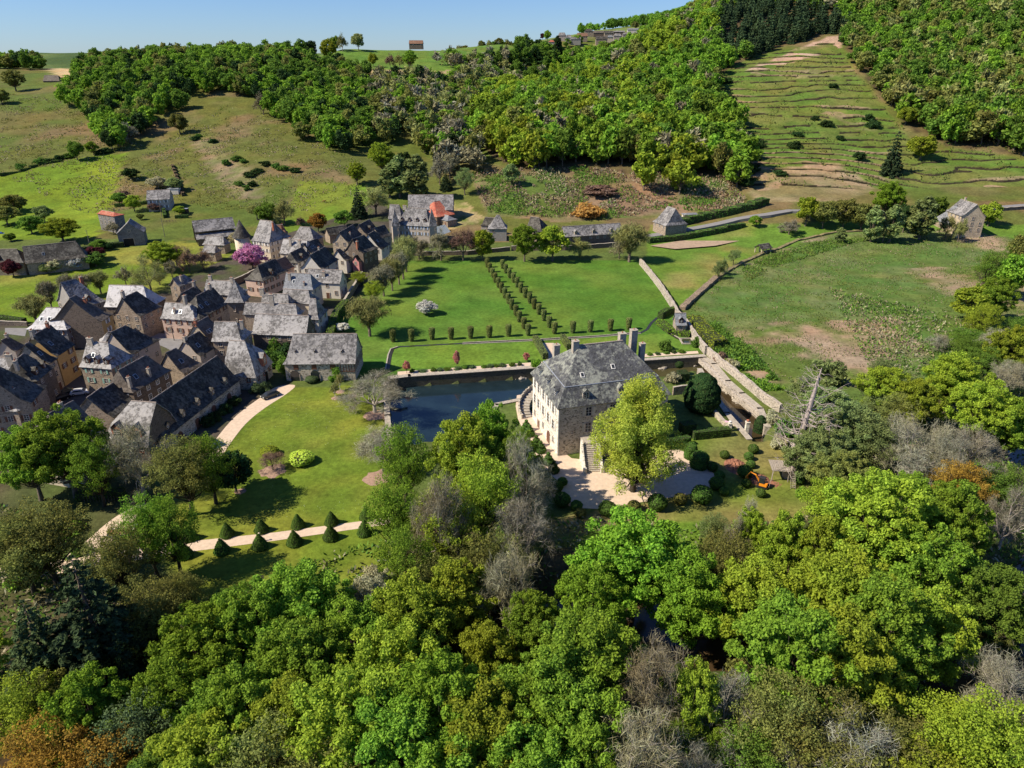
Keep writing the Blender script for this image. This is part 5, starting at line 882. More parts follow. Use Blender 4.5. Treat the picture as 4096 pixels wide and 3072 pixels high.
# --- single trees by their feet
T1 = [
 ('bare', 1500, 1650, 11, 8.5, 'ptwig', 'spreading old grey leafless tree beside the moat wall', PALEB), ('bare', 1535, 1885, 10, 7, 'ptwig', 'leafless tree with mulch ring on the right edge of the lawn', PALEB), ('mid', 945, 1968, 9.5, 4.2, 'yew', 'dark glossy magnolia standing on the lawn edge', BARK), ('bare', 1092, 1880, 4.5, 3, 'rtwig', 'tiny weeping bare tree on the lawn between two golden shrubs', BARK),
 ('lime', 1480, 1345, 13.5, 7.5, 'btwig', 'largest budding lime at the near end of the garden row', BARK), ('lime', 1536, 1185, 12, 5.5, 'twig', 'brownish budding lime behind the largest one', BARK), ('lime', 1570, 1163, 13, 5, 'btwig', 'third budding lime of the garden row', BARK), ('lime', 1597, 1138, 13, 5, 'twig', 'fourth budding lime of the garden row', BARK), ('lime', 1614, 1117, 14, 5.5, 'btwig', 'fifth budding lime of the garden row', BARK), ('lime', 1626, 1087, 15, 6, 'btwig', 'tallest budding lime at the far end of the garden row', BARK), ('sparse', 1500, 1215, 9, 4.5, 'yellow', 'yellow-green rounded tree behind the garden row', BARK), ('sparse', 1440, 1140, 6, 4, 'yellow', 'young yellow-leaved tree by the rose-pink shed', BARK),
 ('baremid', 1677, 1037, 10, 6, 'twig', 'leaning leafless tree at the back left of the parterre', BARK), ('baremid', 1765, 1043, 14, 6, 'twig', 'leafless tree below the large manor greenhouse', BARK), ('baremid', 1853, 1043, 14, 6.5, 'rtwig', 'reddish leafless tree in the back row', BARK), ('mid', 1932, 1042, 14, 5, 'yellow', 'budding tree at the left of the hornbeam avenue', BARK),
 ('oak', 2098, 1046, 17, 7, 'bright', 'full bright green tree at the back of the parterre', BARK), ('mid', 2210, 1045, 16, 7, 'yellow', 'paler green tree right of the full bright one', BARK), ('baremid', 2316, 1033, 9, 5, 'btwig', 'small spreading tree casting shade on the back lawn', BARK), ('lime', 2516, 1048, 17, 9, 'btwig', 'large spreading budding tree at the corner of the boundary wall', BARK), ('baremid', 2476, 1035, 9, 4.5, 'twig', 'thin bare tree left of the large budding tree', BARK),
 ('mid', 1708, 1257, 5, 3.6, 'white', 'white blossoming tree alone on the parterre grass', BARK), ('mid', 1012, 1080, 11, 6.5, 'pink', 'pink blossoming tree beside the round turret', BARK), ('mid', 1370, 1330, 3.4, 2.2, 'white', 'white flowering shrub tree by the garden barn', BARK), ('mid', 950, 985, 7, 3.4, 'cream', 'cream flowering tree left of the turret', BARK),
 ('oak', 660, 1085, 13, 8, 'yellow', 'bright willow-green tree above the village meadow', BARK), ('bare', 605, 1165, 14, 7, 'btwig', 'tall fan-shaped leafless tree at the meadow corner', BARK), ('baremid', 710, 1070, 10, 4.5, 'rtwig', 'red-brown bare tree in the orchard, left one', BARK), ('baremid', 760, 1090, 10, 4.5, 'rtwig', 'red-brown bare tree in the orchard, middle one', BARK), ('baremid', 815, 1078, 9, 5, 'rtwig', 'red-brown bare tree hiding the two small cottages', BARK), ('baremid', 690, 1110, 7, 3, 'twig', 'small brown bare tree low in the orchard', BARK), ('sparse', 640, 1140, 8, 3.5, 'olive', 'half-leafed tree behind the detached stone house', BARK),
 ('lime', 147, 1290, 9.5, 6.5, 'btwig', 'rounded green-budding bush tree beside the white hipped roof', BARK), ('lime', 210, 1240, 11, 4, 'twig', 'brown fan-shaped bare tree next to the meadow', BARK), ('lime', 277, 1190, 9, 3.6, 'twig', 'first of the fan-shaped bare trees behind the hip-roofed house', BARK), ('lime', 342, 1188, 9, 4.2, 'twig', 'second of the fan-shaped bare trees behind the hip-roofed house', BARK), ('lime', 405, 1175, 9, 4.4, 'btwig', 'greener fan-shaped tree behind the light barn roof', BARK), ('baremid', 505, 1140, 7.5, 3.5, 'twig', 'lone pollarded bare tree on the village meadow', BARK),
 ('oak', 255, 968, 12, 9, 'yellow', 'wide yellow-green willow behind the long barn', BARK), ('mid', 130, 935, 9, 6, 'mid', 'mid green tree left of the wide willow', BARK), ('mid', 30, 900, 10, 7, 'olive', 'brown-olive tree at the left edge above the long barn', BARK), ('mid', 60, 850, 10, 7, 'olive', 'olive tree higher at the left edge', BARK), ('mid', 45, 965, 4, 2.8, 'mid', 'small round green bush tree on the left lawn', BARK), ('mid', 180, 890, 9, 5, 'grey', 'grey-green tree behind the wide willow', BARK),
 ('mid', 55, 1105, 7, 3.8, 'purple', 'dark purple-leaved tree in front of the cottage end', BARK), ('mid', 220, 1090, 5.5, 3.5, 'cream', 'cream flowering bush in front of the long barn', BARK), ('mid', 310, 1078, 5.5, 3.5, 'white', 'white flowering bush in front of the long barn', BARK), ('mid', 190, 1095, 4.5, 3, 'grey', 'grey-green bush between two flowering ones', BARK), ('mid', 385, 1065, 6, 5, 'scrub', 'dark green bush at the right end of the long barn', BARK), ('mid', 378, 1040, 6, 4.4, 'purple', 'spreading purple shrub right of the long barn', BARK), ('mid', 400, 1000, 5, 3.6, 'mid', 'green bush beside the leaning pole', BARK), ('baremid', 455, 935, 6, 4, 'twig', 'small leafless tree between tower shed and block barn', BARK), ('mid', 440, 1000, 3.4, 1.8, 'dark', 'little dark shrub left of the block barn', BARK),
 ('mid', 540, 845, 9, 4.5, 'yellow', 'yellow-green tree left of the two-storey garden house', BARK), ('mid', 480, 820, 7, 4, 'mid', 'dark green shrub tree behind the yellow-green one', BARK), ('mid', 620, 845, 4.5, 4, 'rtwig', 'purple-brown bush below the garden house', BARK), ('mid', 500, 790, 4, 3, 'rtwig', 'reddish bush at the garden edge', BARK), ('mid', 527, 718, 7, 5, 'dark', 'dark evergreen bush above the vegetable garden', BARK), ('mid', 633, 755, 7, 5.5, 'cream', 'cream blossom tree above the garden house', BARK), ('mid', 700, 765, 8, 5, 'grey', 'grey-green tree right of the cream blossom tree', BARK), ('mid', 720, 860, 5, 3, 'yellow', 'light shrub on the garden path', BARK), ('mid', 562, 880, 3.5, 2, 'olive', 'small tree by the garden fence', BARK),
 ('conmid', 1437, 870, 17, 4.2, 'conifer', 'single dark spruce left of the large manor', BARK), ('baremid', 1505, 860, 15, 8, 'btwig', 'large leafing tree behind the dark spruce', BARK), ('mid', 1380, 910, 9, 5, 'mid', 'green tree above the black-roofed cluster', BARK), ('mid', 1275, 930, 10, 4.5, 'rust', 'rusty-budding tree on the horse pasture', BARK), ('baremid', 1140, 900, 13, 6, 'btwig', 'tall half-bare tree behind the turreted house, right', BARK), ('mid', 1075, 895, 11, 6, 'mid', 'tall green tree behind the turreted house, left', BARK), ('baremid', 1205, 905, 5, 3, 'rtwig', 'round brown bush by the ruined shed', BARK), ('baremid', 1030, 880, 10, 5, 'btwig', 'budding tree at the hay barn corner', BARK),
 ('mid', 1728, 820, 4, 1.8, 'gold', 'palm-like plant between manor and wide barn', BARK), ('mid', 1772, 845, 3.6, 1.8, 'vivid', 'palm-like plant beside the little garden shed', BARK),
 ('bush', 3310, 1530, 6, 4.5, 'grey', 'round light green willow bush at the lower edge of the reed field', BARK), ('sparse', 3520, 1510, 6, 4, 'grey', 'thin grey-green willow bush right of the round one', BARK), ('poplar', 3358, 972, 7, 2.6, 'grey', 'lone small poplar on the field bank', BARK), ('baremid', 2870, 1115, 7, 2.6, 'grey', 'pair of pale pear trees on the dry-stone bank, near one', BARK), ('baremid', 2888, 1100, 7.5, 2.6, 'grey', 'pair of pale pear trees on the dry-stone bank, far one', BARK), ('baremid', 2932, 1060, 7, 3, 'grey', 'pale pear tree closer to the open shelter', BARK), ('baremid', 3155, 938, 7, 6, 'ptwig', 'pale spreading bare tree at the end of the tilled strip', BARK),
 ('poplar', 3480, 968, 17, 4.5, 'grey', 'tall grey-green poplar, left of the field group', BARK), ('poplar', 3555, 970, 17, 5, 'grey', 'tall grey-green poplar, middle of the field group', BARK), ('baremid', 3530, 970, 12, 4, 'btwig', 'bare tree between the two left poplars', BARK), ('poplar', 3675, 958, 20, 6, 'grey', 'tallest grey-green poplar of the field group', BARK), ('baremid', 3780, 955, 11, 4, 'btwig', 'thin leaning tree right of the poplars', BARK), ('baremid', 3830, 968, 11, 3.6, 'btwig', 'second thin leaning tree right of the poplars', BARK), ('mid', 3950, 905, 12, 5.5, 'yellow', 'yellow weeping willow in front of the roadside house', BARK), ('oak', 3540, 880, 20, 9, 'vivid', 'great round vivid green tree behind the poplars', BARK), ('mid', 3220, 905, 15, 6, 'yellow', 'yellow-green tree at the road bend', BARK), ('mid', 3290, 915, 14, 6, 'olive', 'olive tree right of the road bend', BARK), ('mid', 3370, 915, 15, 6, 'olive', 'brown-olive tree mid way to the poplars', BARK), ('mid', 3440, 925, 14, 6, 'olive', 'dark olive tree just left of the poplars', BARK), ('mid', 3610, 930, 14, 5, 'dark', 'dark tree between the poplars', BARK), ('mid', 3740, 880, 12, 5, 'mid', 'green tree left of the roadside house', BARK), ('mid', 3020, 908, 6, 3, 'bright', 'small bright roadside tree', BARK), ('oak', 3225, 880, 12, 4, 'vivid', 'vivid green young tree above the road bend', BARK),
 ('conmid', 3560, 700, 27, 6, 'conifer', 'tall ragged dead-looking spruce on the terraced slope', DARKB), ('mid', 3435, 645, 6, 4, 'dark', 'round dark evergreen bush on the terraces', DARKB), ('mid', 3680, 640, 15, 9, 'yellow', 'large budding tree at the right foot of the terraces', BARK), ('mid', 3800, 560, 14, 8, 'bright', 'green tree above the right terraces', BARK), ('mid', 3620, 500, 12, 6, 'yellow', 'yellow-green tree in the terrace gully', BARK),
 ('oak', 1530, 700, 20, 8.5, 'yellow', 'tall yellow-green tree at the mouth of the gully', BARK), ('oak', 1430, 740, 14, 6, 'yellow', 'light tree left of the gully poplars', BARK), ('mid', 1620, 700, 14, 6, 'dark', 'shaded tree at the gully mouth', BARK), ('poplar', 1600, 790, 22, 7, 'grey', 'broad grey-green willow left of the gully', BARK), ('poplar', 1670, 800, 24, 8, 'grey', 'tallest grey-green willow at the gully', BARK), ('poplar', 1560, 790, 17, 6, 'grey', 'shorter grey-green willow behind the manor', BARK), ('baremid', 1760, 740, 17, 7, 'ptwig', 'pale bare tree above the red-roofed shed', BARK), ('baremid', 1800, 720, 16, 6, 'twig', 'brown bare tree above the red-roofed shed', BARK), ('sparse', 1860, 780, 16, 6, 'grey', 'grey-green tree over the red-roofed shed', BARK), ('mid', 2045, 745, 13, 4.5, 'grey', 'isolated pale tree on the cleared bank', BARK), ('conmid', 1785, 760, 12, 3.5, 'conifer', 'dark fir beside the red-roofed shed', BARK),
 ('mid', 720, 535, 14, 6.5, 'olive', 'rounded olive tree on the slope edge of the big wood', BARK), ('mid', 310, 640, 12, 5, 'mid', 'green tree alone below the upper pasture', BARK), ('mid', 375, 620, 9, 4, 'bright', 'small bright tree right of the lone pasture tree', BARK), ('mid', 450, 600, 13, 6, 'dark', 'dark green tree at the hedge bend', BARK), ('baremid', 520, 570, 13, 6, 'ptwig', 'grey leafless tree at the hedge bend', BARK), ('oak', 65, 365, 18, 10, 'olive', 'wide spreading tree on the far left pasture', BARK), ('mid', 10, 415, 11, 7, 'olive', 'tree cut by the left edge on the upper pasture', BARK), ('baremid', 1055, 460, 16, 8, 'twig', 'large brown bare tree beside the big wood', BARK),
 ('mid', 3880, 1290, 13, 7, 'yellow', 'yellow-green tree at the right side of the reed field', BARK), ('sparse', 3930, 1180, 18, 6, 'mid', 'tall thin tree over the reed field, right', BARK), ('mid', 4040, 1200, 18, 7, 'bright', 'bright tree cut by the right edge above the reed field', BARK), ('mid', 4080, 1080, 16, 6, 'olive', 'olive tree at the right edge', BARK), ('bare', 3960, 1450, 10, 6, 'ptwig', 'pale bare tree right of the reed field', BARK), ('sparse', 3860, 1400, 7, 7, 'mid', 'low green thicket tree right of the reed field', BARK), ('bare', 3750, 1400, 5, 4, 'ptwig', 'small pale bare bush in the reed field', BARK), ('sparse', 4060, 1380, 10, 6, 'mid', 'thicket tree at the right edge, middle', BARK),
 ('bush', 2660, 1400, 3, 2.2, 'scrub', 'round dark shrub on the far terrace lawn', BARK)]
for k, u, v, h_, r_, mt, lab, bk in T1:
    tb(k, u, v, h_, r_, mt, lab, bark=bk, cat='shrub' if ('bush' in lab.split(' of')[0] or 'shrub' in lab) and 'tree' not in lab else 'tree')
T2 = [('oak', 3330, 1530, 15, 7, 'grey', 'pale green tree group left of the right-hand wood'), ('oak', 3420, 1600, 16, 8, 'grey', 'light yellow-green tree behind the dead giant'), ('oak', 3300, 1700, 15, 7, 'grey', 'pale tree right of the dead giant'), ('sparse', 3520, 1650, 15, 7, 'grey', 'pale olive tree in the upper right wood'), ('oak', 3400, 1790, 15, 6.5, 'olive', 'olive tree right of the tree house'), ('sparse', 3250, 1560, 12, 6, 'grey', 'pale leafing tree overhanging the boundary wall'),
      ('bare', 3690, 1660, 17, 7.5, 'ptwig', 'large silver leafless tree in the right-hand wood'), ('bare', 3790, 1690, 15, 5, 'ptwig', 'silver leafless tree behind the largest silver one'), ('bare', 3930, 1700, 16, 7, 'ptwig', 'leafless tree with rusty clumps near the right edge'), ('sparse', 3880, 1830, 13, 6, 'rust', 'rust-coloured leafing tree at the right'), ('oak', 3560, 1450, 15, 7, 'yellow', 'sunny tree above the silver leafless one'), ('oak', 3850, 1400, 17, 8, 'yellow', 'big sunny tree below the reed field, right'), ('oak', 3980, 1500, 18, 8, 'yellow', 'dense yellow tree near the right edge, upper wood'), ('oak', 3700, 1500, 15, 6.5, 'yellow', 'sunny tree between two big ones, upper wood'), ('oak', 4090, 1580, 16, 7, 'bright', 'green tree cut by the right edge, upper wood'), ('sparse', 3620, 1560, 12, 6, 'olive', 'thin olive tree, upper right wood'),
      ('sparse', 4060, 1850, 12, 6, 'mid', 'shaded tree at the right edge by the water'), ('oak', 3660, 1880, 13, 6, 'bright', 'green tree under the silver leafless one'), ('sparse', 3350, 1900, 13, 5.5, 'yellow', 'thin yellow tree right of the bark-chip path'), ('bare', 4080, 1950, 13, 5, 'ptwig', 'white dead branches over the shaded river, right edge')]
for k, u, v, h_, r_, mt, lab in T2: tt(k, u, v, h_, r_, mt, lab, bark=PALEB if k == 'bare' else DARKB, group='trees of the right-hand wood')
T3 = [('oak', 4010, 1090, 17, 7, 'bright', 'bright tree over the far right end of the reed field'), ('sparse', 3960, 1200, 14, 6, 'yellow', 'thin yellowish tree right of the reed field'), ('oak', 4080, 1290, 16, 7, 'yellow', 'yellow tree against the right edge, above the pale bare tree'), ('sparse', 3900, 1340, 9, 6, 'mid', 'green thicket tree beside the reed field corner'), ('sparse', 3990, 1380, 10, 7, 'mid', 'wide thicket tree near the right edge'), ('bare', 4060, 1440, 10, 6, 'ptwig', 'silver bare tree near the right edge, mid height'), ('sparse', 4000, 1000, 13, 6, 'olive', 'olive willow tree at the far right field corner'), ('sparse', 4085, 960, 12, 6, 'mid', 'green tree at the right edge below the road'), ('sparse', 3780, 1470, 8, 5, 'mid', 'low thicket tree above the sunny oaks'), ('oak', 3240, 1500, 9, 5, 'grey', 'low pale tree at the bottom of the reed field'), ('sparse', 3560, 1560, 10, 6, 'grey', 'pale thicket tree below the thin willow bush'), ('sparse', 3650, 1480, 8, 5, 'grey', 'greyish thicket tree at the bottom right of the reed field')]
for k, u, v, h_, r_, mt, lab in T3: tt(k, u, v, h_, r_, mt, lab, bark=PALEB if k == 'bare' else DARKB, group='trees of the right-hand wood')
T4 = [(3260, 480, 3, 3), (3300, 505, 4, 5), (3175, 590, 4, 5), (3190, 545, 3, 4), (3470, 480, 4, 4), (3490, 510, 5, 5), (3360, 560, 3, 3), (3330, 350, 3, 4), (3020, 640, 4, 4), (3010, 690, 5, 5), (2990, 740, 5, 5), (3040, 590, 4, 4), (3120, 700, 3, 4), (2900, 330, 4, 5), (2920, 400, 4, 5), (2890, 450, 5, 5)]  # dark bushes along the terraces and down the gully strip
for u, v, h_, r_ in T4: tb('bush', u, v, h_, r_, 'dark', 'dark bush among ivy-covered rocks on the terraced slope', cat='shrub', group='dark bushes on the terraced slope')
# the golden tree in front of the chateau
gx, gy, _ = hit(2530, 1965); cl, g = crown_pts(300, 11.5, 27, 360, .04, 1.0, .1, shellp=.1, spc=.1)
cl = [(p*np.array([(1-.62*max(0, p[2]/24-.15))*1.08]*2+[1]), r) for p, r in cl]; V, rn = leaves_on(cl, g, 170, .26, 1.1)
r = empty('golden_tree', (gx, gy, 0)); tag(r, 'very tall golden-green tree hiding the front of the chateau', 'tree'); link('crown', quads_mesh('crown', V, rn, [LG['gold']]), r); link('trunk', limbs(cl, g, 24, 2, .5, trunk_top=.92).mesh('trunk', [DARKB], True), r)
# ------------------------------------------------------------------ garden walls, hedges, topiary, small things
def wall_line(name, label, pts, h_, th, mat_, cat='wall', cap=True, z0=None, ragged=.12, seed=1, world=True, group=None, capm=None, sub=2.):
    Pp = []; g_ = np.random.default_rng(seed)
    for (x1, y1), (x2, y2) in zip(pts, pts[1:]):
        n = max(1, int(math.hypot(x2-x1, y2-y1)/sub)); Pp += [(x1+(x2-x1)*i/n, y1+(y2-y1)*i/n) for i in range(n)]
    Pp.append(pts[-1]); m = MB(); vs = []; cs = []
    for i, (x, y) in enumerate(Pp):
        a, b = Pp[max(i-1, 0)], Pp[min(i+1, len(Pp)-1)]; L = math.hypot(b[0]-a[0], b[1]-a[1]) or 1; nx_, ny_ = -(b[1]-a[1])/L*th/2, (b[0]-a[0])/L*th/2; zb = zat(x, y) if z0 is None else z0; t = zb+h_+g_.uniform(-ragged, ragged)
        vs += [(x+nx_, y+ny_, zb-1.2), (x+nx_, y+ny_, t), (x-nx_, y-ny_, t), (x-nx_, y-ny_, zb-1.2)]; k = 1.25
        cs += [(x+nx_*k, y+ny_*k, t+.003), (x+nx_*k, y+ny_*k, t+.12), (x-nx_*k, y-ny_*k, t+.12), (x-nx_*k, y-ny_*k, t+.003)]
    fs = []
    for i in range(len(Pp)-1):
        k = 4*i; fs += [(k+j, k+4+j, k+4+(j+1) % 4, k+(j+1) % 4) for j in range(4)]
    n = 4*(len(Pp)-1); fs += [(0, 1, 2, 3), (n+3, n+2, n+1, n)]; m.add(vs, fs); o = m.build(name, mat_); tag(o, label, cat, group)
    if cap: m2 = MB(); m2.add(cs, fs); m2.build('coping', capm or STONEC, o)
    return o
def wf(pts, z=0.): return [at(u, v, z) for u, v in pts]
CS, TS, BS = WALLM['castle'], WALLM['tan'], WALLM['stone']
WR = stone('ragged field wall', (.36, .31, .26), (.46, .41, .35), 1.9, .6, (.16, .14, .1))
wall_line('boundary_wall', 'high ragged stone wall running down the right side of the parterre', wf([(2560, 1058), (2600, 1105), (2645, 1165), (2690, 1235), (2712, 1275), (2745, 1310), (2785, 1372), (2822, 1418)]), 2.6, .8, WR, seed=3, ragged=.2, cap=False)
wall_line('boundary_wall', 'lower part of the ragged wall between stream path and reed field', wf([(2830, 1420), (2880, 1462), (2935, 1505), (3000, 1560), (3060, 1612), (3120, 1650)]), 2.3, .8, WR, seed=4, ragged=.25, cap=False)
wall_line('retaining_wall', 'stone embankment wall along the outer side of the stream', wf([(2800, 1432), (2850, 1478), (2915, 1545), (2985, 1605), (3060, 1668), (3090, 1700)], 0), .1, 1.3, WR, seed=5, z0=0, ragged=.06, cap=False)
for o in (sc.objects[-1],): pass
def deep_wall(name, label, pts, top, bot, th, mat_, capm=None):
    m = MB()
    for (x1, y1), (x2, y2) in zip(pts, pts[1:]): L = math.hypot(x2-x1, y2-y1); m.box(((x1+x2)/2, (y1+y2)/2, (top+bot)/2), (L+th*.5, th, top-bot), math.atan2(y2-y1, x2-x1))
    o = m.build(name, mat_); tag(o, label, 'wall'); m = MB()
    for (x1, y1), (x2, y2) in zip(pts, pts[1:]): L = math.hypot(x2-x1, y2-y1); m.box(((x1+x2)/2, (y1+y2)/2, top+.08), (L+th*.5, th*1.15, .15), math.atan2(y2-y1, x2-x1))
    m.build('coping', capm or STONEC, o); return o
MW = stone('mossy moat wall', (.085, .075, .055), (.13, .12, .08), 1.6, .5, (.09, .1, .03))
deep_wall('moat_wall', 'tall dark mossy retaining wall between moat and terrace walk', wpoly([(1560, 1553), (1640, 1543), (2128, 1509)], WL), .55, -4, 1.6, MW)
deep_wall('moat_wall', 'dark retaining wall behind the chateau below the far flower walk', wpoly([(2100, 1511), (2480, 1483), (2812, 1461)], WL), .5, -4, 1.5, MW)
deep_wall('moat_wall', 'low lichened wall where the lawn meets the moat', wpoly([(1546, 1565), (1552, 1700), (1562, 1815)], WL), .15, -4, 1.2, WALLM['dstone'])
deep_wall('moat_wall', 'low kerb wall of the paved corner beside the curved stair', wpoly([(1960, 1722), (1985, 1655), (2086, 1634), (2165, 1562)], WL), .12, -4, 1.2, STONEC)
deep_wall('stream_wall', 'stone bank wall of the stream on the castle side', wpoly([(2795, 1510), (2840, 1590), (2902, 1690), (2990, 1795)], WL), .1, -4, 1.2, WR)
deep_wall('stream_wall', 'rubble bank wall of the stream on the field side', wpoly([(2812, 1461), (2852, 1490), (2907, 1560), (2962, 1610), (3034, 1672), (3063, 1745)], WL), .15, -4, 1.4, WR)
wall_line('garden_wall', 'stepped low garden wall ending in a pillar, nearer the chateau', wf([(2835, 1640), (2860, 1665), (2890, 1695), (2915, 1718)]), 1.2, .6, CS)
wall_line('garden_wall', 'low wall along the stream ending in a taller pillar', wf([(2912, 1632), (2945, 1670), (2983, 1712)]), 1., .55, CS)
wall_line('garden_wall', 'wall behind the dark yew, right of the chateau', wf([(2690, 1580), (2760, 1570)]), 2.2, .5, BS)
for u, v, h_, lab in ((2916, 1724, 2.0, 'stone pillar with small white urn by the low garden wall'), (2986, 1722, 2.2, 'tall pale pillar with red flowers beside the stream')):
    x, y = at(u, v); r = empty('stone_pillar', (x, y, 0)); tag(r, lab, 'pillar'); m = MB(); m.box((0, 0, h_/2-.2), (.8, .8, h_+.4)); m.box((0, 0, h_+.08), (1., 1., .16)); m.build('shaft', WALLM['castlel'], r)
    m = MB(); m.lathe((0, 0, h_+.16), [(.15, 0), (.2, .08), (.35, .3), (.38, .45), (.2, .5)], 10); m.build('urn', WHITEP if '2.0' in str(h_) else BRICK, r, True)
x, y = at(2906, 1708); m = MB(); m.add([(-.6, -.3, 0), (.6, -.3, .02), (.65, .35, 0), (-.55, .4, .03), (-.5, -.25, .18), (.5, -.2, .16), (.5, .3, .2), (-.45, .3, .15)], [(0, 1, 5, 4), (1, 2, 6, 5), (2, 3, 7, 6), (3, 0, 4, 7), (4, 5, 6, 7)]); tag(m.build('cloth', plain('pink cloth', (.6, .35, .45)), None, loc=(x, y, 1.32), rz=-.7), 'pink cloth lying on the low garden wall beside the white urn', 'cloth')
# dry-stone bank across the fields, hedges and walls near the road
wall_line('dry_stone_wall', 'crumbling brown dry-stone wall crossing the field to the boundary wall', wf([(2728, 1240), (2790, 1180), (2870, 1112)]), 1.2, 2.2, stone('crumbled stones', (.27, .2, .15), (.16, .13, .08), 2.4, .6), seed=8, ragged=.3, cap=False)
wall_line('dry_stone_wall', 'overgrown low bank curving above the reed field', wf([(2875, 1108), (2960, 1055), (3060, 1010), (3180, 975), (3330, 955), (3470, 952)]), .6, 1.6, stone('overgrown stones', (.22, .17, .1), (.13, .14, .05), 2., .5), seed=9, ragged=.25, cap=False)
wall_line('garden_wall', 'dark wall closing the back of the parterre, left part', wf([(1650, 1022), (1870, 1020), (2040, 1005)]), 1.8, .6, WALLM['dstone'])
wall_line('garden_wall', 'long wall behind the two big trees at the back of the parterre', wf([(2045, 1004), (2260, 1003), (2560, 985)]), 2., .6, WALLM['dstone'])
wall_line('garden_wall', 'village wall between alleys and the garden row of limes', wf([(1310, 1385), (1335, 1290), (1385, 1215), (1450, 1110)]), 2.4, .6, BS)
wall_line('garden_wall', 'curved retaining wall below the pink blossom tree', wf([(860, 1165), (960, 1130), (1045, 1085), (1090, 1050)]), 2.2, .5, WALLM['dstone'])
wall_line('garden_wall', 'pale topped wall left of the garden barn', wf([(1083, 1393), (1160, 1393)]), 2.2, .5, WALLM['dstone'])
wall_line('roadside_wall', 'dark wall under the road at the right edge', [hit(u, v)[:2] for u, v in ((3990, 846), (4096, 838), (4250, 832))], 1.6, .6, WALLM['dstone'])
wall_line('garden_wall', 'low wall along the lane left of the white hipped roof', wf([(-60, 1300), (60, 1302), (112, 1305)]), 1.4, .5, WALLM['dstone'])
# water channel round the parterre
ch_pts = wf([(1552, 1478), (1562, 1420), (1572, 1396), (1600, 1387), (1850, 1374), (2150, 1360), (2390, 1346), (2562, 1332), (2588, 1318), (2605, 1292), (2630, 1270)])
CHW = plain('wet stone channel', (.03, .028, .022), .3, .3)
ribbon('water_channel', ch_pts, .9, CHW, .06, sub=3); ribbon('water_channel', wf([(2622, 1292), (2660, 1325), (2720, 1360)]), .8, CHW, .06, sub=3)
for k, s in (('left', -1), ('right', 1)):
    off = [(x+s*.62*0, y+s*.62) for x, y in ch_pts[4:8]]; wall_line('channel_kerb', 'pale stone kerb of the water channel, %s side' % ('near' if s < 0 else 'far'), off, .14, .3, STONEC, cat='kerb', cap=False, ragged=.01)
wall_line('channel_kerb', 'pale kerb where the channel turns beside the garden barn', [(x-.7, y) for x, y in ch_pts[:4]], .16, .35, STONEC, cat='kerb', cap=False, ragged=.01)
wall_line('channel_kerb', 'pale kerb of the channel fork running to the basin', [(x+.6, y) for x, y in wf([(2622, 1292), (2660, 1325), (2720, 1360)])], .16, .35, STONEC, cat='kerb', cap=False, ragged=.01)
a, b = at(2722, 1378), at(2772, 1355); r = empty('stone_basin', ((a[0]+b[0])/2, (a[1]+b[1])/2, 0)); tag(r, 'rectangular stone water basin by the boundary wall', 'basin'); w2, d2 = 3.4, 4.4; m = MB()
for c, d in (((0, -d2/2, .1), (w2+.6, .4, .5)), ((0, d2/2, .1), (w2+.6, .4, .5)), ((-w2/2-.1, 0, .1), (.4, d2-.4, .5)), ((w2/2+.1, 0, .1), (.4, d2-.4, .5))): m.box(c, d)
m.build('rim', STONEC, r); m = MB(); m.box((0, 0, .08), (w2, d2-.42, .06)); m.build('water', MW and water('basin water', (.02, .025, .012), .1), r)
# clipped hedges
def hedge(label, pts, w_, h_, mat_='box', size=.2, dens=26, z=None, top=None, name='hedge', group=None):
    m = MB(); Pc, Nc = [], []; g_ = np.random.default_rng(len(label))
    for (x1, y1), (x2, y2) in zip(pts, pts[1:]):
        L = math.hypot(x2-x1, y2-y1); n = max(1, int(L/6)); a = math.atan2(y2-y1, x2-x1); ca_, sa_ = math.cos(a), math.sin(a)
        for i in range(n):
            t = (i+.5)/n; cx_, cy_ = x1+(x2-x1)*t, y1+(y2-y1)*t; zb = zat(cx_, cy_) if z is None else z; l2 = L/n; m.box((cx_, cy_, zb+h_/2-.3), (l2+.05, w_-.1, h_+.5), a)
            for fx, fy, fz, nn, ar in ((1, 0, 1, (0, -1, 0), l2*h_), (1, 0, 1, (0, 1, 0), l2*h_), (1, 1, 0, (0, 0, 1), l2*w_), (0, 1, 1, (1, 0, 0), w_*h_ if i == n-1 else 0), (0, 1, 1, (-1, 0, 0), w_*h_ if i == 0 else 0)):
                k = int(ar*dens*(.2/size)**2); 
                if not k: continue
                q = g_.uniform(-.5, .5, (k, 3)); N3 = np.tile(nn, (k, 1)).astype(float); q = np.where(np.abs(N3) > .5, N3*.5, q); lx, ly, lz = q[:, 0]*l2, q[:, 1]*w_, (q[:, 2]+.5)*h_
                Pc.append(np.stack([cx_+lx*ca_-ly*sa_, cy_+lx*sa_+ly*ca_, zb+lz], 1)); Nc.append(np.stack([N3[:, 0]*ca_-N3[:, 1]*sa_, N3[:, 0]*sa_+N3[:, 1]*ca_, N3[:, 2]], 1))
    P_, N_ = np.concatenate(Pc), np.concatenate(Nc); o = tag(link(name, quads_mesh('hedge', shell_leaves(P_, N_, size, g_, .07), g_.random(len(P_)), [LG[mat_]])), label, 'hedge', group)
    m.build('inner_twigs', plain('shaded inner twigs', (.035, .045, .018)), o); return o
hedge('box hedge block on the right of the forecourt gate gap', wf([(2770, 1755), (2915, 1740)]), 1.7, 2.0); hedge('tall square box hedge in the middle of the forecourt hedge', wf([(2722, 1740), (2772, 1732)]), 2.4, 3.0); hedge('dark box hedge left part beside the golden tree', wf([(2650, 1795), (2755, 1775)]), 1.6, 2.0)
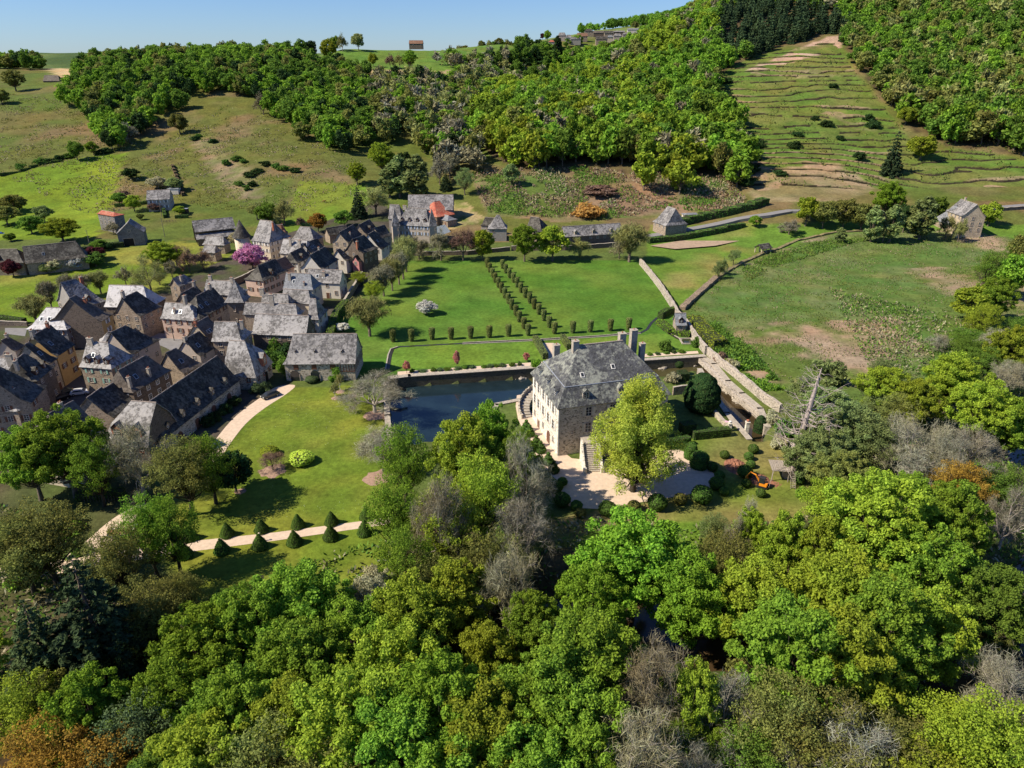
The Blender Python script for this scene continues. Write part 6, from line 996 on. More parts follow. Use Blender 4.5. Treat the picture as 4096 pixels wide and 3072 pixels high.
hedge('long clipped hedge flanking the terrace steps, left one', wf([(2140, 1363), (2182, 1437)]), 1.6, 1.9, 'hornb'); hedge('long clipped hedge flanking the terrace steps, right one', wf([(2250, 1358), (2278, 1400)]), 1.6, 1.9, 'hornb')
hedge('dark square hedge at the water corner behind the chateau', wf([(2712, 1518), (2748, 1515)]), 3, 2.2, 'yew'); hedge('hedge post in the moat-side corner of the chateau', wf([(2117, 1560), (2135, 1545)]), 1.4, 2.6)
hedge('long dark roadside hedge above the tilled strip', [hit(u, v)[:2] for u, v in ((2590, 972), (2700, 962), (2800, 945), (2900, 925), (2975, 905))], 2.6, 2.4, 'scrub', .45); hedge('hedge bank between the road and the scrubby slope', [hit(u, v)[:2] for u, v in ((2690, 905), (2800, 880), (2900, 860), (3000, 835), (3060, 815))], 5, 3.2, 'scrub', .6)
hedge('ivy-grown hedge on the village wall beside the garden', wf([(1322, 1372), (1345, 1280), (1385, 1230)]), 2.2, 3., 'mid', .4); hedge('low dark hedge along the meadow lane', wf([(-40, 1275), (60, 1290), (100, 1295)]), 2, 1.8, 'scrub', .35)
hedge('dark hedge between meadow and orchard', wf([(330, 1022), (420, 1005), (500, 1000)]), 2.5, 2.2, 'dark', .4); hedge('trimmed hedge below the two-storey garden house', wf([(470, 868), (640, 860)]), 2, 1.6, 'scrub', .35)
hedge('garden hedge along the vegetable plot, left', wf([(660, 862), (668, 905)]), 1.5, 1.6, 'box', .3); hedge('garden hedge in front of the white-flowered vegetable plot', wf([(708, 905), (760, 903)]), 1.5, 1.6, 'box', .3); hedge('grape-like rough hedge at the edge of the house garden', wf([(713, 780), (745, 845)]), 1.5, 1.6, 'rtwig', .3)
hedge('dark hedge clipped round the low garden pavilion', wf([(2640, 1275), (2665, 1258), (2700, 1252)]), 2, 2.2, 'scrub', .3); hedge('tall reed hedge in front of the garden pavilion', wf([(2640, 1295), (2690, 1335), (2760, 1345)]), 3, 1.4, 'bright', .35)
hedge('golden bamboo hedge outside the boundary wall', wf([(2775, 1300), (2830, 1365), (2880, 1400)]), 4.5, 3.2, 'yellow', .45); hedge('overgrown hedge between pasture and bright field', [hit(u, v)[:2] for u, v in ((0, 706), (80, 688), (160, 660), (250, 645))], 1.8, 1.2, 'scrub', .5)
hedge('hedge row in the small garden behind the tree group', wf([(310, 2000), (400, 1990), (500, 1985)]), 1.6, 1.6, 'scrub', .3)
# topiary
TOP = 'topiary'
for i, (u, v) in enumerate([(1466, 2077), (1305, 2094), (1193, 2110), (1047, 2129), (910, 2146), (764, 2160)]): tb('cone', u, v-4, 2.9, 1.35, 'box', ['box cone nearest the wood, far side of the avenue', 'second box cone from the wood, far side', 'third box cone from the wood, far side', 'box cone behind the walking person', 'fifth box cone from the wood, far side', 'shaded box cone under the tree, far side'][i], cat=TOP, group='box cones along the gravel path') if i != 1 else tb('cone', 1327, 2095, 2.9, 1.35, 'box', 'second box cone from the wood, far side', cat=TOP, group='box cones along the gravel path')
for i, (u, v) in enumerate([(1460, 2139), (1324, 2158), (1179, 2179), (1041, 2194), (889, 2213), (741, 2230), (437, 2255), (322, 2216)]): tb('cone', u, v-4, 3.1, 1.45, 'box', ['box cone nearest the wood, near side of the avenue', 'second box cone from the wood, near side', 'third box cone from the wood, near side', 'box cone in front of the walking person', 'fifth box cone from the wood, near side', 'box cone under the feathery tree, near side', 'box cone half hidden under the sparse trees', 'leftmost box cone beside the drive fork'][i], cat=TOP, group='box cones along the gravel path')
COLS = [(1573, 1370), (1647, 1368), (1729, 1361), (1805, 1360), (1883, 1356), (1958, 1353), (2034, 1348)]; R2_ = [(2218, 1338), (2291, 1335), (2361, 1331), (2441, 1326), (2514, 1321)]
for i, (u, v) in enumerate(COLS): tb('column', u, v-3, 4.1, .95, 'hornb', 'clipped hornbeam column number %s from the left in the row along the channel' % ['one', 'two', 'three', 'four', 'five', 'six', 'seven'][i], cat=TOP, group='hornbeam columns along the channel')
for i, (u, v) in enumerate(R2_): tb('column', u, v-3, 4.1, .95, 'hornb', 'clipped hornbeam column right of the avenue mouth, number %s along the channel' % ['one', 'two', 'three', 'four', 'five'][i], cat=TOP, group='hornbeam columns along the channel')
AL = [(1949, 1073), (1959, 1092), (1970, 1113), (1981, 1133), (1993, 1153), (2006, 1174), (2019, 1195), (2033, 1218), (2046, 1241), (2063, 1266), (2077, 1291), (2095, 1318), (2112, 1345)]; AR = [(2010, 1078), (2023, 1096), (2037, 1115), (2053, 1133), (2068, 1152), (2083, 1174), (2100, 1194), (2118, 1216), (2136, 1239), (2155, 1261), (2175, 1286), (2196, 1313)]
ORD = ['nearest', 'second nearest', 'third nearest', 'fourth nearest', 'fifth nearest', 'sixth nearest', 'seventh nearest', 'sixth farthest', 'fifth farthest', 'fourth farthest', 'third farthest', 'second farthest', 'farthest']
for sd_, A_ in (('left', AL), ('right', AR)):
    nA_ = len(A_)
    for i, (u, v) in enumerate(A_): j = nA_-1-i; w_ = ORD[j] if j < 7 else ORD[j+13-nA_]; tb('column', u, v-3, 4.0, .9, 'hornb', '%s hornbeam column in the %s row of the parterre avenue' % (w_, sd_), cat=TOP, group='hornbeam columns of the avenue')
BALLS = [(435, 850, 40, 'box ball at the left rim of the forecourt'), (370, 900, 62, 'large box ball left of the forecourt'), (433, 1010, 65, 'dark box ball at the lower left of the forecourt'), (555, 1060, 48, 'box ball on the shaded lower rim'), (592, 1123, 45, 'pale small box ball on the shaded grass'), (822, 1090, 70, 'big dark box ball behind the vivid oak'), (1052, 1064, 52, 'pale yellowish box ball on the lower rim'), (1250, 1035, 75, 'big dark green box ball on the lower rim'), (1452, 1003, 52, 'yellowish box ball in the tree shadow'), (1635, 970, 82, 'biggest dark box ball of the forecourt'),
         (1830, 932, 38, 'small box ball right of the biggest one'), (1765, 868, 60, 'dark box ball at the right forecourt rim'), (1790, 797, 42, 'box ball above the dark right-rim one'), (1728, 724, 42, 'box ball below the clipped drum'), (1833, 617, 38, 'lone box ball on the grass by the red earth'), (2080, 568, 42, 'box ball near the dead giant tree, upper'), (2043, 632, 38, 'box ball near the dead giant tree, lower'), (2008, 765, 58, 'box ball beside the red earth heap'), (2060, 700, 36, 'bright box ball above the red earth'), (2145, 948, 40, 'box ball in front of the excavator'), (2020, 862, 38, 'box ball left of the excavator'), (2475, 835, 42, 'box ball under the tree house ladder')]
for x_, y_, rr_, lab in BALLS:
    u, v = 2048+x_*.463, 1536+(y_+rr_*.55)*.463; q = hit(u, v); dep = q[1]*CP+H*SP; rad = rr_*.463*dep/FF; c_ = plant('ball', (q[0], q[1], 0), rad*1.05, rad*1.8, 'olive' if 'pale' in lab or 'yellowish' in lab else 'box', lab, cat=TOP, group='box balls around the forecourt')
for u, v, lab in ((2105, 1722, 'tiered topiary nearest the curved stair'), (2118, 1742, 'second tiered topiary along the facade walk'), (2145, 1785, 'third tiered topiary along the facade walk'), (2162, 1808, 'fourth tiered topiary along the facade walk'), (2193, 1855, 'fifth tiered topiary along the facade walk'), (2214, 1888, 'last tiered topiary before the forecourt')): tb('tiered', u, v, 3., 1.25, 'box', lab, cat=TOP, group='tiered topiaries along the facade walk')
tb('drum', 2759, 1832, 3.8, 1.35, 'box', 'tall clipped box drum on the forecourt rim', cat=TOP); tb('drum', 2795, 1868, 3.6, 1.9, 'box', 'wide clipped box drum on the forecourt rim', cat=TOP)
tb('yewbig', 2802, 1640, 10, 4.4, 'yew', 'large dark Irish yew between chateau and stream', cat='tree'); tb('yewcol', 3033, 1748, 6, 1.5, 'yew', 'dark columnar yew beside the stream end', cat='tree'); tb('ball', 2714, 1500, 1.8, 1.1, 'yew', 'yew ball topping the square hedge behind the chateau', cat=TOP); sc.objects[-3].location.z = 2.2 if sc.objects[-3].type == 'EMPTY' else sc.objects[-3].location.z
tb('ball', 2658, 1392, 2.2, 1.6, 'dark', 'round evergreen shrub on the far terrace', cat='shrub'); tb('bush', 2145, 1505, 5, 1.6, 'vivid', 'climbing wisteria green on the chateau corner', cat='shrub')
tb('ball', 1078, 1818, 1.9, 1.9, 'yellow', 'yellow-green dome shrub on the lawn', cat='shrub'); tb('ball', 1207, 1850, 2.5, 2.6, 'gold', 'golden mounded shrub on the lawn', cat='shrub'); tb('ball', 1248, 1528, 1.8, 1.7, 'soft', 'grey round bush before the garden barn', cat='shrub')
for u, v, lab in ((1140, 1480, 'dense shrub at the left corner of the garden barn'), (1160, 1510, 'dark shrub in the shade of the garden barn corner'), (1340, 1520, 'climber covered shrub by the barn door'), (1360, 1510, 'slim light shrub before the timbered corner')): tb('bush', u, v, 4, 2.2, 'mid' if 'slim' not in lab else 'yellow', lab, cat='shrub')
for i, (u, v) in enumerate([(1095, 1360), (1130, 1370), (1110, 1420), (1150, 1430), (1090, 1460), (1120, 1330)]): tb('bush', u, v, 4.5, 3., ['mid', 'scrub', 'mid', 'dark', 'scrub', 'bright'][i], ['bright shrub inside the small walled courtyard', 'dark shrub by the courtyard wall', 'green shrub below the courtyard wall', 'deep green shrub next to the garden barn roof', 'shaded shrub beside the pavilion corner', 'shrub under the chapel-like roof eaves'][i], cat='shrub')
for i, (u, v) in enumerate([(830, 1700), (860, 1680), (900, 1650), (940, 1620), (1030, 1570), (1060, 1560)]): tb('bush', u, v, 2.4, 1.8, 'dark' if i < 4 else 'soft', 'clipped dark shrub %s along the foot of the long manor wing' % ['first', 'second', 'third', 'fourth'][i] if i < 4 else ['grey shrub left of the parked grey car', 'shrub behind the parked grey car'][i-4], cat='shrub')
for i, (u, v) in enumerate([(1650, 1488), (1690, 1486), (1735, 1484), (1760, 1482), (1790, 1480), (1830, 1477), (1860, 1474), (1890, 1472), (1935, 1470), (1960, 1468), (1985, 1466), (2010, 1465), (2050, 1463), (2080, 1461), (2600, 1420), (2630, 1418), (2665, 1414), (2695, 1412), (2725, 1410)]): tb('bush', u, v, g.uniform(.7, 1.2), g.uniform(.7, 1.3), 'soft' if i % 2 else 'mid', 'low flower-border plant on the terrace walk', cat='shrub', group='low border plants on the terrace walk')
for u, v, h_, lab in ((1627, 1492, 4, 'small red-leaved sapling at the left of the terrace walk'), (1827, 1470, 5.5, 'small red-leaved sapling in the middle of the terrace lawn'), (2104, 1446, 3, 'small red-leaved sapling beside the clipped hedge')): tb('mid', u, v, h_, 1., leafm('coral red leaves', (.5, .2, .16), (.65, .35, .3)), lab)
for u, v, c, lab in ((3118, 1790, 'cream', 'pale blossoming bush below the dead giant tree'), (3090, 1690, 'cream', 'cream bush on the stream wall end'), (2690, 1530, 'cream', 'espalier with pale blossom behind the chateau'), (2790, 1300, 'dark', 'dark shrub leaning on the boundary wall'), (2880, 1445, 'rtwig', 'brown shrub growing from the boundary wall'), (2790, 1385, 'scrub', 'round shrub at the gate in the boundary wall'), (2925, 1475, 'cream', 'pale twiggy bush on the ragged wall')): tb('bush', u, v, 3, 2., c, lab, cat='shrub')
# mulch rings, red earth heaps, rocks
def disc(name, c, rx, ry, z, mat_, label=None, cat=None, n=20, h_=.12):
    m = MB(); g_ = np.random.default_rng(int(abs(c[0])*10)); rr_ = 1+.1*g_.normal(size=n); top = [(c[0]+rx*.5*math.cos(6.283*i/n)*rr_[i], c[1]+ry*.5*math.sin(6.283*i/n)*rr_[i], z+h_) for i in range(n)]; bot = [(c[0]+rx*math.cos(6.283*i/n)*rr_[i], c[1]+ry*math.sin(6.283*i/n)*rr_[i], z-.05) for i in range(n)]
    m.add(top+bot, [tuple(range(n))]+[(i, i+n, (i+1) % n+n, (i+1) % n) for i in range(n)]); o = m.build(name, mat_, smooth=True); tag(o, label, cat); return o
for u, v, rx, lab in ((1498, 1662, 3.2, 'bark mulch ring under the old grey leafless tree'), (1515, 1910, 3.6, 'bark mulch ring at the right edge of the lawn'), (1361, 1567, 1.4, 'mulch ring of the farther stake tree'), (1341, 1593, 1.3, 'mulch ring of the nearer stake tree'), (1408, 1583, 1.5, 'mulch ring half under the leafless tree'), (1092, 1882, 3, 'twig litter under the tiny weeping tree'), (962, 1966, 1.3, 'mulch ring of the magnolia')): disc('mulch_ring', at(u, v), rx, rx, 0, MULCH, lab, 'mulch')
for u, v, h_, lab in ((1361, 1562, 5, 'young staked tree with white stem, farther one'), (1341, 1588, 4.5, 'young staked tree with white stem, nearer one')): tb('baremid', u, v, h_, 1.3, 'btwig', lab, bark=WHITEP)
def heap(label, u, v, rx, ry, h_, mat_, seed, name='earth_heap', cat='heap'):
    c = at(u, v); g_ = np.random.default_rng(seed); m = MB(); n = 18; vs = []
    for i in range(n):
        for j in range(n):
            x = (i/(n-1)*2-1); y = (j/(n-1)*2-1); d = math.hypot(x, y); z = max(0, 1-d*d)*h_*(.5+g_.random()*.9)-.08; vs.append((c[0]+x*rx, c[1]+y*ry, z))
    m.add(vs, [(i*n+j, (i+1)*n+j, (i+1)*n+j+1, i*n+j+1) for i in range(n-1) for j in range(n-1)]); tag(m.build(name, mat_), label, cat)
heap('red-brown dug earth heap among the box balls', 2945, 1866, 2.6, 3.6, .8, DIRT, 1); heap('red earth heap behind the excavator', 3035, 1918, 2.4, 2.6, .7, DIRT, 2); heap('thin spread of red earth near the tree house', 3085, 1935, 3, 2.5, .12, DIRT, 3)
heap('red-brown brush pile on the cleared bank', 2370, 850, 1, 1, .01, DIRT, 4)
x, y, z = hit(2360, 862); r_ = plant('bush', (x, y, z-.3), 9, 6, 'orange', 'huge rust-coloured brush heap on the cleared bank', cat='brush heap', name='brush_heap'); x, y, z = hit(2400, 770); plant('bush', (x, y, z-.3), 10, 4, 'rtwig', 'wide pinkish brush heap higher on the cleared bank', cat='brush heap', name='brush_heap')
def rock(u, v, s, lab, z=WL, grp=None):
    x, y = at(u, v, z); me = bpy.data.meshes.new('rock'); bm = bmesh.new(); bmesh.ops.create_icosphere(bm, subdivisions=2, radius=1)
    g_ = np.random.default_rng(int(u+v))
    for q in bm.verts: q.co *= 1+.22*g_.normal()*.6
    bm.to_mesh(me); bm.free(); me.materials.append(STONEC); o = link('rock', me, None, (x, y, z+s*.15), g_.uniform(0, 6), (s, s*.75, s*.55)); tag(o, lab, 'rock', grp)
for i, (u, v) in enumerate([(2056, 1511), (2072, 1510), (2090, 1509), (2105, 1508), (2632, 1470), (2655, 1468), (2735, 1462), (2775, 1460)]): rock(u, v+3, .9+.3*(i % 3), 'boulder at the foot of the moat wall', grp='boulders at the foot of the moat wall')
for i in range(22): t = i/21; rock(2872+t*110+g.uniform(-8, 8), 1540+t*85+g.uniform(-5, 5), g.uniform(.5, 1.3), 'pale boulder piled along the stream bank', grp='pale boulders along the stream bank')
# fallen trunk, dead giant tree and its tree house
m = MB(); a, b = at(1560, 1560), at(1625, 1562); m.tube([(a[0], a[1], .5), ((a[0]+b[0])/2, (a[1]+b[1])/2-.3, .75), (b[0], b[1], .2)], [.55, .5, .35], 8); tag(m.build('fallen_trunk', DARKB, smooth=True), 'dark fallen trunk by the moat corner', 'log')
gx, gy, _ = hit(3160, 1905); r = empty('dead_tree', (gx, gy, 0)); tag(r, 'towering dead grey tree with broken bare limbs', 'tree'); g_ = np.random.default_rng(9); m = MB(); tp = [(0, 0, -.4), (.1, 0, 2.5), (.2, 0, 6), (.7, .2, 10), (1.3, .3, 15), (1.9, .5, 20), (2.4, .6, 24.5)]; m.tube(tp, [1.75, 1.45, 1.25, .6, .5, .36, .08], 10)
for i in range(74):
    t = g_.uniform(.26, 1); k = t*6; i0 = min(int(k), 5); f = k-i0; b = np.array(tp[i0])*(1-f)+np.array(tp[i0+1])*f; a = g_.uniform(0, 6.28); L = (7.5*(1-t)**.6+1.4)*g_.uniform(.6, 1.1); d = np.array([math.cos(a), math.sin(a), g_.uniform(-.15, .35)]); rad = .16*(1.2-t)+.03
    q1 = b+d*L*.5+np.array([0, 0, -.08*L]); q2 = b+d*L+np.array([0, 0, g_.uniform(-.1, .3)*L]); m.tube([b, q1, q2], [rad, rad*.6, rad*.22], 4, cap=False)
    for _ in range(5): s_ = g_.uniform(.35, 1); c0 = q1+(q2-q1)*s_; dd = d+g_.normal(size=3)*.7; m.tube([c0, c0+dd*L*.14+np.array([0, 0, .1]), c0+dd*L*.26], [rad*.35, rad*.22, .012], 3, cap=False)
m.build('trunk', plain('silver dead wood', (.33, .28, .26), .9, .35, 2), r)
r = empty('tree_house', (gx, gy, 0), R(-8)); tag(r, 'weathered plank tree house with deck and ladder at the dead tree', 'tree house'); PW = plain('weathered planks', (.3, .26, .22), .9, .3, 4)
m = MB(); [m.box((-4.3+i*.42, -.6, 2.7), (.38, 4.4, .12)) for i in range(10)]; m.build('deck', PW, r)
m = MB(); m.box((1.2, -1.6, 3.9), (2.2, 1.8, 2.4)); [m.box((.2+i*.28, -2.52, 3.9), (.05, .05, 2.4)) for i in range(8)]; m.build('cabin', PW, r); m = MB(); m.add([(-.1, -2.8, 5.0), (2.6, -2.8, 5.4), (2.6, -.4, 6.1), (-.1, -.4, 5.7), (-.1, -2.8, 4.9), (2.6, -2.8, 5.3), (2.6, -.4, 6.), (-.1, -.4, 5.6)], [(0, 1, 2, 3), (7, 6, 5, 4), (0, 4, 5, 1), (1, 5, 6, 2)]); m.build('roof', PW, r)
window(r, 1.2, -2.56, 4., 0, .6, .7)
m = MB(); [m.box((x_, y_, 1.3), (.16, .16, 2.9)) for x_ in (-4.2, -1., .3, 2.2) for y_ in (-2.4,)]; m.build('posts', PW, r)
m = MB(); [m.box((-.4, -2.9-i*.22, 2.5-i*.28), (.9, .22, .06)) for i in range(9)]; m.tube([(-.85, -2.8, 2.7), (-.85, -4.9, 0)], [.05, .05], 4); m.tube([(.05, -2.8, 2.7), (.05, -4.9, 0)], [.05, .05], 4); m.build('ladder', PW, r)
m = MB(); m.tube([(-4.3, -2.75, 3.6), (-1, -2.75, 3.6)], [.05, .05], 4); [m.tube([(x_, -2.75, 2.7), (x_, -2.75, 3.6)], [.05, .05], 4) for x_ in np.linspace(-4.3, -1, 5)]; m.build('railing', PW, r)
# ------------------------------------------------------------------ vehicles
def paint_m(name, c, met=.3): return plain(name, c, .28, .04, 1, met, .5)
TYRE = plain('tyre rubber', (.02, .02, .02), .9, .1); RIM = plain('alloy rim', (.4, .4, .42), .4, .1, 1, .7)
def car(label, u, v, rz, mat_, L=4.5, Hc=1.55, cat='car', z=0):
    x, y = at(u, v, z); r = empty('parked_car', (x, y, z+.05), rz); tag(r, label, cat); w2 = .9; sx = L/4.5
    pr = [(-2.25, .35), (-2.22, .85), (-2.05, 1.0), (-1.75, 1.05), (-1.35, 1.5), (-.9, Hc), (.3, Hc-.02), (.75, 1.42), (1.3, 1.02), (2.05, .88), (2.22, .7), (2.25, .35)]
    def ext(pts, hw, top=.8): 
        vs = []; n = len(pts)
        for s in (-1, 1):
            for px, pz in pts: k = 1 if pz < 1.06 else 1-(pz-1.05)*.42; vs.append((px*sx, s*hw*k, pz))
        return vs, [tuple(range(n))[::-1], tuple(range(n, 2*n))]+[(i, (i+1) % n, (i+1) % n+n, i+n) for i in range(n)]
    m = MB(); m.add(*ext(pr, w2)); me = m.mesh('body', [mat_]); bm = bmesh.new(); bm.from_mesh(me); bmesh.ops.recalc_face_normals(bm, faces=bm.faces); bmesh.ops.bevel(bm, geom=[e for e in bm.edges], offset=.045, segments=2, affect='EDGES'); bm.to_mesh(me); bm.free(); link('body', me, r)
    m = MB(); gl = [(-1.55, 1.08), (-1.22, 1.44), (-.85, Hc-.09), (.26, Hc-.1), (.66, 1.38), (1.1, 1.08)]; m.add(*ext(gl, w2+.012)); m.build('side_windows', GLASS, r)
    m = MB(); m.add([(.72*sx, -.62, 1.44), (.72*sx, .62, 1.44), (1.31*sx, .74, 1.05), (1.31*sx, -.74, 1.05)], [(0, 1, 2, 3)]); m.v = [(a+.03, b, c+.03) for a, b, c in m.v]; m.build('windscreen', GLASS, r); m = MB(); m.add([(-1.4*sx, -.6, 1.48), (-1.4*sx, .6, 1.48), (-1.76*sx, .72, 1.08), (-1.76*sx, -.72, 1.08)], [(3, 2, 1, 0)]); m.v = [(a-.03, b, c+.03) for a, b, c in m.v]; m.build('rear_window', GLASS, r)
    for wx in (-1.4*sx, 1.42*sx):
        for s in (-1, 1): m = MB(); m.tube([(wx, s*.72, .33), (wx, s*.93, .33)], [.34, .34], 14); o = m.build('wheel', TYRE, r); m = MB(); m.tube([(wx, s*.9, .33), (wx, s*.945, .33)], [.21, .19], 10); m.build('rim', RIM, o)
    for s in (-1, 1): m = MB(); m.box((2.2*sx, s*.65, .72), (.12, .34, .14)); m.build('headlight', WHITEP, r); m = MB(); m.box((-2.22*sx, s*.68, .85), (.08, .3, .16)); m.build('tail_light', BRICK, r)
    return r
car('dark grey estate car parked on the gravel drive by the pavilion', 1082, 1588, R(228), paint_m('graphite car paint', (.07, .075, .085), .6), 4.7); car('black car parked in the shadowed village square', 243, 1602, R(232), paint_m('black car paint', (.015, .016, .02))); car('green-tinted dark car nosing out beside the black one', 262, 1580, R(232), paint_m('dark green car paint', (.03, .04, .035))); car('white car parked behind the ridge of the brown roof', 322, 1578, R(20), paint_m('white car paint', (.6, .6, .62), 0)); car('blue car half cut off by the left edge on the lawn', 4, 942, R(10), paint_m('blue car paint', (.02, .1, .45), 0), z=.5)
x, y = at(520, 2150); r = empty('tipper_truck', (x, y, .05), R(12)); tag(r, 'white tipper truck with blue-grey bed of soil under the feathery trees', 'truck'); WP = paint_m('white truck paint', (.68, .7, .74), 0); BP = plain('blue grey truck bed', (.3, .33, .38), .5, .1); m = MB()
for c, d in (((-1.6, 0, 1.0), (3.6, 2.1, .12)), ((-1.6, -1.02, 1.25), (3.6, .08, .5)), ((-1.6, 1.02, 1.25), (3.6, .08, .5)), ((-3.37, 0, 1.25), (.08, 1.95, .5)), ((.22, 0, 1.7), (.1, 2.1, 1.4))): m.box(c, d)
m.build('tipper_bed', BP, r); m = MB(); m.add([(.45, -1, .5), (.45, -1, 2.15), (1.5, -1, 2.15), (2.1, -1, 1.35), (2.9, -1, 1.15), (3.0, -1, .5), (.45, 1, .5), (.45, 1, 2.15), (1.5, 1, 2.15), (2.1, 1, 1.35), (2.9, 1, 1.15), (3., 1, .5)], [(0, 1, 2, 3, 4, 5), (11, 10, 9, 8, 7, 6)]+[(i, i+6, (i+1) % 6+6, (i+1) % 6) for i in range(6)]); m.build('cab', WP, r)
m = MB(); m.add([(1.56, -.85, 2.1), (1.56, .85, 2.1), (2.12, .88, 1.42), (2.12, -.88, 1.42)], [(0, 3, 2, 1)]); m.build('windscreen', GLASS, r); m = MB(); m.box((1.1, 0, 1.72), (.8, 2.03, .5)); m.build('side_windows', GLASS, r); m = MB(); m.box((-.4, 0, .6), (5.6, .8, .25)); m.build('chassis', TYRE, r)
for wx in (-2.3, 1.9):
    for s in (-1, 1): m = MB(); m.tube([(wx, s*.75, .38), (wx, s*1.0, .38)], [.4, .4], 14); m.build('wheel', TYRE, r)
o = MB(); g_ = np.random.default_rng(3); [o.box((-1.6+g_.uniform(-1.5, 1.5), g_.uniform(-.8, .8), 1.12), (.7, .6, .3+.25*g_.random()), g_.uniform(0, 3)) for _ in range(22)]; tag(o.build('soil_load', DIRT, None, loc=(x, y, .05), rz=R(12)), 'reddish soil heaped in the tipper truck bed', 'soil')
x, y = at(3046, 1948); r = empty('mini_excavator', (x, y, 0), R(150)); tag(r, 'small orange excavator with black cab beside the red earth', 'excavator'); OR = paint_m('orange machine paint', (.75, .27, .02), 0); BK = plain('black machine parts', (.03, .03, .033), .6)
for s in (-1, 1): m = MB(); m.box((0, s*.6, .28), (1.9, .3, .5)); [m.tube([(wx, s*.77, .27), (wx, s*.79, .27)], [.2, .2], 10) for wx in (-.75, 0, .75)]; m.build('track', TYRE, r)
m = MB(); m.box((-.25, 0, .85), (1.5, 1.3, .6)); m.box((-.85, 0, 1.1), (.5, 1.2, .5)); m.build('body', OR, r); m = MB(); m.box((.05, .15, 1.7), (1., .95, 1.2)); m.build('cab', GLASS, r); m = MB(); m.box((.05, .15, 2.36), (1.15, 1.05, .1)); [m.box((.05+a*.5, .15+b*.47, 1.7), (.08, .08, 1.25)) for a in (-1, 1) for b in (-1, 1)]; m.build('cab_frame', BK, r)
m = MB(); m.tube([(.6, -.3, .9), (1.5, -.3, 2.3), (2.6, -.3, 2.6)], [.16, .17, .12], 4); m.tube([(2.5, -.3, 2.7), (3.2, -.3, 1.6)], [.13, .09], 4); m.build('boom', OR, r); m = MB(); m.add([(3.1, -.6, 1.5), (3.5, -.6, 1.3), (3.3, -.6, .8), (2.9, -.6, .9), (3.1, 0, 1.5), (3.5, 0, 1.3), (3.3, 0, .8), (2.9, 0, .9)], [(0, 1, 2, 3), (7, 6, 5, 4), (0, 4, 5, 1), (1, 5, 6, 2), (2, 6, 7, 3)]); m.build('bucket', OR, r); m = MB(); m.box((-1.15, 0, .3), (.1, 1.5, .4)); m.build('dozer_blade', BK, r)
# ------------------------------------------------------------------ person and horse: one skinned body each
def skinned(name, J, E_, mats, parent, loc, rz, paint_=None, sub=2, root=0):
    me = bpy.data.meshes.new(name); me.from_pydata([j[:3] for j in J], E_, []); o = bpy.data.objects.new(name, me); sc.collection.objects.link(o); sk = o.modifiers.new('s', 'SKIN'); sk.use_smooth_shade = True
    for i, j in enumerate(J): q = me.skin_vertices[0].data[i]; q.radius = (j[3], j[4] if len(j) > 4 else j[3]); q.use_root = i == root
    ss = o.modifiers.new('d', 'SUBSURF'); ss.levels = ss.render_levels = sub; bpy.context.view_layer.update(); dg = bpy.context.evaluated_depsgraph_get(); nm = bpy.data.meshes.new_from_object(o.evaluated_get(dg)); bpy.data.objects.remove(o); nm.materials.clear()
    for x in mats: nm.materials.append(x)
    if paint_:
        for p in nm.polygons: p.material_index = paint_(p.center)
    nm.name = name; return link(name, nm, parent, loc, rz)
x, y = at(1041, 2166); r = empty('person', (x, y, .03), R(80)); tag(r, 'person with pale hat and dark trousers walking on the gravel path between two cones', 'person')
J = [(0, 0, .95, .15, .12), (0, 0, 1.18, .13, .11), (.03, 0, 1.4, .15, .11), (.05, 0, 1.52, .055), (.08, 0, 1.62, .09, .1), (.09, 0, 1.74, .08, .09), (.02, .19, 1.43, .055), (-.05, .26, 1.2, .045), (.12, .3, 1.0, .035), (.17, .3, .95, .03), (.02, -.19, 1.43, .055), (.1, -.27, 1.2, .045), (.34, -.3, 1.16, .035), (.44, -.31, 1.17, .03),
     (0, .09, .9, .09), (.12, .1, .5, .065), (.05, .1, .1, .045), (.2, .1, .05, .035), (0, -.09, .9, .09), (.0, -.1, .5, .065), (-.22, -.1, .14, .045), (-.1, -.1, .05, .035)]
ED = [(0, 1), (1, 2), (2, 3), (3, 4), (4, 5), (2, 6), (6, 7), (7, 8), (8, 9), (2, 10), (10, 11), (11, 12), (12, 13), (0, 14), (14, 15), (15, 16), (16, 17), (0, 18), (18, 19), (19, 20), (20, 21)]
for k, (bx, by, bz, dx, dz) in enumerate(((.17, .3, .95, .05, -.09), (.44, -.31, 1.17, .1, .0))):
    b0 = 9 if k == 0 else 13
    for q in range(5):
        n0 = len(J); off = (q-2)*.018; J += [(bx+dx*.5+(.02 if q == 0 else 0), by+off*(2.2 if q == 0 else 1), bz+dz*.5, .009), (bx+dx*(1 if q else .7), by+off*(2.8 if q == 0 else 1.2), bz+dz-(.01 if k else 0), .008)]; ED += [(b0, n0), (n0, n0+1)]
SKN = plain('skin', (.5, .3, .22), .6, .05); SHRT = plain('beige shirt', (.4, .33, .25)); TRO = plain('dark trousers', (.03, .028, .03)); SHOE = plain('brown shoes', (.06, .04, .03))
skinned('body', J, ED, [SKN, SHRT, TRO, SHOE], r, (0, 0, 0), 0, lambda c: 3 if c.z < .09 else 2 if c.z < .96 and abs(c.y) < .24 else 0 if c.z > 1.5 or c.x > .3 or (abs(c.y) > .24 and c.z < 1.05) else 1)
m = MB(); m.lathe((.09, 0, 1.76), [(.2, 0), (.2, .02), (.1, .04), (.09, .1), (.02, .12)], 14); m.build('hat', plain('straw hat', (.6, .52, .38)), r, True); m = MB(); m.lathe((.05, 0, 1.58), [(.05, 0), (.095, .05), (.1, .14), (.06, .2)], 12); m.build('hair', plain('brown hair', (.06, .035, .02)), r, True)
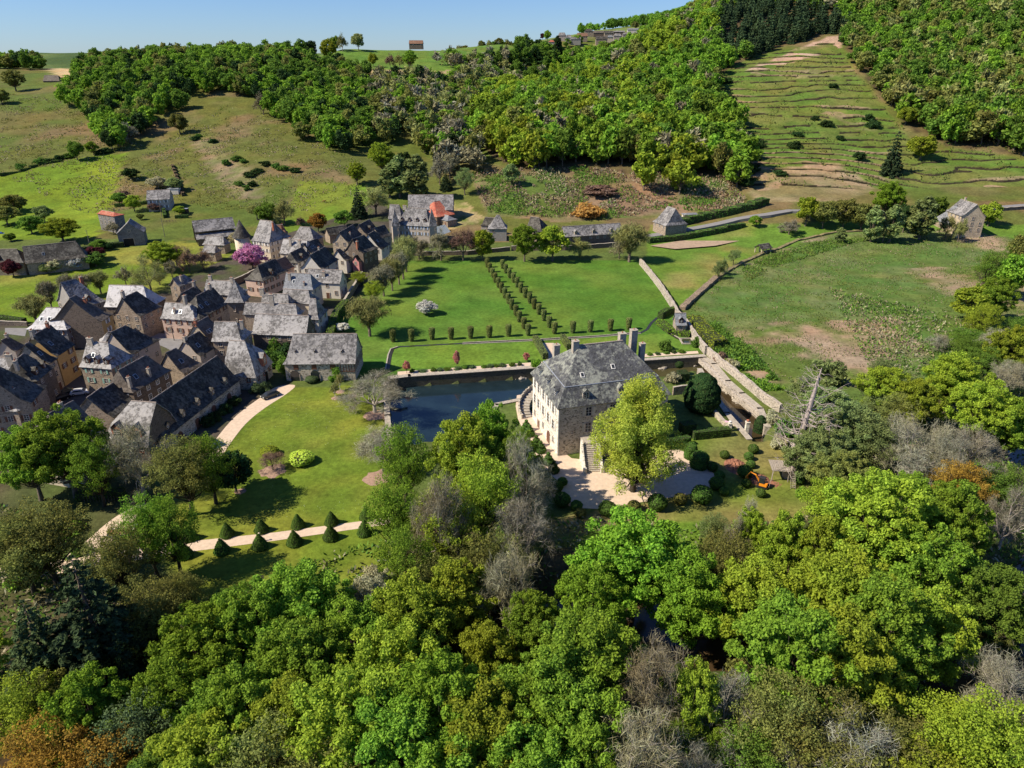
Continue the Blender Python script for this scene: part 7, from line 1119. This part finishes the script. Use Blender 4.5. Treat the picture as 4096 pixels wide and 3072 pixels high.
x, y, z = hit(1297, 812); r = empty('horse', (x, y, z), R(20)); tag(r, 'brown horse grazing on the green pasture', 'horse')
J = [(-.6, 0, 1.25, .3, .32), (0, 0, 1.2, .3, .33), (.55, 0, 1.25, .28, .34), (.9, 0, 1.2, .16, .22), (1.2, 0, .75, .12, .15), (1.3, 0, .35, .1, .12), (1.42, 0, .12, .07, .08), (-.85, 0, 1.2, .1), (-1.0, 0, .8, .06), (-1.02, 0, .45, .03),
     (.6, .17, .9, .12), (.62, .17, .5, .06), (.6, .17, .08, .05), (.6, -.17, .9, .12), (.68, -.17, .5, .06), (.66, -.17, .08, .05), (-.6, .18, .95, .17), (-.45, .18, .75, .1), (-.75, .18, .48, .06), (-.7, .18, .08, .05), (-.6, -.18, .95, .17), (-.42, -.18, .75, .1), (-.68, -.18, .48, .06), (-.62, -.18, .08, .05), (1.22, .07, .55, .03), (1.2, .1, .62, .02)]
ED = [(0, 1), (1, 2), (2, 3), (3, 4), (4, 5), (5, 6), (0, 7), (7, 8), (8, 9), (2, 10), (10, 11), (11, 12), (2, 13), (13, 14), (14, 15), (0, 16), (16, 17), (17, 18), (18, 19), (0, 20), (20, 21), (21, 22), (22, 23), (4, 24), (24, 25)]
skinned('body', J, ED, [plain('chestnut coat', (.2, .075, .03), .6), plain('dark horse legs', (.04, .02, .012))], r, (0, 0, 0), 0, lambda c: 1 if c.z < .5 and c.x < 1 or c.x < -.95 else 0); m = MB(); m.tube([(.75, 0, 1.55), (.98, 0, 1.3), (1.2, 0, .9)], [.05, .07, .04], 5); m.build('mane', plain('dark mane', (.025, .015, .01)), r)
# ------------------------------------------------------------------ remaining small structures
x, y, z = hit(3045, 1018); r = empty('open_shelter', (x, y, z), R(28)); tag(r, 'open timber shelter with dark roof on the field bank', 'shelter'); shape(r, 6, 4.4, 2.5, 1.5, (0, 0), SL['dark'], WALLM['wood'], .22, .2, body=False, base=-.5); m = MB(); [m.box((x_, y_, 1.1), (.35, .35, 2.9)) for x_ in (.3, 3, 5.7) for y_ in (.3, 4.1)]; m.build('posts', WALLM['tan'], r)
a = at(1800, 925, 1.5); r = empty('greenhouse', (at(1728, 962)[0], at(1728, 962)[1], 0), R(52)); tag(r, 'slanting glass greenhouse behind the bare back row', 'greenhouse'); GL = plain('pale greenhouse glass', (.42, .47, .46), .15, .08, 1, 0, .5); m = MB(); m.add([(0, 0, .8), (14, 0, .8), (14, 4.5, 4.6), (0, 4.5, 4.6), (0, 0, 0), (14, 0, 0), (14, 4.5, 0), (0, 4.5, 0)], [(0, 1, 2, 3), (4, 5, 1, 0), (5, 6, 2, 1), (7, 4, 0, 3), (6, 7, 3, 2)]); m.build('glass', GL, r); m = MB(); [m.tube([(x_, -.03, .82), (x_, 4.5, 4.65)], [.05, .05], 4) for x_ in np.linspace(0, 14, 15)]; m.build('glazing_bars', ZINC, r)
def pole(label, u, v, h_, lean=.0, lamp=False):
    x, y, z = hit(u, v); m = MB(); m.tube([(0, 0, -.5), (lean*h_, 0, h_)], [.15, .1], 7); m.box((lean*h_, 0, h_-.6), (1.1, .1, .1)); [m.tube([(lean*h_+s, 0, h_-.55), (lean*h_+s, 0, h_-.3)], [.05, .05], 5) for s in (-.45, .45)]; o = m.build('utility_pole', plain('pole wood', (.2, .17, .14)), None, loc=(x, y, z)); tag(o, label, 'utility pole')
pole('wooden utility pole beside the bush right of the long barn', 362, 990, 8); pole('tall utility pole in front of the block barn lawn', 660, 948, 9); pole('tall pole in front of the two-storey garden house', 648, 868, 12); pole('thin pole standing in the village street', 697, 1362, 5)
m = MB(); x, y = at(720, 938); [m.box((i*1.6, 0, .5), (.12, .12, 1.2)) for i in range(5)]; m.box((3.2, 0, .9), (6.6, .06, .08)); m.box((3.2, 0, .4), (6.6, .06, .08)); tag(m.build('garden_fence', WALLM['wood'], None, loc=(at(660, 918)[0], at(660, 918)[1], zat(*at(660, 918)))), 'green garden gate fence before the vegetable plot', 'fence')
x, y, z = hit(728, 852); r = empty('garden_awning', (x, y, z)); tag(r, 'long flat white-roofed garden shed above the vegetable plot', 'shed'); m = MB(); m.box((0, 0, 2.3), (7, 2.4, .15)); m.build('roof', ZINC, r); m = MB(); [m.box((x_, y_, 1.1), (.15, .15, 2.3)) for x_ in (-3.3, 0, 3.3) for y_ in (-1, 1)]; m.box((0, 1.1, 1.1), (6.8, .1, 2.2)); m.build('frame', WALLM['wood'], r)
x, y, z = hit(700, 775); r = empty('annex', (x, y, z)); tag(r, 'small white annex beside the two-storey garden house', 'outbuilding'); m = MB(); m.box((0, 0, 1.4), (6, 4, 3)); m.build('wall', WALLM['white'], r); m = MB(); m.box((0, 0, 3.0), (6.4, 4.4, .2)); m.build('roof', ZINC, r)
x, y = at(1292, 1172, 1); r = empty('timber_deck', (x, y, 0)); tag(r, 'dark timber deck with railing below the skylit house', 'deck'); m = MB(); m.box((0, 0, 2.3), (8, 4, .15)); [m.box((x_, y_, 1.1), (.2, .2, 2.5)) for x_ in (-3.8, 0, 3.8) for y_ in (-1.8, 1.8)]; m.build('platform', WALLM['wood'], r); m = MB(); [m.box((x_, -1.95, 2.85), (.06, .06, 1.)) for x_ in np.linspace(-3.9, 3.9, 27)]; m.box((0, -1.95, 3.35), (8, .1, .08)); m.build('railing', WALLM['wood'], r)
x, y = at(1276, 1210, 5); m = MB(); m.tube([(0, 0, 0), (0, 0, 2.6)], [.04, .04], 6); m.lathe((0, 0, .7), [(.16, 0), (.24, .3), (.16, 1.2), (.05, 1.9)], 10); tag(m.build('parasol', WHITEP, None, loc=(x, y, 4.2)), 'closed white parasol on a village terrace', 'parasol')
m = MB()
for i in range(16): u_ = i/15; m.tube([(u_*9, 0, 0), (u_*9, 0, 1.5)], [.05, .05], 4)
x, y = at(340, 2010); tag(m.build('paling_fence', WALLM['wood'], None, loc=(x, y, 0)), 'thin row of wooden palings behind the left garden trees', 'fence')
# ------------------------------------------------------------------ woods on the hills
def zatv(X, Y):
    i = np.clip(np.searchsorted(AX, X)-1, 0, len(AX)-2); j = np.clip(np.searchsorted(AY, Y)-1, 0, len(AY)-2); fx = (X-AX[i])/(AX[i+1]-AX[i]); fy = (Y-AY[j])/(AY[j+1]-AY[j])
    return (GZ[j, i]*(1-fx)+GZ[j, i+1]*fx)*(1-fy)+(GZ[j+1, i]*(1-fx)+GZ[j+1, i+1]*fx)*fy
g = np.random.default_rng(77)
WOODL = [(300, 350), (330, 290), (480, 235), (800, 225), (1220, 215), (1300, 255), (1420, 300), (1640, 335), (1800, 335), (1900, 300), (1700, 250), (1850, 240), (2050, 235), (2250, 262), (2330, 290), (2180, 335), (1990, 385), (1860, 490), (1930, 640), (1880, 740), (1800, 740), (1740, 640), (1600, 560), (1420, 620), (1240, 590), (1160, 520), (1080, 470), (1030, 395), (860, 388), (720, 385), (740, 440), (640, 470), (560, 560), (470, 620), (420, 560), (340, 480), (255, 420)]
HEDGE = [(420, 640), (470, 590), (560, 600), (560, 640), (480, 655)]
FARTREE = [(2290, 140), (2400, 125), (2560, 90), (2750, 45), (2960, -20), (2960, 60), (2700, 110), (2600, 105), (2480, 112), (2350, 135)]
PLANT = [(2860, 170), (2870, 60), (3000, 20), (3260, 40), (3400, 120), (3370, 170), (3180, 190), (3010, 230), (2900, 240)]
SLOPE_LOW = [(1900, 640), (2100, 700), (2350, 700), (2600, 745), (2880, 760), (2960, 690), (2860, 560), (2500, 600), (2100, 560)]
RIGHTEDGE = [(3560, 420), (3700, 470), (3900, 520), (4096, 540), (4300, 500), (4300, 380), (3800, 380)]
def scatter(poly, y0, y1, sp, dens=1.):
    xs = np.arange(-620, 720, sp); ys = np.arange(y0, y1, sp); X, Y = np.meshgrid(xs, ys); X = X+g.uniform(-.45, .45, X.shape)*sp; Y = Y+g.uniform(-.45, .45, Y.shape)*sp
    Z = zatv(X, Y); u, v = vproj(X, Y, Z); k = ipoly(u, v, poly) & (u > -120) & (u < 4230) & (g.random(X.shape) < dens); return np.stack([X[k], Y[k], Z[k]], 1)
P = [(scatter(FOREST_R, 405, 720, 8.8), 'R'), (scatter(FOREST_R, 720, 1050, 11), 'R'), (scatter(WOODL, 430, 700, 9.6), 'L'), (scatter(WOODL, 700, 1080, 11.5), 'L'), (scatter(FARTREE, 1150, 1600, 15), 'F'),
     (scatter([(-150, 240), (-150, 275), (165, 282), (170, 262), (60, 240)], 700, 1200, 11), 'L'), (scatter([(2060, 150), (2280, 160), (2260, 265), (2050, 250)], 850, 1100, 12), 'L'), (scatter([(2280, 190), (2440, 186), (2560, 170), (2640, 155), (2560, 200), (2420, 197), (2290, 200)], 900, 1060, 10), 'L')]
items = []
for pts, regn in P:
    for x, y, z in pts:
        u, v = vproj(x, y, z); n1 = float(vnoise(np.array([x]), np.array([y]), 45, 51)[0]); n2 = g.random(); h_ = g.uniform(12, 19); r_ = g.uniform(4.6, 8.2); k = 'far'; c = 'bright'
        inp = ipoly(np.array([u]), np.array([v]), PLANT)[0]
        if regn == 'R' and ipoly(np.array([u]), np.array([v]), [(1880, 690), (2300, 665), (2900, 715), (2950, 860), (1900, 860)])[0] and n2 < .93: continue
        if ipoly(np.array([u]), np.array([v]), TERR)[0] and g.random() < (.97 if y < 640 else .9): continue
        if ipoly(np.array([u]), np.array([v]), [(1340, 272), (1390, 255), (1900, 255), (2060, 200), (2060, 160), (1180, 160), (1240, 250)])[0] or ipoly(np.array([u]), np.array([v]), [(1420, 280), (1900, 280), (1880, 318), (1640, 330), (1500, 318)])[0]: continue
        if regn == 'L' and y > 800 and 2050 < u < 2420 and ipoly(np.array([u]), np.array([v]), [(2210, 200), (2420, 175), (2400, 262), (2310, 278)])[0]: continue
        if inp: k, c, h_, r_ = 'confar', 'conifer', g.uniform(16, 21), g.uniform(3.2, 4.2)
        elif regn == 'R':
            if y < 560: h_ *= 1.22; r_ *= 1.2
            c = 'yellow' if n1+n2*.5 > .95 else 'bright' if n2 > .3 else 'mid' if n2 > .12 else 'olive'
            if n2 < .06: k, c = 'barefar', 'twig'
            if u > 3350: c = 'mid' if n2 < .5 else 'olive' if n2 < .75 else 'bright'; k, c = ('barefar', 'btwig') if n2 < .12 else (k, c)
        elif regn == 'F': c = 'mid' if n2 < .6 else 'bright'
        else:
            gul = 1500 < u < 2100 and y < 900
            c = 'mid' if n2 < .4 else 'bright' if n2 < .75 else 'olive' if n2 < .9 else 'dark'
            if gul and n2 < .5: k, c = 'barefar', ('twig' if n2 < .2 else 'btwig' if n2 < .4 else 'ptwig')
            if 1900 < u < 2300 and n2 > .5: c = 'dark' if n2 > .85 else 'mid'
            if y > 1000: h_ *= .75; r_ *= .8
        dep = y*CP-(z-H)*SP; items.append((h_*FF/dep, k, c, x, y, z, h_, r_, regn, g.uniform(0, 6.28), int(g.integers(0, 6))))
items.sort(key=lambda t: -t[0])
DESC = {'bright': 'fresh green', 'yellow': 'yellow-green', 'mid': 'mid green', 'olive': 'olive-brown', 'dark': 'dark green', 'twig': 'leafless brown', 'btwig': 'barely budding', 'ptwig': 'leafless pale', 'conifer': 'dark conical'}
SIDE = {'R': 'tree in the dense wood on the right-hand valley slope', 'L': 'tree in the wood behind the left pasture and gully', 'F': 'tree on the far skyline ridge'}
NI = 285; ind, rest = items[:NI], items[NI:]
for _, k, c, x, y, z, h_, r_, rg, rz, vr in ind:
    crown, trunk, R0, H0 = LIB[k][vr % len(LIB[k])]; r = link('woodland_tree', crown, None, (x, y, z-.4), rz, (r_/R0, r_/R0, h_/H0), LG[c]); tag(r, DESC[c]+' '+SIDE[rg], 'woodland tree', SIDE[rg].replace('tree in', 'trees in').replace('tree on', 'trees on'))
    t_ = link('trunk', trunk, r); 
cache = {}
def arr(me):
    if me.name not in cache:
        a = np.empty(len(me.vertices)*3); me.vertices.foreach_get('co', a); b = np.empty(len(me.polygons)); me.attributes['rnd'].data.foreach_get('value', b); cache[me.name] = (a.reshape(-1, 4, 3), b)
    return cache[me.name]
for rg, nm, lab in (('R', 'woods', 'mixed spring wood covering the steep slope on the right of the valley'), ('L', 'woods', 'mixed wood over the hill and gully behind the left pasture'), ('F', 'woods', 'distant tree cover on the skyline ridge')):
    Vs, rs, ms, mats = [], [], [], []
    for _, k, c, x, y, z, h_, r_, rr_, rz, vr in rest:
        if rr_ != rg: continue
        crown, trunk, R0, H0 = LIB[k][vr % len(LIB[k])]; a, b = arr(crown); ca_, sa_ = math.cos(rz), math.sin(rz); s1, s2 = r_/R0, h_/H0
        V = np.stack([(a[..., 0]*ca_-a[..., 1]*sa_)*s1+x, (a[..., 0]*sa_+a[..., 1]*ca_)*s1+y, a[..., 2]*s2+z-.4], -1)
        if c not in mats: mats.append(c)
        vs_ = g.random(); Vs.append(V); rs.append(np.clip(b*.7+vs_*.45-.1, 0, 1)); ms.append(np.full(len(b), mats.index(c)))
    if Vs: tag(link(nm, quads_mesh(nm, np.concatenate(Vs), np.concatenate(rs), [LG[c] for c in mats], np.concatenate(ms))), lab, 'wood', kind='stuff')
print('forest', len(ind), len(rest))
# trees seen one by one against the hill fields and the skyline
for k, u, v, h_, r_, c, lab in (('mid', 1251, 231, 17, 6, 'dark', 'upright dark green tree left of the hill field'), ('mid', 1318, 245, 22, 9, 'yellow', 'broad yellow-green tree casting shade on the hill field'), ('mid', 1345, 205, 16, 6, 'bright', 'green tree behind the broad one on the skyline'), ('baremid', 1371, 206, 18, 6.5, 'btwig', 'thin-leafed tree on the skyline'), ('mid', 1435, 202, 18, 7.5, 'btwig', 'lone round tree in the middle of the skyline'), ('mid', 1544, 201, 18, 8.5, 'dark', 'lone dark umbrella-shaped tree on the skyline'), ('mid', 1600, 197, 18, 9, 'dark', 'dark evergreen clump left of the skyline farmhouse, near one'), ('mid', 1625, 193, 20, 8, 'dark', 'dark evergreen clump left of the skyline farmhouse, far one'),
                               ('baremid', 1662, 160, 10, 6, 'ptwig', 'pale bare tree behind the skyline farmhouse'), ('baremid', 1700, 168, 12, 4, 'twig', 'small tree right of the skyline farmhouse'), ('mid', 1493, 268, 14, 5, 'yellow', 'small yellow-green tree on the hill field'), ('baremid', 1561, 273, 14, 6, 'rtwig', 'brownish bare tree on the hill field'), ('baremid', 1600, 275, 14, 5, 'btwig', 'thin bare tree between two on the hill field'), ('oak', 1642, 280, 20, 8.5, 'bright', 'large dense green tree at the foot of the hill field'), ('mid', 1925, 172, 12, 5, 'olive', 'round tree on the right end of the skyline'), ('mid', 1995, 170, 13, 6, 'olive', 'wider tree on the right end of the skyline'),
                               ('poplar', 2228, 235, 26, 5.5, 'dark', 'pair of dark cypress-like poplars below the hamlet'), ('mid', 2190, 165, 18, 7, 'bright', 'tall light tree at the left of the hamlet'), ('mid', 2310, 182, 14, 9, 'bright', 'rounded bright trees in front of the hamlet'), ('mid', 2170, 160, 12, 5, 'purple', 'purple tree left of the hamlet'), ('mid', 2540, 118, 12, 6, 'olive', 'yellowish tree above the hamlet sheds'), ('mid', 2450, 110, 18, 14, 'mid', 'dark tree mass above the hamlet')):
    tb(k, u, v, h_, r_, c, lab)
x0 = [1770, 1785, 1800, 1820, 1840, 1860, 1120, 1150, 1180, 1210, 1960, 1975, 2015, 2030, 2045]
for u in x0: tb('bush', u, 176 if u > 1500 else 212, g.uniform(6, 10), g.uniform(6, 8), 'mid' if u % 2 else 'olive', 'rounded bush in the skyline hedgerow', cat='shrub', group='skyline hedgerow bushes')
# ------------------------------------------------------------------ low vegetation
def cover(name, lab, cat, poly, n, size, mats, hgt=.5, dens=None, asp=1.6, up=.4, y=(0, 9999), pix=False, excl=()):
    xs = [p[0] for p in poly]; ys = [p[1] for p in poly]
    if pix: P3 = np.array([hit(g.uniform(min(xs), max(xs)), g.uniform(min(ys), max(ys))) for _ in range(n)]) if n < 1500 else None
    if pix and P3 is None:
        X = g.uniform(-500, 600, n*12); Y = g.uniform(y[0], y[1], n*12); Z = zatv(X, Y); u, v = vproj(X, Y, Z); k = ipoly(u, v, poly); X, Y, Z = X[k][:n*2], Y[k][:n*2], Z[k][:n*2]
    elif pix: X, Y, Z = P3.T
    else:
        X = g.uniform(min(xs), max(xs), n*3); Y = g.uniform(min(ys), max(ys), n*3); k = ipoly(X, Y, poly); X, Y = X[k], Y[k]; Z = zatv(X, Y)
    nz = vnoise(X, Y, 9, 61)*.5+vnoise(X, Y, 3.2, 62)*.5; k = nz > (dens if dens is not None else .45)
    for e in excl: k &= ~ipoly(X, Y, e)
    X, Y, Z, nz = X[k][:n], Y[k][:n], Z[k][:n], nz[k][:n]; m = len(X)
    C_ = np.stack([X, Y, Z+g.random(m)**1.5*hgt*(nz*1.8)], 1); T = np.tile([0, 0, 1.], (m, 1))+rdir(m, g)*.8; Nn = rdir(m, g)+np.array([0, -.2, up])
    mi = np.clip(((vnoise(X, Y, 13, 63)*.75+g.random(m)*.35)*len(mats)).astype(int), 0, len(mats)-1)
    tag(link(name, quads_mesh(name, leaf_arrays(C_, Nn, size*g.uniform(.5, 1.5, m), g, asp, T), g.random(m), [LG[c] for c in mats], mi)), lab, cat, kind='stuff')
cover('reeds', 'tangled dry reeds and green brambles filling the walled-off field', 'reeds', REED, 26000, .34, ['scrub', 'mid', 'scrub', 'reed', 'scrub', 'olive', 'mid'], .45, .42)
cover('undergrowth', 'brown and green undergrowth beneath the foreground trees', 'undergrowth', [(-110, 45), (125, 45), (170, 200), (120, 260), (105, 200), (85, 120), (40, 108), (10, 112), (-25, 104), (-55, 88), (-85, 110), (-110, 120)], 60000, .55, ['olive', 'scrub', 'twig', 'mid', 'scrub', 'reed'], 1.3, .3)
cover('scrub', 'brambles and bracken thicket at the near left corner of the reed field', 'scrub', wpoly([(2780, 1320), (2860, 1300), (3000, 1400), (3150, 1560), (3040, 1570), (2880, 1440)]), 9000, .5, ['scrub', 'mid', 'scrub', 'bright'], 1.6, .3)
cover('scrub', 'low green bracken along the far bank of the reed field', 'scrub', wpoly([(2960, 1080), (3080, 1020), (3300, 975), (3480, 975), (3300, 1010), (3120, 1060), (3000, 1120)]), 6000, .5, ['scrub', 'mid', 'scrub', 'olive'], 1.2, .3)
cover('scrub', 'brushwood and brambles on the cleared bank above the road', 'scrub', [(1880, 690), (2300, 670), (2900, 715), (2980, 800), (2950, 850), (2600, 840), (2500, 880), (2250, 885), (1950, 850)], 26000, .8, ['scrub', 'reed', 'rtwig', 'mid', 'scrub'], 1.6, .38, y=(370, 480), pix=True)
cover('brambles', 'brambles and tufts growing along the stone terraces', 'brambles', [(2900, 330), (3330, 200), (3560, 430), (4096, 570), (4096, 720), (3300, 760), (3020, 760), (2960, 560)], 9000, .9, ['scrub', 'mid', 'olive', 'dark', 'scrub'], 1.3, .58, y=(405, 740), pix=True)
cover('grass_tufts', 'coarse tufts over the rough hill pasture', 'grass', [(0, 370), (250, 400), (600, 600), (900, 420), (1100, 480), (1450, 650), (1450, 780), (1100, 900), (700, 800), (420, 900), (0, 700)], 22000, .7, ['olive', 'olive', 'reed', 'mid'], .4, .5, y=(380, 640), pix=True)
cover('meadow_flowers', 'scattered white daisies in the mown lawns', 'flowers', wpoly([(850, 1850), (1010, 1640), (1300, 1560), (1530, 1600), (1560, 1850), (1600, 2080), (760, 2100)]), 420, .1, ['white'], .02, .52, up=2)
# undergrowth clumps give the wood floor height
n = 0
for i in range(260):
    x = g.uniform(-95, 130); y = g.uniform(55, 200)
    u, v = vproj(np.array(x), np.array(y), np.array(0.)); ok = zat(x, y) > -1.5 and ((v > 2480) or (u > 3080 and v > 1650) or (1600 < u < 2180 and v > 1900) or (u < 420 and v > 2050)) and not (2300 < u < 3000 and v < 2260)
    if ok and n < 95: n += 1; plant('bush', (x, y, zat(x, y)-.3), g.uniform(1.6, 3.2), g.uniform(1.8, 4), ['scrub', 'mid', 'olive', 'bright'][i % 4], 'wild bush in the shade of the foreground wood', cat='shrub', group='wild bushes of the foreground wood')
for lab, pts in (('hedgerow of dark bushes on the middle of the pasture', [(945, 640), (975, 650), (1060, 662), (1105, 672), (1135, 680), (1180, 688)]), ('line of bushes below the rough pasture', [(955, 740), (1010, 745), (985, 760)]), ('dark hedge bushes along the field boundary', [(165, 655), (190, 648), (230, 640), (250, 636), (275, 632), (85, 676), (400, 616), (430, 610)]), ('bushes in the brambled corner below the pale path', [(1000, 705), (1030, 690), (905, 660), (850, 570), (780, 560), (795, 548)])):
    for u, v in pts: tb('bush', u, v, g.uniform(2.2, 3.6), g.uniform(2.4, 4.2), 'scrub' if u % 2 else 'dark', lab, cat='shrub', group=lab)
